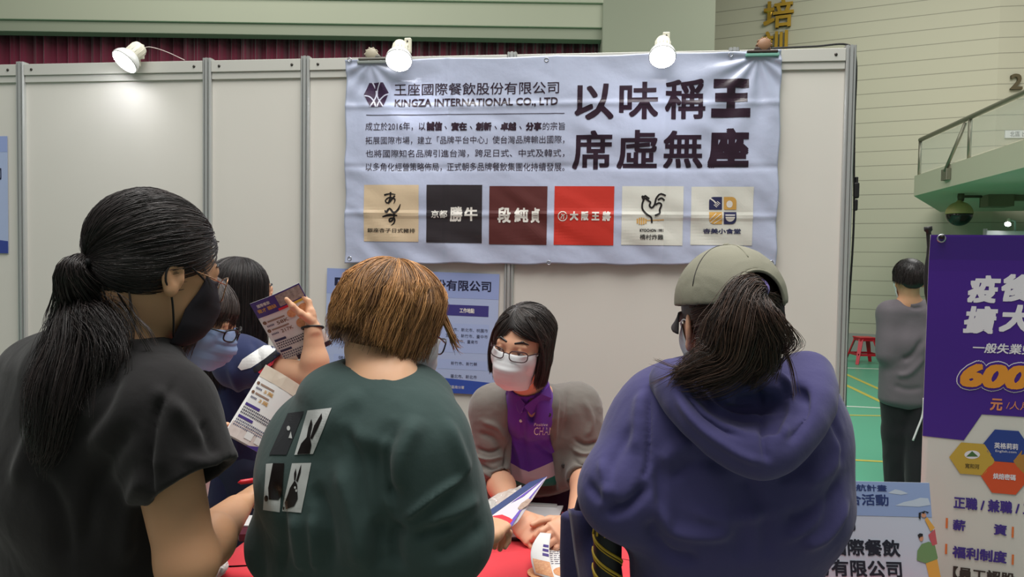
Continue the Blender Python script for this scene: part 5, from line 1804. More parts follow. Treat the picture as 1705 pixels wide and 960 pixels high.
ops = head_ops(hC) + [rc(hC.L((0, -.03, -.05)), nb, .056, .062, k=.03), rc(nb, shR, .06, .06, k=.04), rc(nb, shL, .06, .06, k=.04),
                      ec(pel, chest + V(0, 0, .10), sideC, .16, .17, .10, .11, k=.06), rc(shR, elR, .055, .046, k=.03), rc(elR, wrR, .045, .029, k=.02), rc(shL, elL, .055, .046, k=.03), rc(elL, wrL, .045, .029, k=.02)]
ops += hand_ops(wrR, V(-.5, .8, .1), V(.3, 0, .9), -1, (.6, .6, .6, .6)) + hand_ops(wrL, V(.3, .9, -.05), V(-.3, 0, .9), 1, (.6, .6, .6, .6)) + legops
sdf_mesh('body', ops, .0030, M_skinC, C_)
hem = V(pel[0], pel[1], .70)
sh_ops = [ec(hem, chest, sideC, .148, .182, .155, .155, k=.04), ec(chest, chest + V(0, 0, .17), sideC, .184, .160, .15, .12, k=.07),
          rc(nb + V(0, 0, -.035), shR, .070, .086, k=.08), rc(nb + V(0, 0, -.035), shL, .070, .086, k=.08), ec(nb + V(0, 0, -.06) - fC * .02, chest - fC * .025, sideC, .12, .19, .09, .14, k=.07),
          rc(shR, elR, .088, .076, k=.05), rc(elR, wrR, .076, .05, k=.03), rc(shL, elL, .088, .080, k=.045), rc(elL, wrL, .078, .05, k=.03)]
sh_ops += cuff(wrR - nrm(wrR - elR) * .01, nrm(wrR - elR), .036, .06) + cuff(wrL - nrm(wrL - elL) * .01, nrm(wrL - elL), .036, .06)
sh_ops += [rc(nb - V(0, 0, .02), hC.L((0, -.03, -.05)), .066, .062, k=.008, sub=True)]
shC = sdf_mesh('hooded_top', sh_ops, .0045, M_hood, C_)
ruffle(shC, .0034, 7, (1, 1, .55), 23); ruffle(shC, .0012, 22, (1, 1, .55), 25)
folds(shC, [([(1079, 645), (1080, 700), (1078, 770), (1068, 800)], .004, -.006), ([(1070, 645), (1062, 700), (1055, 760)], .012, .006), ([(1090, 780), (1140, 740), (1200, 730)], .014, .008),
            ([(1080, 800), (1060, 830), (1030, 850), (1005, 855)], .010, -.012), ([(1085, 830), (1120, 880), (1180, 890), (1230, 880)], .012, .009), ([(1070, 860), (1110, 920), (1170, 930)], .014, -.008),
            ([(1240, 780), (1235, 850), (1240, 950)], .02, -.007), ([(1400, 720), (1380, 780), (1330, 810)], .014, .007), ([(1410, 790), (1360, 850), (1300, 870)], .014, -.008), ([(1415, 830), (1375, 890), (1330, 910)], .012, .008),
            ([(1130, 690), (1160, 740), (1215, 770)], .014, -.006), ([(1000, 760), (1010, 810), (1000, 850)], .010, .006), ([(975, 800), (1000, 830), (1040, 845)], .010, -.006), ([(1370, 660), (1395, 720), (1400, 780)], .010, -.005),
            ([(1060, 700), (1020, 770), (1010, 820)], .012, -.005), ([(1095, 750), (1100, 830), (1090, 900)], .010, -.006), ([(1110, 800), (1160, 770), (1220, 780)], .010, -.005), ([(1150, 850), (1220, 865), (1290, 850)], .012, .006), ([(1290, 800), (1330, 780), (1370, 740)], .010, -.006), ([(1300, 900), (1350, 870), (1385, 820)], .010, .006), ([(1240, 780), (1270, 850), (1280, 940)], .012, -.005)])
# hood lying on the back
hp = spline([at(1112, 628, 1.235), at(1142, 672, 1.16), at(1200, 728, 1.115), at(1268, 758, 1.10), at(1318, 722, 1.12), at(1352, 672, 1.17), at(1352, 622, 1.25)], 13)
h_ops = []
for a, b, w0, w1 in zip(hp[:-1], hp[1:], np.linspace(.030, .040, 12), np.linspace(.033, .040, 12)):
    h_ops.append(rc(a, b, w0 * .8, w1 * .8, k=.03))
h_ops += [ec(at(1226, 640, 1.235), at(1262, 735, 1.165), sideC, .105, .045, .050, .045, k=.05), el(at(1235, 668, 1.20), (.105, .055, .055), None, .05),
          rc(at(1130, 640, 1.25), nb + V(-.06, .05, .02), .032, .032, k=.04), rc(at(1338, 632, 1.26), nb + V(.07, .06, .02), .034, .034, k=.04)]
ip = spline([at(1165, 632, 1.16), at(1195, 668, 1.12), at(1245, 690, 1.095), at(1300, 688, 1.10), at(1322, 655, 1.14)], 9)
for a, b in zip(ip[:-1], ip[1:]): h_ops.append(rc(a, b, .017, .017, k=.016, sub=True))
h_ops += [el(at(1262, 678, 1.125), (.052, .045, .024), roty(-.12), .014, True), rc(at(1226, 668, 1.12), at(1284, 706, 1.095), .013, .012, k=.012, sub=True), rc(at(1306, 664, 1.12), at(1286, 706, 1.095), .012, .012, k=.012, sub=True)]
h_ops += [rc(nb - V(0, 0, .03), hC.L((0, -.03, -.03)), .070, .072, k=.012, sub=True)]
hd = sdf_mesh('hood', h_ops, .004, M_hood, C_)
ruffle(hd, .0022, 9, (1, 1, 1), 29)
folds(hd, [([(1120, 650), (1160, 705), (1225, 752), (1280, 775)], .007, .006), ([(1135, 640), (1175, 690), (1240, 730)], .008, -.008), ([(1150, 632), (1190, 678), (1235, 698), (1300, 692)], .006, .006),
           ([(1240, 600), (1262, 640), (1268, 680)], .005, -.005), ([(1268, 690), (1272, 735), (1278, 770)], .005, -.005), ([(1310, 640), (1318, 690), (1300, 730)], .008, .006), ([(1335, 640), (1340, 690), (1310, 740)], .008, -.006),
           ([(1180, 640), (1220, 668), (1270, 668)], .008, .005), ([(1290, 620), (1310, 640), (1312, 668)], .007, .007)])
# cap
M_cap = mat('cap_olive', (140, 138, 122), .8, .25, bump=[(500, .35, .0008), (50, .12, .003)], var=(9, .06))
M_capin = mat('cap_dark_underside', (46, 42, 44), .8)
tilt = rotx(.06)
capM = hC.M @ tilt
R1 = SK_R + .017
cops = [el(hC.L(SK_C + V(0, .0, .004)), R1, hC.M, .01), el(hC.L(SK_C + V(0, 0, .004)), R1 - .005, hC.M, .003, True),
        boxop(hC.L((0, 0, -.058)), capM, (.2, .2, .098), k=.004, sub=True),
        el(hC.L((.006, -.125, .030)), (.050, .075, .060), hC.M, .004, True)]
cp_ = sdf_mesh('cap', cops, .0028, M_cap, C_)
ruffle(cp_, .0010, 26, (1, 1, 1), 41)


def on_cap(D, off=.0175): return hC.L(skull(hC, np.asarray(D, float), off) + V(0, 0, .004))


for az_ in (2.05, -2.05, 1.05, -1.05, 3.14):
    e_az = .88 if abs(az_) > 3 else 1.30
    D = np.array([[math.sin(az_) * math.sin(t), math.cos(az_) * math.sin(t), math.cos(t)] for t in np.linspace(.06, e_az, 16)])
    tube('seam', on_cap(D, .0172), .0011, M_capin if az_ in (2.05, -2.05) else M_cap, cp_, 5)
bm = bmesh.new(); add_lathe(bm, [(.008, 0), (.0075, .003), (.004, .005), (.0005, .0055)], on_cap([[0, 0, 1.0]], .016)[0], hC.M[:, 2], 16); bm_obj('button', bm, M_cap, cp_, True)
# rim of the back opening
th = np.linspace(.0, math.pi, 24)
R_op = []
for t in th:
    x = .006 + .049 * math.cos(t); z = .032 + .057 * math.sin(t)
    D = V(x, -1, 0)
    # find y on the cap ellipsoid
    q = 1 - ((x) / R1[0]) ** 2 - ((z - .044) / R1[2]) ** 2
    y = -.012 - R1[1] * math.sqrt(max(q, 0))
    R_op.append(hC.L((x, y, z)))
tube('opening_rim', R_op, .0032, M_cap, cp_, 6)
# visor
vs = []; nu, nv = 25, 10
for j in range(nv):
    for i in range(nu):
        u = -1 + 2 * i / (nu - 1); f = j / (nv - 1)
        a = u * 1.15
        x0_, y0_ = .088 * math.sin(a), -.012 + .110 * math.cos(a)
        ext = .075 * math.cos(u * math.pi / 2) ** .55
        x = x0_ * (1 + .04 * f); y = y0_ + ext * f
        z = .040 - .035 * u * u * (.3 + .7 * f) - .014 * f
        vs.append(hC.L((x, y, z)))
f = [(j * nu + i, j * nu + i + 1, (j + 1) * nu + i + 1, (j + 1) * nu + i) for j in range(nv - 1) for i in range(nu - 1)]
vz = mesh_np('visor', vs, f, M_capin, cp_, True); vz.modifiers.new('thick', 'SOLIDIFY').thickness = .003
# hair
sc = sdf_mesh('hair', [hC.el(SK_C, SK_R + .005, k=.01), hC.el((0, -.045, -.005), (.072, .066, .062), k=.02),
                       boxop(hC.L((0, .125, -.03)), hC.M, (.2, .085, .12), k=.012, sub=True), boxop(hC.L((0, .045, -.10)), hC.M, (.2, .07, .085), k=.012, sub=True)], .004, M_hairdb, C_)
set_tint(sc, .05)
tieC = V(.0, -.112, .052)


def regC(D): return ((D[:, 2] < .05) & (D[:, 2] > -.68) & (D[:, 1] < -.22))


P1 = pulled(hC, 1800, tieC, regC, (.006, .012))
P1 = settle(P1, [hC.el(SK_C, SK_R + .005, k=.01), hC.el((0, -.045, -.005), (.072, .066, .062), k=.02)], hC, (.0008, .004))
strands('hair_strands', P1, .0006, M_hairdb, sc, rng.beta(1.4, 3, len(P1)))
tw = hC.L(tieC)
tube('hair_tie', spline([tw + hC.M[:, 2] * .010 + .019 * (math.cos(t) * hC.M[:, 0] + math.sin(t) * nrm(hC.M[:, 2] + hC.M[:, 1] * .8)) for t in np.linspace(0, 6.283, 16)], 30), .007, mat('elastic_violet', (104, 92, 150), .8), sc, 8)
cen = [tw, at(1250, 490, 1.145), at(1250, 520, 1.115), at(1246, 560, 1.12), at(1238, 595, 1.13), at(1215, 618, 1.13)]
T1 = tail(cen, [.015, .028, .037, .042, .044, .036], 3000, wave=.008, freq=9, ends=(.7, 1), flat=(1, .55))
cen2 = [tw, at(1243, 490, 1.14), at(1224, 545, 1.12), at(1208, 595, 1.12), at(1160, 618, 1.14), at(1118, 632, 1.17)]
T2 = tail(cen2, [.018, .030, .036, .030, .020, .012], 1100, wave=.006, freq=10, ends=(.75, 1))
TT = np.concatenate([T1, T2])
strands('ponytail', TT, .0006, M_hairdb, sc, rng.beta(1.2, 3.0, len(TT)))
W1 = locks([[at(1225, 560, 1.12), at(1180, 600, 1.13), at(1130, 612, 1.15), at(1092, 600, 1.16), ], [at(1215, 585, 1.12), at(1150, 605, 1.13), at(1112, 625, 1.16), at(1085, 638, 1.18)],
            [at(1280, 540, 1.15), at(1305, 580, 1.14), at(1318, 620, 1.14), at(1322, 660, 1.12)], [at(1275, 560, 1.14), at(1298, 600, 1.13), at(1290, 635, 1.12)],
            [at(1290, 520, 1.17), at(1312, 560, 1.16), at(1308, 600, 1.14)], [at(1225, 500, 1.10), at(1212, 540, 1.095), at(1230, 575, 1.095), at(1250, 560, 1.09), at(1252, 530, 1.09)]], 14, .004)
strands('loose_locks', W1, .0005, M_hairdb, sc, rng.beta(2, 2, len(W1)))
mk, cor = mask_mesh(hC, mat('mask_white', (226, 228, 230), .8, .2), C_, 'white face mask')
ear_loops(hC, cor, mat('loop_white', (226, 226, 224), .7), mk)
eyes(hC, C_); brows(hC, C_, M_hairdb)
# ------------------------------------------------------------------ staff member leaning over the table
M_skinD = skin_mat('skin_warm', (226, 172, 140))
M_hairbob = hair_mat('hair_bob', (22, 18, 18), (92, 80, 74), .40)
pc = at(890, 800, 2.55)
D_ = empty('person', (pc[0], pc[1], 0), 'bespectacled staff member in a grey cardigan and purple polo leaning over the red table', 'person')
hD = Head(at(869, 578, 2.16), (-.40, -.915), .12, .17, 1.0)
sideD = nrm(V(-1, .06, 0)); fD = nrm(V(-.06, -1, 0))       # side: to the person's right (photo left)
nb = at(885, 668, 2.29)
shR = at(826, 682, 2.36); shL = at(958, 680, 2.38)
elR = at(826, 790, 2.30); elL = at(978, 778, 2.32)
wrR = at(858, 858, 2.04); wrL = at(958, 872, 2.02)
hdR = at(905, 905, 1.96); hdL = at(915, 895, 1.94)
chest = at(886, 752, 2.42); pel = at(892, 850, 2.55)
pel = V(pel[0], pel[1], .93)
legops, _ = legs('d', cloth('trousers_aubergine', (48, 34, 62), .9), D_, pel + V(0, .03, -.02), sideD, fD, .165, rise=.03, ank=None)
n1 = hD.L((0, -.028, -.05))
ops = head_ops(hD) + [rc(n1, nb, .050, .056, k=.03), rc(nb, shR, .055, .055, k=.04), rc(nb, shL, .055, .055, k=.04),
                      ec(pel, chest + nrm(nb - chest) * .08, sideD, .13, .14, .085, .09, k=.06)]
for sh_, e_l, w_r in ((shR, elR, wrR), (shL, elL, wrL)):
    m_ = e_l + (w_r - e_l) * .3
    ops += [rc(sh_, e_l, .046, .040, k=.03), rc(e_l, m_, .040, .041, k=.02), rc(m_, w_r, .041, .026, k=.02)]
ops += hand_ops(wrR, hdR - wrR, V(-.35, -.45, .82), -1, (.28, .30, .32, .36), .25, .03, .98, topen=.55)
ops += hand_ops(wrL, hdL - wrL, V(.45, -.50, .75), 1, (.45, .55, .62, .68), .35, .03, .98, topen=.55)
ops += legops
sdf_mesh('body', ops, .0030, M_skinD, D_)


# polo shirt: purple, with a pale and a teal chevron at the foot
def polo_mat():
    m = bpy.data.materials.new('polo_chevrons'); m.use_nodes = True; nt = m.node_tree; b = nt.nodes['Principled BSDF']
    b.inputs['Roughness'].default_value = .85; b.inputs['Specular IOR Level'].default_value = .25; b.inputs['Sheen Weight'].default_value = .15
    tc = nt.nodes.new('ShaderNodeTexCoord'); sx = nt.nodes.new('ShaderNodeSeparateXYZ'); nt.links.new(tc.outputs['Object'], sx.inputs[0])
    cx = at(890, 780, 2.35)[0]

    def mth(op, a, bb=None):
        n = nt.nodes.new('ShaderNodeMath'); n.operation = op
        for i, q in enumerate((a, bb)):
            if q is None: continue
            if isinstance(q, (int, float)): n.inputs[i].default_value = q
            else: nt.links.new(q, n.inputs[i])
        return n.outputs[0]
    ax = mth('ABSOLUTE', mth('SUBTRACT', sx.outputs['X'], float(cx - .02)))
    hz = mth('SUBTRACT', sx.outputs['Z'], mth('MULTIPLY', ax, .50))
    z1 = at(878, 784, 2.33)[2]; z2 = at(878, 812, 2.33)[2]
    g1 = mth('GREATER_THAN', hz, float(z1)); g2 = mth('GREATER_THAN', hz, float(z2))
    m1 = nt.nodes.new('ShaderNodeMix'); m1.data_type = 'RGBA'; m1.inputs[6].default_value = lin((40, 128, 112)); m1.inputs[7].default_value = lin((206, 188, 196)); nt.links.new(g2, m1.inputs[0])
    m2 = nt.nodes.new('ShaderNodeMix'); m2.data_type = 'RGBA'; m2.inputs[7].default_value = lin((104, 54, 164)); nt.links.new(m1.outputs[2], m2.inputs[6]); nt.links.new(g1, m2.inputs[0])
    nt.links.new(m2.outputs[2], b.inputs['Base Color'])
    n = nt.nodes.new('ShaderNodeTexNoise'); n.inputs['Scale'].default_value = 800; nt.links.new(tc.outputs['Object'], n.inputs['Vector'])
    bp = nt.nodes.new('ShaderNodeBump'); bp.inputs['Strength'].default_value = .25; bp.inputs['Distance'].default_value = .0006
    nt.links.new(n.outputs['Fac'], bp.inputs['Height']); nt.links.new(bp.outputs[0], b.inputs['Normal'])
    return m


M_polo = polo_mat(); M_pp = cloth('polo_purple', (104, 54, 164), .85)
top = chest + nrm(nb - chest) * .10
hemD = V(pel[0], pel[1] - .0, .905)
po = [ec(hemD, chest, sideD, .150, .158, .106, .106, k=.04), ec(chest, top, sideD, .158, .138, .106, .088, k=.06), rc(nb + V(0, .005, -.03), shR + V(.0, .0, 0), .064, .066, k=.05), rc(nb + V(0, .005, -.03), shL + V(-.0, .0, 0), .064, .066, k=.05),
      rc(nb + V(0, 0, -.04), nb + (n1 - nb) * .30, .074, .066, k=.03), rc(nb + V(0, .0, .0), n1, .056, .056, k=.005, sub=True), el(nb + fD * .085 + V(.004, 0, -.015), (.014, .030, .040), None, .008, True)]
pol = sdf_mesh('polo_shirt', po, .004, M_polo, D_)
ruffle(pol, .002, 9, (1, 1, .5), 33)
folds(pol, [([(868, 690), (872, 740), (880, 790)], .010, -.005), ([(900, 700), (915, 740), (930, 760)], .010, .005), ([(890, 735), (912, 755), (935, 760)], .008, -.005), ([(850, 720), (865, 760), (870, 800)], .010, .005)])
# collar wings and placket
bvP = bvh_of(pol)
M_wt = mat('print_white', (226, 222, 214))
cw = []
for pts in ([(848, 640), (842, 655), (866, 690), (874, 672), (862, 652)], [(914, 640), (918, 662), (884, 690), (872, 676), (900, 655)]):
    Q = [cast(bvP, *p) for p in pts]
    Q = [q if q is not None else at(p[0], p[1], 2.24) for q, p in zip(Q, pts)]
    Q = [q - np.array([0, .012, -.002]) for q in Q]
    o = mesh_np('collar', Q, [tuple(range(len(Q)))], M_pp, pol)
    s = o.modifiers.new('thick', 'SOLIDIFY'); s.thickness = .004; s.offset = 0
drape('placket', [[(868, 684), (876, 684), (877, 712), (869, 712)]], .0022, M_pp, pol, bvP)
for y in (684, 700):
    q = cast(bvP, 867, y)
    if q is not None:
        bm = bmesh.new(); add_lathe(bm, [(.005, .0), (.005, .0035), (.003, .0042), (.0005, .0038)], q, V(0, -1, .1), 14); bm_obj('button', bm, M_wt, pol, True)


def drape_text(name, body, box, m, parent, bv, off=.0016, bold=0.0, shear=0.0):
    me = text_mesh(body, 0, 2, shear)
    n = len(me.vertices); co = np.zeros(n * 3); me.vertices.foreach_get('co', co); co = co.reshape(-1, 3)
    lo, hi = co.min(0), co.max(0)
    x = box[0] + (co[:, 0] - lo[0]) / (hi[0] - lo[0]) * (box[2] - box[0]); y = box[3] - (co[:, 1] - lo[1]) / (hi[1] - lo[1]) * (box[3] - box[1])
    for i in range(n):
        d = Vector(nrm(ray(x[i], y[i]))); loc, no, _, _ = bv.ray_cast(Vector(CO), d)
        co[i] = np.array(loc) - np.array(d) * off if loc is not None else at(x[i], y[i], 2.2)
    me.vertices.foreach_set('co', co.astype(np.float32).ravel()); me.update()
    return link(name, me, m, parent)


drape_text('chest_lettering', 'CHANCE', (889, 711, 938, 724), M_wt, pol, bvP, shear=.1)
drape_text('chest_lettering', 'Positive', (889, 704, 912, 709), M_wt, pol, bvP, shear=.2)
# cardigan, open at the front
M_card = cloth('cardigan_grey', (118, 112, 106), .95, .25, 700, .35, .08)
cops = [ec(V(pel[0], pel[1] + .01, .84), chest, sideD, .178, .180, .135, .132, k=.04), ec(chest, top + V(0, .01, .0), sideD, .180, .140, .132, .10, k=.06),
        rc(nb + V(0, .01, -.025), shR, .072, .080, k=.06), rc(nb + V(0, .01, -.025), shL, .072, .080, k=.06)]
for sh_, e_l, w_r in ((shR, elR, wrR), (shL, elL, wrL)):
    ce = e_l + (w_r - e_l) * .26
    cops += [rc(sh_, e_l, .074, .062, k=.05), rc(e_l, ce + nrm(ce - e_l) * .02, .062, .056, k=.03)]
# opening
oc0 = at(872, 650, 2.20); oc1 = at(893, 830, 2.26)
cops += [ec(oc0, oc1 + V(.01, 0, -.20), sideD, .055, .090, .17, .17, k=.012, sub=True, p=4)]
cops += [rc(nb + V(0, .02, -.02), n1, .068, .068, k=.01, sub=True), el(nb + fD * .06 + V(0, 0, -.02), (.046, .07, .06), None, .01, True)]
for sh_, e_l, w_r in ((shR, elR, wrR), (shL, elL, wrL)):
    ce = e_l + (w_r - e_l) * .26
    cops += cuff(ce, nrm(w_r - e_l), .046, .066)
car = sdf_mesh('cardigan', cops, .004, M_card, D_)
ruffle(car, .0030, 10, (1, 1, 1.3), 37); ruffle(car, .0012, 26, (1, 1, 1.3), 38)
folds(car, [([(792, 745), (815, 752), (838, 745)], .006, -.006), ([(790, 757), (815, 766), (840, 758)], .006, .007), ([(795, 770), (818, 780), (842, 770)], .006, -.006), ([(800, 782), (822, 794), (842, 782)], .006, .007),
            ([(800, 700), (830, 712), (842, 735)], .009, .006), ([(795, 720), (822, 730), (840, 760)], .009, -.006), ([(955, 730), (975, 740), (998, 735)], .007, -.006), ([(952, 745), (972, 757), (994, 752)], .007, .007),
            ([(955, 765), (970, 772), (988, 768)], .006, -.006), ([(950, 640), (945, 690), (935, 730)], .012, -.005), ([(930, 650), (925, 700), (922, 760)], .009, .005), ([(842, 660), (848, 720), (846, 790)], .008, .005),
            ([(970, 660), (985, 700), (975, 730)], .012, .005), ([(845, 735), (842, 770), (840, 795)], .008, -.008)])
bvC = bvh_of(car)
for px_, py_ in ((914, 690), (938, 775), (947, 799), (951, 822)):
    q = cast(bvC, px_, py_)
    if q is not None:
        bm = bmesh.new(); add_lathe(bm, [(.007, -.001), (.007, .003), (.005, .0042), (.0005, .0035)], q, nrm(V(.1, -1, .1)), 14); bm_obj('button', bm, mat('button_dark', (52, 46, 44), .4), car, True)
# hair: chin-length bob with a parting
sc = sdf_mesh('hair', [hD.el(SK_C, SK_R + .007, k=.01), hD.el((0, -.04, -.03), (.088, .062, .085), k=.03),
                       boxop(hD.L((0, .130, -.035)), hD.M, (.2, .095, .100), k=.012, sub=True), boxop(hD.L((0, .055, -.12)), hD.M, (.2, .075, .10), k=.012, sub=True)], .004, M_hairbob, D_)
set_tint(sc, .05)
n = 5600
az = rng.uniform(-math.pi, math.pi, n)
swD = np.where(np.abs(az) < .80, np.sign(az) * (.95 - np.abs(az) * .6), 0)
zf = lambda a: np.interp(np.abs(a), [0, .85, 1.4, 2.2, 3.15], [-.06, -.088, -.098, -.100, -.098])
P1 = falling(hD, len(az), az, pole=(.28, .42, 1), th0=(.0, .9), th1=1.62, zend=zf, zjit=.007, vol=(.006, .020), inward=.008, wav=.0015, sweep=swD)
strands('hair_strands', P1, .0007, M_hairbob, sc, rng.beta(1.3, 3.4, len(P1)))
# front curtain on the cheek towards the viewer
lk = []
for q in np.linspace(0, 1, 10):
    lk.append([hD.L((-.02 - .03 * q, .062 - .02 * q, .112)), hD.L((-.062, .068 - .03 * q, .075)), hD.L((-.082, .046 - .035 * q, .02)), hD.L((-.088, .036 - .035 * q, -.04)), hD.L((-.076, .032 - .035 * q, -.10))])
    lk.append([hD.L((.03 + .02 * q, .062 - .02 * q, .105)), hD.L((.066, .062 - .03 * q, .065)), hD.L((.083, .044 - .035 * q, .015)), hD.L((.088, .032 - .03 * q, -.04)), hD.L((.078, .030 - .03 * q, -.088))])
P2 = locks(lk, 60, .0035)
strands('front_strands', P2, .0007, M_hairbob, sc, rng.beta(1.3, 3.4, len(P2)))
mk, cor = mask_mesh(hD, mat('mask_white', (226, 228, 230), .8, .2), D_, 'white pleated surgical mask', bulge=.003, top=-.004, wide=.060, yside=.030, pleat=.0016)
ear_loops(hD, cor, mat('loop_white', (226, 226, 224), .7), mk)
glasses(hD, D_, mat('frame_brown', (58, 30, 34), .3), .0245, .0155, .004, .116, .0017, 'dark brown rectangular glasses')
eyes(hD, D_, look=(.35, .15)); brows(hD, D_, M_hairbob, .036)
# ------------------------------------------------------------------ long-haired person in navy holding a flyer up
M_skinE = skin_mat('skin_light', (226, 176, 142))
M_navy = cloth('navy_cotton', (40, 48, 84), .9)
pc = at(400, 800, 2.5)
E_ = empty('person', (pc[0], pc[1], 0), 'long-haired person in a navy top with white and red sleeve stripes holding up a flyer', 'person')
hE = Head(at(402, 492, 2.46), (.76, .65), .02, 0, 1.0)
sideE = nrm(V(.45, -.89, 0)); fE = V(.89, .45, 0)
nb = at(394, 566, 2.45)
shR = at(400, 602, 2.29); shL = at(362, 590, 2.62)
elR = at(526, 628, 2.18); wrR = at(521, 548, 2.175); hdR = at(511, 500, 2.20)
elL = shL + V(.05, .08, -.28); wrL = elL + V(.22, -.02, .06)
chest = at(395, 680, 2.50); pel = V(chest[0] - .01, chest[1] + .02, .88)
legops, _ = legs('e', mat('denim_dark', (52, 62, 84), .9, .2, bump=[(900, .3, .0006)], var=(20, .1)), E_, pel, sideE, fE, .155)
n1 = hE.L((0, -.028, -.05))
ops = head_ops(hE) + [rc(n1, nb, .05, .055, k=.03), rc(nb, shR, .05, .05, k=.04), rc(nb, shL, .05, .05, k=.04), ec(pel, chest + V(0, 0, .10), sideE, .13, .13, .085, .09, k=.06),
                      rc(shR, elR, .046, .038, k=.03), rc(elR, elR + (wrR - elR) * .35, .040, .038, k=.02), rc(elR + (wrR - elR) * .35, wrR, .038, .025, k=.02), rc(shL, elL, .045, .038, k=.03), rc(elL, wrL, .038, .025, k=.02)]
ops += hand_ops(wrR, hdR - wrR, V(.85, .45, .2), 1 if np.dot(np.cross(hdR - wrR, V(.85, .45, .2)), V(0, -1, 0)) > 0 else -1, (.62, .6, .58, .55), .25, .04, .95, topen=.55, tn=.95) + hand_ops(wrL, V(.9, -.1, .2), V(-.2, 0, .9), 1) + legops
sdf_mesh('body', ops, .0030, M_skinE, E_)
da = nrm(elR - shR); cuR = shR + da * .170; cuL = shL + (elL - shL) * .6
sh_ops = [ec(V(pel[0], pel[1], .74), chest, sideE, .165, .165, .12, .12, k=.05), ec(chest, chest + V(0, 0, .16), sideE, .165, .13, .12, .095, k=.06), rc(nb + V(0, 0, -.02), shR, .06, .072, k=.06), rc(nb + V(0, 0, -.02), shL, .06, .072, k=.06),
          rc(shR, cuR + da * .03, .074, .062, k=.05), rc(shL, cuL + .03 * nrm(cuL - shL), .07, .062, k=.05)] + cuff(cuR, da, .05, .075) + cuff(cuL, nrm(cuL - shL), .05, .075)
sh_ops += [rc(nb, n1, .058, .056, k=.006, sub=True)]
shE = sdf_mesh('t_shirt', sh_ops, .0045, M_navy, E_)
ruffle(shE, .003, 8, (1, 1, .6), 43)
folds(shE, [([(420, 560), (430, 590), (440, 640)], .012, -.006), ([(380, 600), (400, 650), (440, 680)], .014, .007), ([(400, 680), (440, 690), (480, 670)], .012, -.006), ([(370, 640), (390, 700), (400, 760)], .014, .006)])
neckband(shE, nb, n1, .057, M_navy)
bvE = bvh_of(shE)
drape('white_stripe', [[(396, 611), (404, 598), (425, 584), (445, 572), (452, 569), (461, 576), (458, 584), (440, 598), (418, 612), (402, 616)]], .0016, mat('stripe_white', (222, 222, 220), .85), shE, bvE, 5)
drape('black_stripe', [[(421, 613), (440, 599), (459, 584), (465, 580), (470, 586), (448, 604), (430, 618), (424, 620)]], .0016, mat('stripe_black', (30, 30, 36), .85), shE, bvE, 5)
drape('red_stripe', [[(430, 619), (450, 604), (471, 586), (473, 590), (455, 606), (433, 622)]], .002, mat('stripe_red', (206, 52, 66), .85), shE, bvE, 5)
sc = sdf_mesh('hair', [hE.el(SK_C, SK_R + .006, k=.01), hE.el((0, -.05, -.05), (.080, .055, .11), k=.03), boxop(hE.L((0, .130, -.035)), hE.M, (.2, .085, .115), k=.012, sub=True)], .005, M_hairblk, E_)
set_tint(sc, .03)
az = rng.uniform(-math.pi, math.pi, 4200); az = az[np.abs(az) > .62]
P1 = falling(hE, len(az), az, pole=(0, .1, 1), th0=(0, .8), th1=1.6, zend=lambda a: np.interp(np.abs(a), [.6, 1.2, 3.2], [-.20, -.26, -.30]), zjit=.02, vol=(.006, .018), wav=.002)
strands('hair_strands', P1, .0007, M_hairblk, sc, rng.beta(1.2, 4, len(P1)))
eyes(hE, E_); brows(hE, E_, M_hairblk)
wv = nrm(hdR - wrR); u_ = nrm(np.cross(wv, V(0, 1, 0))); w_ = np.cross(wv, u_)
tube('wrist_band', [wrR + wv * .005 + .031 * math.cos(t) * u_ + .027 * math.sin(t) * w_ + wv * .006 * math.cos(t) for t in np.linspace(0, 6.283, 28, endpoint=False)], .0036, M_blk, E_, 8, closed=True)

# ------------------------------------------------------------------ person with the blue mask bending down
M_hairmix = hair_mat('hair_ash_black', (30, 24, 23), (104, 88, 82), .42)
pc = at(285, 800, 1.98)
F_ = empty('person', (pc[0], pc[1], 0), 'person with fringe, black glasses and pale blue face mask bending down behind the ponytailed woman', 'person')
hF = Head(at(324, 534, 1.90), (.95, .06), .36, .0, .98)
sideF = nrm(V(.35, -.93, 0)); fF = V(.93, .35, 0)
nb = at(288, 640, 1.95)
shR = at(308, 690, 1.86); shL = at(262, 668, 2.12); elR = at(262, 800, 1.84); wrR = at(284, 742, 1.72); elL = at(262, 790, 2.14); wrL = at(285, 740, 2.02)
chest = at(280, 740, 1.98); pel = V(chest[0] - .06, chest[1], .86)
M_wtop = cloth('white_top', (206, 206, 202), .9)
legops, _ = legs('f', cloth('trousers_grey', (130, 138, 134), .9), F_, pel, sideF, fF, .16)
n1 = hF.L((0, -.028, -.05))
ops = head_ops(hF) + [rc(n1, nb, .05, .055, k=.03), rc(nb, shR, .05, .05, k=.04), rc(nb, shL, .05, .05, k=.04), ec(pel, chest + V(0, 0, .1), sideF, .13, .13, .085, .09, k=.06),
                      rc(shR, elR, .045, .038, k=.03), rc(elR, wrR, .038, .025, k=.02), rc(shL, elL, .045, .038, k=.03), rc(elL, wrL, .038, .025, k=.02)]
ops += hand_ops(wrR, V(.9, -.1, .12), V(-.1, -.5, .8), -1, (.7, .7, .7, .7)) + hand_ops(wrL, V(.9, -.2, .12), V(-.2, 0, .9), 1, (.7, .7, .7, .7)) + legops
sdf_mesh('body', ops, .0032, M_skinB, F_)
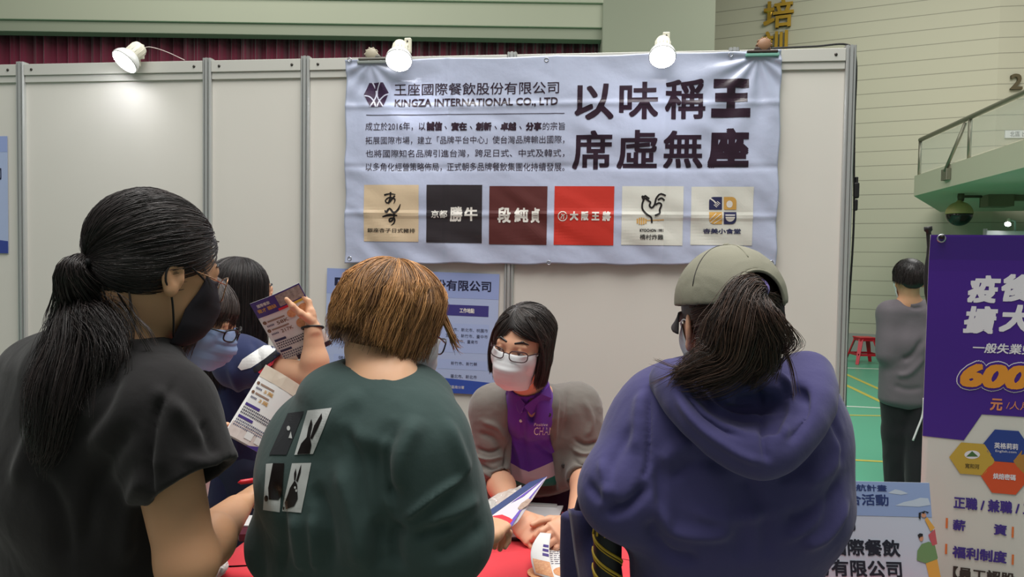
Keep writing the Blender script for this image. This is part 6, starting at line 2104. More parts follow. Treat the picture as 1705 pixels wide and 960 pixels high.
sh_ops = [ec(V(pel[0] + .02, pel[1], .72), chest, sideF, .165, .165, .12, .12, k=.05), ec(chest, chest + V(.02, 0, .15), sideF, .165, .13, .12, .095, k=.06), rc(nb + V(0, 0, -.02), shR, .06, .072, k=.06), rc(nb + V(0, 0, -.02), shL, .06, .072, k=.06),
          rc(shR, shR + (elR - shR) * .8, .07, .062, k=.05), rc(shL, shL + (elL - shL) * .8, .07, .062, k=.05), rc(nb, n1, .058, .056, k=.006, sub=True)]
shF = sdf_mesh('blouse', sh_ops, .005, M_wtop, F_)
ruffle(shF, .003, 8, (1, 1, .6), 53)
sc = sdf_mesh('hair', [hF.el(SK_C, SK_R + .006, k=.01), hF.el((0, -.04, -.03), (.082, .062, .085), k=.03), boxop(hF.L((0, .130, -.035)), hF.M, (.2, .085, .105), k=.012, sub=True), boxop(hF.L((0, .06, -.12)), hF.M, (.2, .075, .09), k=.012, sub=True)], .004, M_hairmix, F_)
set_tint(sc, .06)
az = rng.uniform(-math.pi, math.pi, 4200); az = az[np.abs(az) > .9]
P1 = falling(hF, len(az), az, pole=(0, .15, 1), th0=(0, .9), th1=1.6, zend=lambda a: np.interp(np.abs(a), [.9, 1.4, 3.2], [-.05, -.09, -.12]), zjit=.02, vol=(.006, .020), wav=.003)
az = rng.uniform(-.9, .9, 1500)
P2 = falling(hF, len(az), az, pole=(0, .05, 1), th0=(0, .7), th1=1.34, zend=.022, zjit=.008, vol=(.006, .018), wav=.002, sweep=.15)
PP_ = np.concatenate([P1, P2])
strands('hair_strands', PP_, .0007, M_hairmix, sc, rng.beta(1.4, 2.6, len(PP_)))
mk, cor = mask_mesh(hF, mat('mask_blue', (142, 166, 206), .8, .2), F_, 'pale blue pleated face mask', bulge=.006, pleat=.006)
ear_loops(hF, cor, mat('loop_pink', (216, 190, 196), .7), mk)
glasses(hF, F_, mat('frame_black', (18, 18, 20), .3), .0235, .0165, .004, .120, .0022, 'thick black glasses')
eyes(hF, F_); brows(hF, F_, M_hairmix)

# ------------------------------------------------------------------ man in grey in the hall
M_skinG = skin_mat('skin_g', (212, 160, 126))
pc = at(1514, 800, 4.72)
G_ = empty('person', (pc[0], pc[1], 0), 'short-haired man in a grey T-shirt and black trousers standing out in the hall', 'person')
hG = Head(at(1513, 467, 4.72), (.18, .98), .12, 0, 1.04)
sideG = nrm(V(.98, -.16, 0)); fG = V(.16, .98, 0)
nb = at(1514, 503, 4.72)
shL = at(1482, 522, 4.76); shR = at(1552, 522, 4.68); elL = at(1477, 590, 4.72); elR = at(1560, 592, 4.65); wrL = at(1500, 585, 4.95); wrR = at(1540, 590, 4.92)
chest = at(1515, 570, 4.74); pel = V(chest[0], chest[1], .80)
legops, _ = legs('g', cloth('track_trousers', (30, 30, 34), .8), G_, pel, sideG, fG, .145, hip_t=.095, r=(.105, .085, .075), shoe_m=mat('shoe_blue', (64, 110, 190), .6), rise=.04,
                 ank=[V(at(1494, 820, 4.78)[0], 4.78, .09), V(at(1530, 820, 4.62)[0], 4.62, .09)])
n1 = hG.L((0, -.028, -.05))
ops = head_ops(hG) + [rc(n1, nb, .052, .056, k=.03), rc(nb, shR, .05, .05, k=.04), rc(nb, shL, .05, .05, k=.04), ec(pel, chest + V(0, 0, .1), sideG, .14, .14, .09, .09, k=.06),
                      rc(shR, elR, .05, .04, k=.03), rc(elR, wrR, .04, .027, k=.02), rc(shL, elL, .05, .04, k=.03), rc(elL, wrL, .04, .027, k=.02)]
ops += hand_ops(wrR, V(-.7, .6, .1), V(0, .5, .8), -1) + hand_ops(wrL, V(.7, .6, .1), V(0, .5, .8), 1) + legops
sdf_mesh('body', ops, .0045, M_skinG, G_)
sh_ops = [ec(V(pel[0], pel[1], .69), chest, sideG, .180, .178, .125, .125, k=.05), ec(chest, chest + V(0, 0, .18), sideG, .178, .145, .125, .10, k=.06), rc(nb + V(0, 0, -.03), shR, .055, .075, k=.06), rc(nb + V(0, 0, -.03), shL, .055, .075, k=.06),
          rc(shR, elR, .078, .066, k=.05), rc(shL, elL, .078, .066, k=.05), rc(nb, n1, .060, .056, k=.006, sub=True)]
shG = sdf_mesh('t_shirt', sh_ops, .007, cloth('grey_sport', (104, 98, 104), .6, .1), G_)
ruffle(shG, .004, 7, (1, 1, .6), 63)
folds(shG, [([(1540, 560), (1520, 590), (1500, 600)], .02, -.012), ([(1542, 590), (1515, 620), (1490, 625)], .02, .010), ([(1500, 500), (1520, 512), (1538, 510)], .012, -.008), ([(1485, 640), (1510, 648), (1540, 645)], .02, -.006)])
sc = sdf_mesh('hair', [hG.el(SK_C + V(0, -.004, .006), SK_R + .009, k=.01), hG.el((0, -.05, -.01), (.074, .058, .055), k=.02), boxop(hG.L((0, .125, -.04)), hG.M, (.2, .075, .115), k=.012, sub=True), boxop(hG.L((0, .02, -.10)), hG.M, (.2, .09, .085), k=.012, sub=True)], .006, M_hairblk, G_)
set_tint(sc, .02)
az = rng.uniform(-math.pi, math.pi, 4500)
P1 = falling(hG, len(az), az, pole=(0, -.35, 1), th0=(.0, 1.3), th1=.4 + rng.uniform(0, 1.15, len(az)), zend=lambda a: np.interp(np.abs(a), [0, .8, 1.5, 3.2], [.08, .04, .0, -.03]), zjit=.01, vol=(.008, .018), k=8, sweep=.2)
strands('hair_strands', P1, .0012, M_hairblk, sc, rng.beta(1.2, 5, len(P1)))
mk, cor = mask_mesh(hG, mat('mask_white', (226, 228, 230), .8, .2), G_, 'white face mask')
ear_loops(hG, cor, mat('loop_white', (226, 226, 224), .7), mk)
eyes(hG, G_); brows(hG, G_, M_hairblk)
tube('lanyard', spline([nb + .066 * (math.cos(t) * sideG + math.sin(t) * nrm(fG + V(0, 0, -.6))) + V(0, 0, .012) for t in np.linspace(2.2, 7.2, 20)], 30), .004, M_blk, G_, 6)
tube('drawstring', spline([at(1538, 662, 4.60), at(1536, 690, 4.60), at(1527, 715, 4.58), at(1520, 733, 4.57)], 14), .006, mat('string_white', (214, 214, 214), .8), G_, 6)
# ================================================================== TABLE AND WHAT LIES ON IT
TU = BW.u.copy(); TW = V(-TU[1], TU[0], 0)           # along the table, and towards the wall
TP0 = V(-.755, 1.79, 0); TL, TD, TZ = 1.775, .58, .748
TM = np.stack([TU, TW, V(0, 0, 1)], 1)
tc_ = TP0 + TU * TL / 2 + TW * TD / 2
tb = empty('folding_table', tc_, 'long table under the red cloth between the visitors and the booth wall', 'table')
bm = bmesh.new(); add_box(bm, tc_ + V(0, 0, TZ - .016), (TL - .01, TD - .01, .030), rot=TM, bevel=.004)
bm_obj('tabletop', bm, mat('table_grey', (170, 168, 162), .6), tb)
for a in (.08, TL - .08):
    for b in (.07, TD - .07):
        tube('leg', [TP0 + TU * a + TW * b + V(0, 0, TZ - .03), TP0 + TU * a + TW * b], .014, M_alu, tb, 10)
# red cloth draping to the floor
M_redcloth = mat('red_cloth', (220, 62, 72), .8, .25, sheen=.15, bump=[(600, .2, .0006), (30, .1, .004)])
per = []
ns = 60
for k in range(ns): per.append((k / ns * TL, 0, 0, -1))
for k in range(24): per.append((TL, k / 24 * TD, 1, 0))
for k in range(ns): per.append((TL - k / ns * TL, TD, 0, 1))
for k in range(24): per.append((0, TD - k / 24 * TD, -1, 0))
rings = []
for (zf, of) in ((0, -.02), (0, 0.002), (-.01, .006), (-.20, .010), (-.45, .014), (-.735, .020)):
    r = []
    for i, (a, b, na, nb_) in enumerate(per):
        wv_ = of + (.010 * math.sin(i * .9) + .006 * math.sin(i * 2.3)) * min(1, -zf / .45)
        r.append(TP0 + TU * (a + na * wv_) + TW * (b + nb_ * wv_) + V(0, 0, TZ + .002 + zf))
    rings.append(r)
nP = len(per)
vs = [p for r in rings for p in r] + [tc_ + V(0, 0, TZ + .002)]
fs = [(i * nP + k, i * nP + (k + 1) % nP, (i + 1) * nP + (k + 1) % nP, (i + 1) * nP + k) for i in range(len(rings) - 1) for k in range(nP)]
fs += [(k, len(vs) - 1, (k + 1) % nP) for k in range(nP)]
tcl = mesh_np('tablecloth', vs, fs, M_redcloth, None, True)
tag(tcl, 'bright red cloth draped over the long table in front of the staff member', 'tablecloth')
ZT = TZ + .003


def onz(px, py, z=ZT):
    d = ray(px, py); t = (z - CO[2]) / d[2]
    return CO + d * t


def slab(bm, Q, thick):
    """closed thin sheet through the corner points Q (top face)"""
    k = len(Q); n = nrm(np.cross(Q[1] - Q[0], Q[2] - Q[0])); n = n if n[2] > 0 else -n
    add_arrays(bm, list(Q) + [q - n * thick for q in Q], [tuple(range(k)), tuple(range(k, 2 * k))[::-1]] + [(i, k + i, k + (i + 1) % k, (i + 1) % k) for i in range(k)])


M_paper = mat('paper_white', (226, 226, 224), .6)
M_pgrey = mat('paper_grey', (206, 206, 208), .25, .5)  # smoother grey-white paper for the clipboard
# clipboard with papers in front of the staff member
cbd = empty('clipboard', onz(885, 868), 'clipboard with white papers lying on the red cloth under the staff member\'s hands', 'clipboard')
Q = [onz(870, 842, ZT + .010), onz(938, 841, ZT + .010), onz(918, 893, ZT + .010), onz(828, 893, ZT + .010)]
bm = bmesh.new(); slab(bm, [q - V(0, 0, .003) for q in [Q[0], Q[1], Q[2] + V(.006, -.008, 0), Q[3] + V(-.004, -.008, 0)]], .004); bm_obj('board', bm, mat('board_black', (28, 26, 30), .5), cbd)
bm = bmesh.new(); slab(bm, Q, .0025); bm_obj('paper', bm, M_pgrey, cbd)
bm = bmesh.new()
q = (Q[0] + Q[1]) / 2; add_box(bm, q + V(0, 0, .003), (.09, .02, .006), rot=TM, bevel=.002); bm_obj('clip', bm, M_alu, cbd)

# opened brochure with pictures of food; one page is being lifted
br_ = empty('brochure', onz(925, 945), 'open food brochure with pictures of dishes, its page lifted by the staff member', 'brochure')
R0 = onz(893, 912); R1_ = onz(972, 914); R2 = onz(980, 990); R3 = onz(884, 990)
bm = bmesh.new(); slab(bm, [R0 + V(0, 0, .004), R1_ + V(0, 0, .004), R2 + V(0, 0, .004), R3 + V(0, 0, .004)], .003); bm_obj('page', bm, M_paper, br_)
BRP = Plane(R3 + V(0, 0, .0046), R2 - R3, R0 - R3)
M_food = mat('food_print', (188, 104, 62), .5, var=(160, .5, (236, 190, 140)))
M_txt = mat('print_text', (96, 96, 120), .6)
M_vio = mat('print_violet', (70, 52, 128), .5)


def bars(name, plane, boxes, off, m, parent): return flat(name, [rect(*b) for b in boxes], plane, off, m, parent)


wB = np.linalg.norm(R2 - R3); hB_ = np.linalg.norm(R0 - R3)
flat('food_picture', disc(wB * .72, hB_ * .42, wB * .26, hB_ * .11, 24), BRP, .0004, M_food, br_)
flat('food_picture', disc(wB * .18, hB_ * .40, wB * .20, hB_ * .12, 24), BRP, .0004, M_food, br_)
bx_ = []
for r_ in range(7):
    x = wB * .45
    while x < wB * .95:
        l = rng.uniform(.006, .016); bx_.append((x, hB_ * (.86 - r_ * .045), x + l, hB_ * (.86 - r_ * .045) + .0032)); x += l + .003
bars('text_lines', BRP, bx_, .0004, M_txt, br_)
bars('violet_tabs', BRP, [(wB * .34, hB_ * (.80 - k * .09), wB * .42, hB_ * (.84 - k * .09)) for k in range(3)], .0004, M_vio, br_)
# lifted page: curls from the lower edge up to the fingers
ap = at(909, 886, 1.93); lo0 = onz(890, 955, ZT + .008); lo1 = onz(926, 965, ZT + .010)
vs = []; nu, nv = 10, 14
for j in range(nv):
    v = j / (nv - 1)
    for i in range(nu):
        u = i / (nu - 1)
        b = lo0 * (1 - u) + lo1 * u
        t = ap + V((u - .5) * .030, u * .01, -.006 * u)
        p = b * (1 - v) + t * v
        p = p + V(-.018, -.02, .012) * math.sin(v * math.pi) * (1 - u * .4)
        vs.append(p)
fs = [(j * nu + i, j * nu + i + 1, (j + 1) * nu + i + 1, (j + 1) * nu + i) for j in range(nv - 1) for i in range(nu - 1)]
pg = mesh_np('lifted_page', vs, fs, M_paper, br_, True); pg.modifiers.new('thick', 'SOLIDIFY').thickness = .0008
# picture printed on the foot of the lifted page
def page_pt(u, v, off):
    b = lo0 * (1 - u) + lo1 * u; t = ap + V((u - .5) * .030, u * .01, -.006 * u); p = b * (1 - v) + t * v + V(-.018, -.02, .012) * math.sin(v * math.pi) * (1 - u * .4)
    return p + V(-.2, -.9, .35) * off
vs = [page_pt(u, v, .0012) for v in np.linspace(.04, .34, 7) for u in np.linspace(.1, .95, 7) ]
fs = [(j * 7 + i, j * 7 + i + 1, (j + 1) * 7 + i + 1, (j + 1) * 7 + i) for j in range(6) for i in range(6)]
mesh_np('food_picture', vs, fs, M_food, pg)
vs = []; fs = []
for k in range(3):
    b0 = len(vs); v0 = .45 + k * .1
    vs += [page_pt(u, v, .0012) for v in (v0, v0 + .06) for u in (.62, .95)]; fs.append((b0, b0 + 1, b0 + 3, b0 + 2))
mesh_np('violet_tabs', vs, fs, M_vio, pg)

# maroon folder and white papers at the far left part of the table
fo = empty('folder', onz(418, 884), 'dark maroon folder with white papers on the left part of the red table', 'folder')
bm = bmesh.new()
Q = [onz(392, 874, ZT + .022), onz(470, 872, ZT + .022), onz(470, 888, ZT + .022), onz(398, 889, ZT + .022)]
slab(bm, Q, .020); bm_obj('cover', bm, mat('maroon_cover', (84, 26, 42), .5), fo)
bm = bmesh.new(); slab(bm, [q + V(.006, .012, .004) for q in [onz(392, 862, ZT + .022), onz(470, 861, ZT + .022), onz(470, 879, ZT + .022), onz(396, 879, ZT + .022)]], .003); bm_obj('paper', bm, M_paper, fo)
# crumpled tissue
tq = onz(356, 948, ZT + .015)
ti = sdf_mesh('tissue', [el(tq, (.028, .02, .016), None, .01), el(tq + V(.016, .006, .006), (.018, .015, .015), None, .01), el(tq + V(-.014, .004, .002), (.016, .02, .014), None, .01)], .0016, mat('tissue_white', (214, 210, 206), .9))
ruffle(ti, .004, 60, (1, 1, 1), 71, .6)
tag(ti, 'crumpled grey-white tissue on the red cloth beside the bare forearm at left', 'tissue')

# crumpled clear film under the staff member's forearm
vs = []; nu, nv = 46, 30
f0 = [at(797, 838, 2.03), at(868, 808, 2.10), at(872, 848, 1.98), at(812, 868, 1.94)]
for j in range(nv):
    v = j / (nv - 1)
    for i in range(nu):
        u = i / (nu - 1)
        p = (f0[0] * (1 - u) + f0[1] * u) * (1 - v) + (f0[3] * (1 - u) + f0[2] * u) * v
        vs.append(p)
vs = np.array(vs)
hN = .012 * vnoise(vs * 28, 81) + .007 * np.abs(vnoise(vs * 60, 82)) + .010 * np.sin(np.repeat(np.linspace(0, 3.14, nv), nu))
vs = vs + hN[:, None] * V(0, -.6, .8)
fs = [(j * nu + i, j * nu + i + 1, (j + 1) * nu + i + 1, (j + 1) * nu + i) for j in range(nv - 1) for i in range(nu - 1)]
fl = mesh_np('plastic_bag', vs, fs, mat('clear_film', (226, 224, 218), .12, .7, alpha=.55), None, True)
fl.modifiers.new('thick', 'SOLIDIFY').thickness = .0006
tag(fl, 'crumpled translucent plastic bag below the staff member\'s rolled-up left sleeve in the photo', 'plastic bag')


# ---- printed flyers
def flyer(tl, tr, bl, lab, variant, bend=.0):
    tl, tr, bl = [np.asarray(q, float) for q in (tl, tr, bl)]
    w = np.linalg.norm(tr - tl); h = np.linalg.norm(bl - tl)
    P = Plane(bl, tr - tl, tl - bl)
    hf = lambda A: bend * np.sin(np.clip(np.asarray(A)[:, 0] / w, 0, 1) * math.pi)
    e = empty('flyer', bl, lab, 'flyer', 'recruitment flyers')
    nx, ny = 13, 17
    A = np.array([(a, b) for a in np.linspace(0, w, nx) for b in np.linspace(0, h, ny)])
    vs = P.pts(A, hf(A)); I, J = np.meshgrid(np.arange(nx - 1), np.arange(ny - 1), indexing='ij'); q = (I * ny + J).ravel()
    s = mesh_np('sheet', vs, np.stack([q, q + ny, q + ny + 1, q + 1], 1), M_paper, e, True); s.modifiers.new('thick', 'SOLIDIFY').thickness = .0007
    R_ = lambda a, b, c, d: rect(a * w, (1 - d) * h, c * w, (1 - b) * h)
    T_ = lambda a, b, c, d: (a * w, (1 - d) * h, c * w, (1 - b) * h)
    g = .03
    M_br = mat('print_brown', (120, 84, 60), .6); M_gold_ = mat('print_gold', (206, 158, 84), .5)
    F_ = lambda nm, polys, m, off=.0008, par=e: flat(nm, polys, P, off, m, par, hf, g)
    if variant == 0:
        hd_ = F_('header', R_(0, 0, 1, .24), M_vio)
        F_('photo', R_(.50, .02, .98, .19), mat('photo_crowd', (72, 56, 62), .6, var=(90, .6, (206, 190, 180))), .0012, hd_)
        F_('tag_red', R_(.44, .205, .66, .24), mat('tag_red', (206, 40, 56), .5), .0012, hd_)
        F_('tag_yellow', R_(.66, .205, .97, .24), mat('tag_yellow', (206, 172, 60), .5), .0012, hd_)
        text('lettering', [('國際餐飲', T_(.10, .05, .36, .10), .02)], P, .0013, M_wh, hd_, hf, None, px=False, res=2)
        text('lettering', [('徵才 職缺', T_(.06, .12, .44, .18), .02)], P, .0013, M_gold_, hd_, hf, None, px=False, res=2)
        for cx, cy, r in ((.62, .34, .085), (.86, .36, .12), (.70, .52, .10), (.90, .54, .07)):
            F_('food_picture', disc(cx * w, (1 - cy) * h, r * w, r * w, 20), M_food, .0010)
        F_('footer', R_(.30, .93, 1, 1), mat('print_darkviolet', (44, 36, 62), .5))
        y0 = .30
    else:
        F_('photo', R_(0, 0, 1, .17), mat('photo_warm', (196, 178, 158), .6, var=(26, .3, (232, 222, 206))))
        F_('photo', R_(.02, .80, .98, .98), mat('photo_warm2', (186, 168, 160), .6, var=(40, .5, (236, 228, 224))))
        F_('violet_corner', [(w * .55, 0), (w, 0), (w, h * .10)], M_vio, .0012)
        for k in range(2):
            F_('code_frame', R_(.42 + .26 * k, .84, .60 + .26 * k, .93), M_paper, .0014)
        y0 = .22
    for k in range(2):
        cy = y0 + .03 + k * .13
        F_('ring_mark', stroke([(w * .07 + .022 * w * math.cos(a), (1 - cy) * h + .022 * w * math.sin(a)) for a in np.linspace(0, 6.3, 12)], .006 * w / .2, 16), M_br, .0011)
        F_('heading_bar', R_(.13, cy - .012, .48, cy + .012), mat('print_taupe', (150, 124, 108), .6), .0010)
        text('number_lettering', [(('5萬', '21K') if variant == 0 else ('5萬', '2萬'))[k:k + 1][0:1] and ((('58K', '217K') if variant == 0 else ('5萬', '2萬'))[k], T_(.28, cy + .035, .52, cy + .085), .01)], P, .0011, M_br if variant == 0 else M_gold_, e, hf, None, px=False, res=2)
        F_('text_lines', [R_(.08 + .03 * q, cy + .05, .10 + .03 * q, cy + .075) for q in range(5)], M_txt, .0010)
    for k in range(2):
        cy = y0 + .31 + k * .17
        F_('pill_heading', R_(.06, cy, .30 if variant == 0 else .42, cy + .035), M_nv if variant == 0 else M_vio, .0010)
        bx = []
        for r_ in range(3):
            x = .06 + .0
            while x < .86:
                l = rng.uniform(.02, .035); bx.append(R_(x, cy + .055 + r_ * .035, x + l, cy + .075 + r_ * .035)); x += l + .016
        F_('text_lines', bx, mat('print_dark', (66, 62, 78), .6) if k == 0 else M_txt, .0010)
    return e, P


f1, _ = flyer(at(422, 503, 2.145), at(504, 468, 2.152), at(474, 606, 2.22), 'purple-headed flyer held up in the raised hand of the navy-clad person', 0, .010)
f2, _ = flyer(at(462, 621, 1.83), at(520, 656, 1.87), at(372, 722, 1.72), 'large white flyer held low between the black T-shirt and the dark green T-shirt', 1, .006)

# folded leaflet held by the brown-haired visitor
lf = empty('leaflet', at(840, 878, 1.66), 'folded violet-edged leaflet held out by the brown-haired visitor towards the staff member', 'leaflet')
t0, t1, t2, t3 = at(911, 793, 1.86), at(813, 862, 1.68), at(836, 890, 1.62), at(862, 868, 1.68)
bm = bmesh.new(); slab(bm, [t0, t1, t2, t3], .0012); bm_obj('front_page', bm, mat('leaflet_white', (214, 208, 216), .35), lf)
LFP = Plane(t1, t0 - t1, t1 - t2)
if LFP.n[1] > 0: LFP.n = -LFP.n
lq = lambda px, py: LFP.uv(px, py)
flat('violet_edge', [lq(911, 793), lq(868, 850), lq(852, 876), lq(845, 882), lq(850, 868), lq(880, 830)], LFP, .0014, mat('leaf_violet', (104, 78, 176), .4), lf)
flat('violet_band', [lq(911, 793), lq(886, 812), lq(850, 838), lq(872, 826)], LFP, .0014, mat('leaf_violet', (104, 78, 176), .4), lf)
flat('red_field', [lq(*p) for p in ((813, 864), (822, 859), (836, 857), (848, 862), (854, 866), (838, 886), (834, 884), (826, 874))], LFP, .0016, mat('leaf_red', (214, 44, 60), .4), lf)
flat('picture', [lq(*p) for p in ((862, 846), (868, 838), (880, 830), (886, 832), (878, 842), (866, 850))], LFP, .0016, mat('leaf_photo', (120, 92, 84), .5, var=(200, .5, (206, 180, 160))), lf)
b0, b1 = at(884, 808, 1.84), at(816, 855, 1.70)
bm = bmesh.new(); slab(bm, [t0 + V(0, .004, 0), b0 + V(-.004, .01, .006), b1 + V(-.004, .01, .004), t1 + V(0, .004, 0)], .0012); bm_obj('back_page', bm, mat('leaf_navy', (62, 76, 120), .3), lf)

# pens
def pen(p0, p1, r, m, lab, capm=None):
    e = empty('pen', p0, lab, 'pen')
    d = nrm(p1 - p0); L = np.linalg.norm(p1 - p0)
    bm = bmesh.new(); add_lathe(bm, [(r * .2, 0), (r * .7, L * .08), (r, L * .1), (r, L * .8)], p0, d, 14); bm_obj('barrel', bm, m, e, True)
    bm = bmesh.new(); add_lathe(bm, [(r * 1.12, L * .8), (r * 1.12, L * .98), (r * .6, L)], p0, d, 14)
    for k in range(4): add_lathe(bm, [(r * 1.25, L * (.82 + .04 * k)), (r * 1.25, L * (.835 + .04 * k))], p0, d, 14)
    bm_obj('cap', bm, capm or m, e, True)


pen(at(828, 880, 1.60), at(803, 838, 1.50), .0052, mat('pen_blue', (44, 62, 168), .35), 'blue pen in the hand of the brown-haired visitor')
pen(at(396, 803, 1.58), at(442, 796, 1.62), .0055, mat('pen_red', (196, 34, 48), .35), 'red pen with a white cap held by the ponytailed woman', mat('pen_white', (222, 220, 218), .4))

# ---- sign standing on the right end of the table
sy = 1.76
s_tl = at(1250, 797, sy); s_tr = at(1546, 803, sy - .012)
su = nrm(s_tr - s_tl); su = nrm(V(su[0], su[1], 0)); sv = nrm(V(0, .21, .98)); sw_ = np.linalg.norm(s_tr - s_tl)
tmid = (s_tl + s_tr) / 2
hs = (tmid[2] - ZT) / sv[2]
SP = Plane(tmid - sv * hs - su * sw_ / 2, su, sv)
sgn = empty('sign_board', SP.p(sw_ / 2, 0), 'pale D3 company sign with cartoon figures standing on the right end of the table', 'sign')
sheet_obj('board', rect(0, 0, sw_, hs), SP, 0.0, mat('sign_pale', (190, 196, 212), .5), sgn, .004)
Qb = lambda a, b, c, d: rect(a * sw_, b * hs, c * sw_, d * hs)
flat('sky_band', [(0, hs * .70), (sw_, hs * .70), (sw_, hs), (0, hs)], SP, .0006, mat('sign_sky', (142, 162, 204), .5), sgn)
cl_ = []
for pts in ([(1478, 820), (1490, 814), (1500, 816), (1512, 821), (1500, 823)], [(1490, 841), (1505, 835), (1520, 832), (1532, 828), (1545, 829), (1549, 840), (1530, 843)]): cl_.append(ppoly(SP, pts))
flat('cloud', cl_, SP, .0010, mat('sign_cloud', (186, 198, 214), .5), sgn)
M_si = mat('sign_ink', (26, 28, 44), .5); M_sn = mat('sign_navy', (40, 56, 110), .5)
text('heading_lettering', [('雲嘉南就業領航計畫', (1322, 805, 1476, 816), .02), ('就業媒合活動', (1342, 821, 1479, 840), .02)], SP, .0012, M_sn, sgn)
text('booth_lettering', [('D3', (1387, 865, 1424, 883), .09)], SP, .0012, M_si, sgn)
text('company_lettering', [('王座國際餐飲', (1322, 896, 1498, 924), .025), ('股份有限公司', (1324, 931, 1501, 959), .025)], SP, .0012, M_si, sgn)
M_sg = mat('cartoon_green', (108, 140, 92), .6); M_so = mat('cartoon_ochre', (214, 158, 70), .6); M_sr = mat('cartoon_red', (188, 84, 92), .6); M_ss = mat('cartoon_skin', (196, 140, 110), .6); M_sb = mat('cartoon_black', (30, 28, 34), .6); M_sw = mat('cartoon_white', (222, 222, 220), .6)
flat('figure_body', ppoly(SP, [(1527, 916), (1534, 905), (1546, 901), (1556, 906), (1561, 928), (1560, 930), (1541, 937), (1526, 932)]), SP, .0014, M_sg, sgn)
flat('figure_trousers', ppoly(SP, [(1541, 937), (1560, 930), (1568, 970), (1550, 975)]), SP, .0012, M_so, sgn)
flat('figure_head', ppoly(SP, disc(1533.5, 895, 3.4, 5.5)), SP, .0014, M_ss, sgn)
flat('figure_hair', ppoly(SP, [(1527, 890), (1531, 887), (1536, 888), (1536, 892), (1532, 893), (1530, 896)]), SP, .0018, M_sb, sgn)
flat('raised_figure', ppoly(SP, [(1545, 890), (1556, 880), (1560, 905), (1552, 908)]), SP, .0016, M_sr, sgn)
flat('raised_arm', ppoly(SP, [(1539, 864), (1543, 860), (1556, 878), (1549, 884)]), SP, .0017, M_so, sgn)
flat('raised_head', ppoly(SP, disc(1537.5, 857, 4.2, 4)), SP, .0017, M_ss, sgn)
flat('raised_hair', [ppoly(SP, [(1529, 853), (1533, 852), (1532, 864), (1529, 862)]), ppoly(SP, [(1532, 852), (1540, 850), (1538, 855)]), ppoly(SP, [(1536, 849), (1546, 852), (1544, 854)])], SP, .0019, M_sb, sgn)
sup = SP.p(sw_ / 2, 0) + V(0, .12, 0)
bm = bmesh.new(); add_arrays(bm, [SP.p(sw_ * .3, hs * .8, -.005), SP.p(sw_ * .7, hs * .8, -.005), V(*(SP.p(sw_ * .75, 0)[:2] + np.array([0, .16])), ZT + .001), V(*(SP.p(sw_ * .25, 0)[:2] + np.array([0, .16])), ZT + .001)], [(0, 1, 2, 3)])
st_ = bm_obj('stand', bm, mat('sign_back', (200, 200, 198), .6), sgn); st_.modifiers.new('thick', 'SOLIDIFY').thickness = .003

# ---- chair behind the staff member
cc = at(768, 800, 2.96)
ch = empty('chair', (cc[0], cc[1], 0), 'black slatted-back chair standing behind the staff member by the booth wall', 'chair')
cu_, cw_ = TU, TW
cM = TM
M_chb = mat('chair_black', (30, 30, 32), .5); M_chg = mat('chair_grey', (150, 150, 148), .4, metal=.4)
c0 = V(cc[0], cc[1], 0)
zt_c = at(780, 728, 2.98)[2]
for k, z in enumerate((zt_c - .035, zt_c - .095, zt_c - .155)):
    bm = bmesh.new(); add_box(bm, c0 + cw_ * .13 + V(0, 0, z), (.40, .016, .040), rot=cM, bevel=.006); bm_obj('back_slat', bm, M_chb, ch)
for sx in (-1, 1):
    tube('rear_post', [c0 + cu_ * sx * .20 + cw_ * .15 + V(0, 0, 0), c0 + cu_ * sx * .20 + cw_ * .13 + V(0, 0, .45), c0 + cu_ * sx * .20 + cw_ * .13 + V(0, 0, zt_c)], .012, M_chg, ch, 8)
    tube('front_leg', [c0 + cu_ * sx * .19 - cw_ * .20, c0 + cu_ * sx * .19 - cw_ * .18 + V(0, 0, .44)], .012, M_chg, ch, 8)
bm = bmesh.new(); add_box(bm, c0 - cw_ * .02 + V(0, 0, .45), (.42, .40, .04), rot=cM, bevel=.012); bm_obj('seat', bm, M_chb, ch)

# ---- what hangs on the hooded person's left arm
bg = empty('tote_bag', at(985, 950, 1.40), 'dark navy cloth bag hanging at the left elbow of the hooded person', 'bag')
M_bag = cloth('bag_navy', (44, 42, 82), .9)
b_tl = at(948, 846, 1.50)
bops = [ec(at(978, 868, 1.47), at(992, 1080, 1.47), V(.72, -.69, 0), .060, .075, .030, .045, k=.02, p=4)]
bops += [boxop(at(965, 835, 1.47) + V(0, 0, .03), np.eye(3), (.12, .1, .03), k=.003, sub=True)]
bgm = sdf_mesh('bag_body', bops, .004, M_bag, bg)
ruffle(bgm, .004, 9, (1, 1, .4), 91)
bm = bmesh.new()
vs = []; nu, nv = 8, 16
e0, e1, e2, e3 = at(948, 846, 1.43), at(985, 838, 1.40), at(1000, 975, 1.36), at(966, 975, 1.42)
for j in range(nv):
    v = j / (nv - 1)
    for i in range(nu):
        u = i / (nu - 1); p = (e0 * (1 - u) + e1 * u) * (1 - v) + (e3 * (1 - u) + e2 * u) * v
        vs.append(p + V(0, -.02 * math.sin(u * 3.1) - .008 * math.sin(v * 7 + u * 2), 0))
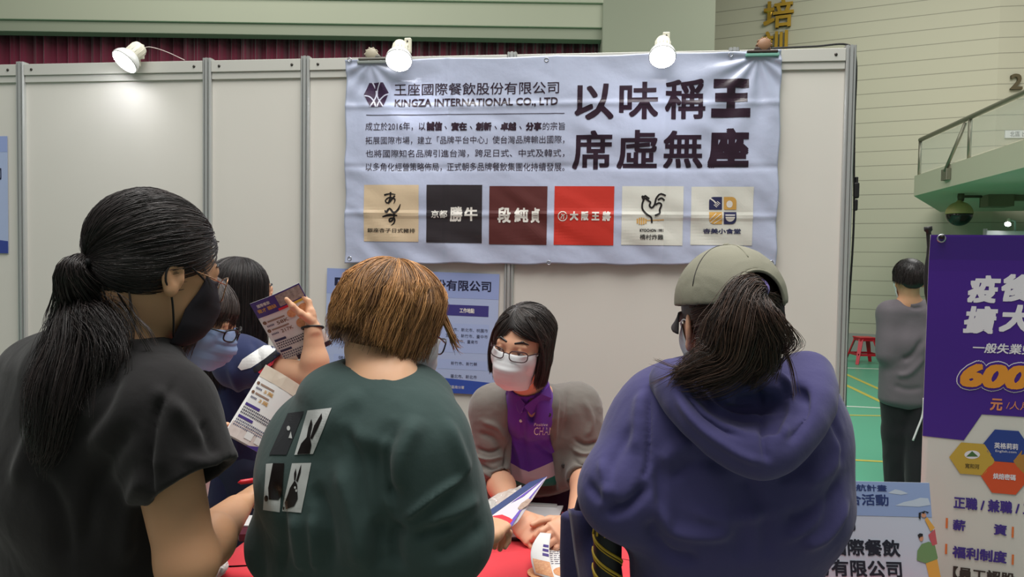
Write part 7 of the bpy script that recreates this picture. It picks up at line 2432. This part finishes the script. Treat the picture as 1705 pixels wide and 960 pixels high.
fs = [(j * nu + i, j * nu + i + 1, (j + 1) * nu + i + 1, (j + 1) * nu + i) for j in range(nv - 1) for i in range(nu - 1)]
o = mesh_np('bag_flap', vs, fs, M_bag, bg, True); o.modifiers.new('thick', 'SOLIDIFY').thickness = .003
tube('bag_handle', spline([at(962, 850, 1.47), at(975, 815, 1.40), at(1010, 800, 1.33), at(1030, 830, 1.40), at(1000, 860, 1.48)], 20), .009, M_bag, bg, 8)

um = empty('umbrella', at(1010, 960, 1.30), 'rolled black umbrella with spiralling yellow stripes beside the navy bag', 'umbrella')
ua, ub = at(1012, 868, 1.305), at(1009, 1140, 1.28)
ax = nrm(ub - ua); uu = nrm(np.cross(ax, V(0, 1, 0))); uw = np.cross(ax, uu)
bm = bmesh.new(); add_lathe(bm, [(.010, -.01), (.022, 0), (.026, .03), (.025, .15), (.021, np.linalg.norm(ub - ua))], ua, ax, 28); bm_obj('rolled_canopy', bm, mat('umbrella_black', (24, 23, 26), .55), um, True)
M_uy = mat('umbrella_yellow', (196, 164, 44), .5)
L = np.linalg.norm(ub - ua)
for k in range(4):
    pts = []
    for t in np.linspace(0, 1, 60):
        h_ = .018 + k * .030 + t * .060; a = 3.5 - t * 3.9; r = np.interp(h_, [0, .03, .15, L], [.022, .026, .025, .021]) + .0004
        pts.append(ua + ax * h_ + r * (math.cos(a) * uu + math.sin(a) * uw))
    tube('yellow_stripe', pts, .0026, M_uy, um, 6)
    tube('yellow_stripe', [p + ax * .006 for p in pts], .0012, M_uy, um, 5)
for k in range(10):
    a = k / 10 * 6.28
    tube('fringe', [ua + .0235 * (math.cos(a) * uu + math.sin(a) * uw) + ax * .001, ua + .0268 * (math.cos(a) * uu + math.sin(a) * uw) + ax * .022], .0022, M_uy, um, 5)
M_cordy = M_uy
tube('cord', spline([ua + ax * .12 + uu * .027, ua + ax * .15 + uu * .034, ua + ax * .22 + uu * .05], 10), .0025, M_uy, um, 5)
tube('cord', spline([ua + ax * .12 + uu * .027, ua + ax * .16 + uu * .024 - uw * .01, ua + ax * .24 + uu * .018 - uw * .016], 10), .0025, M_uy, um, 5)
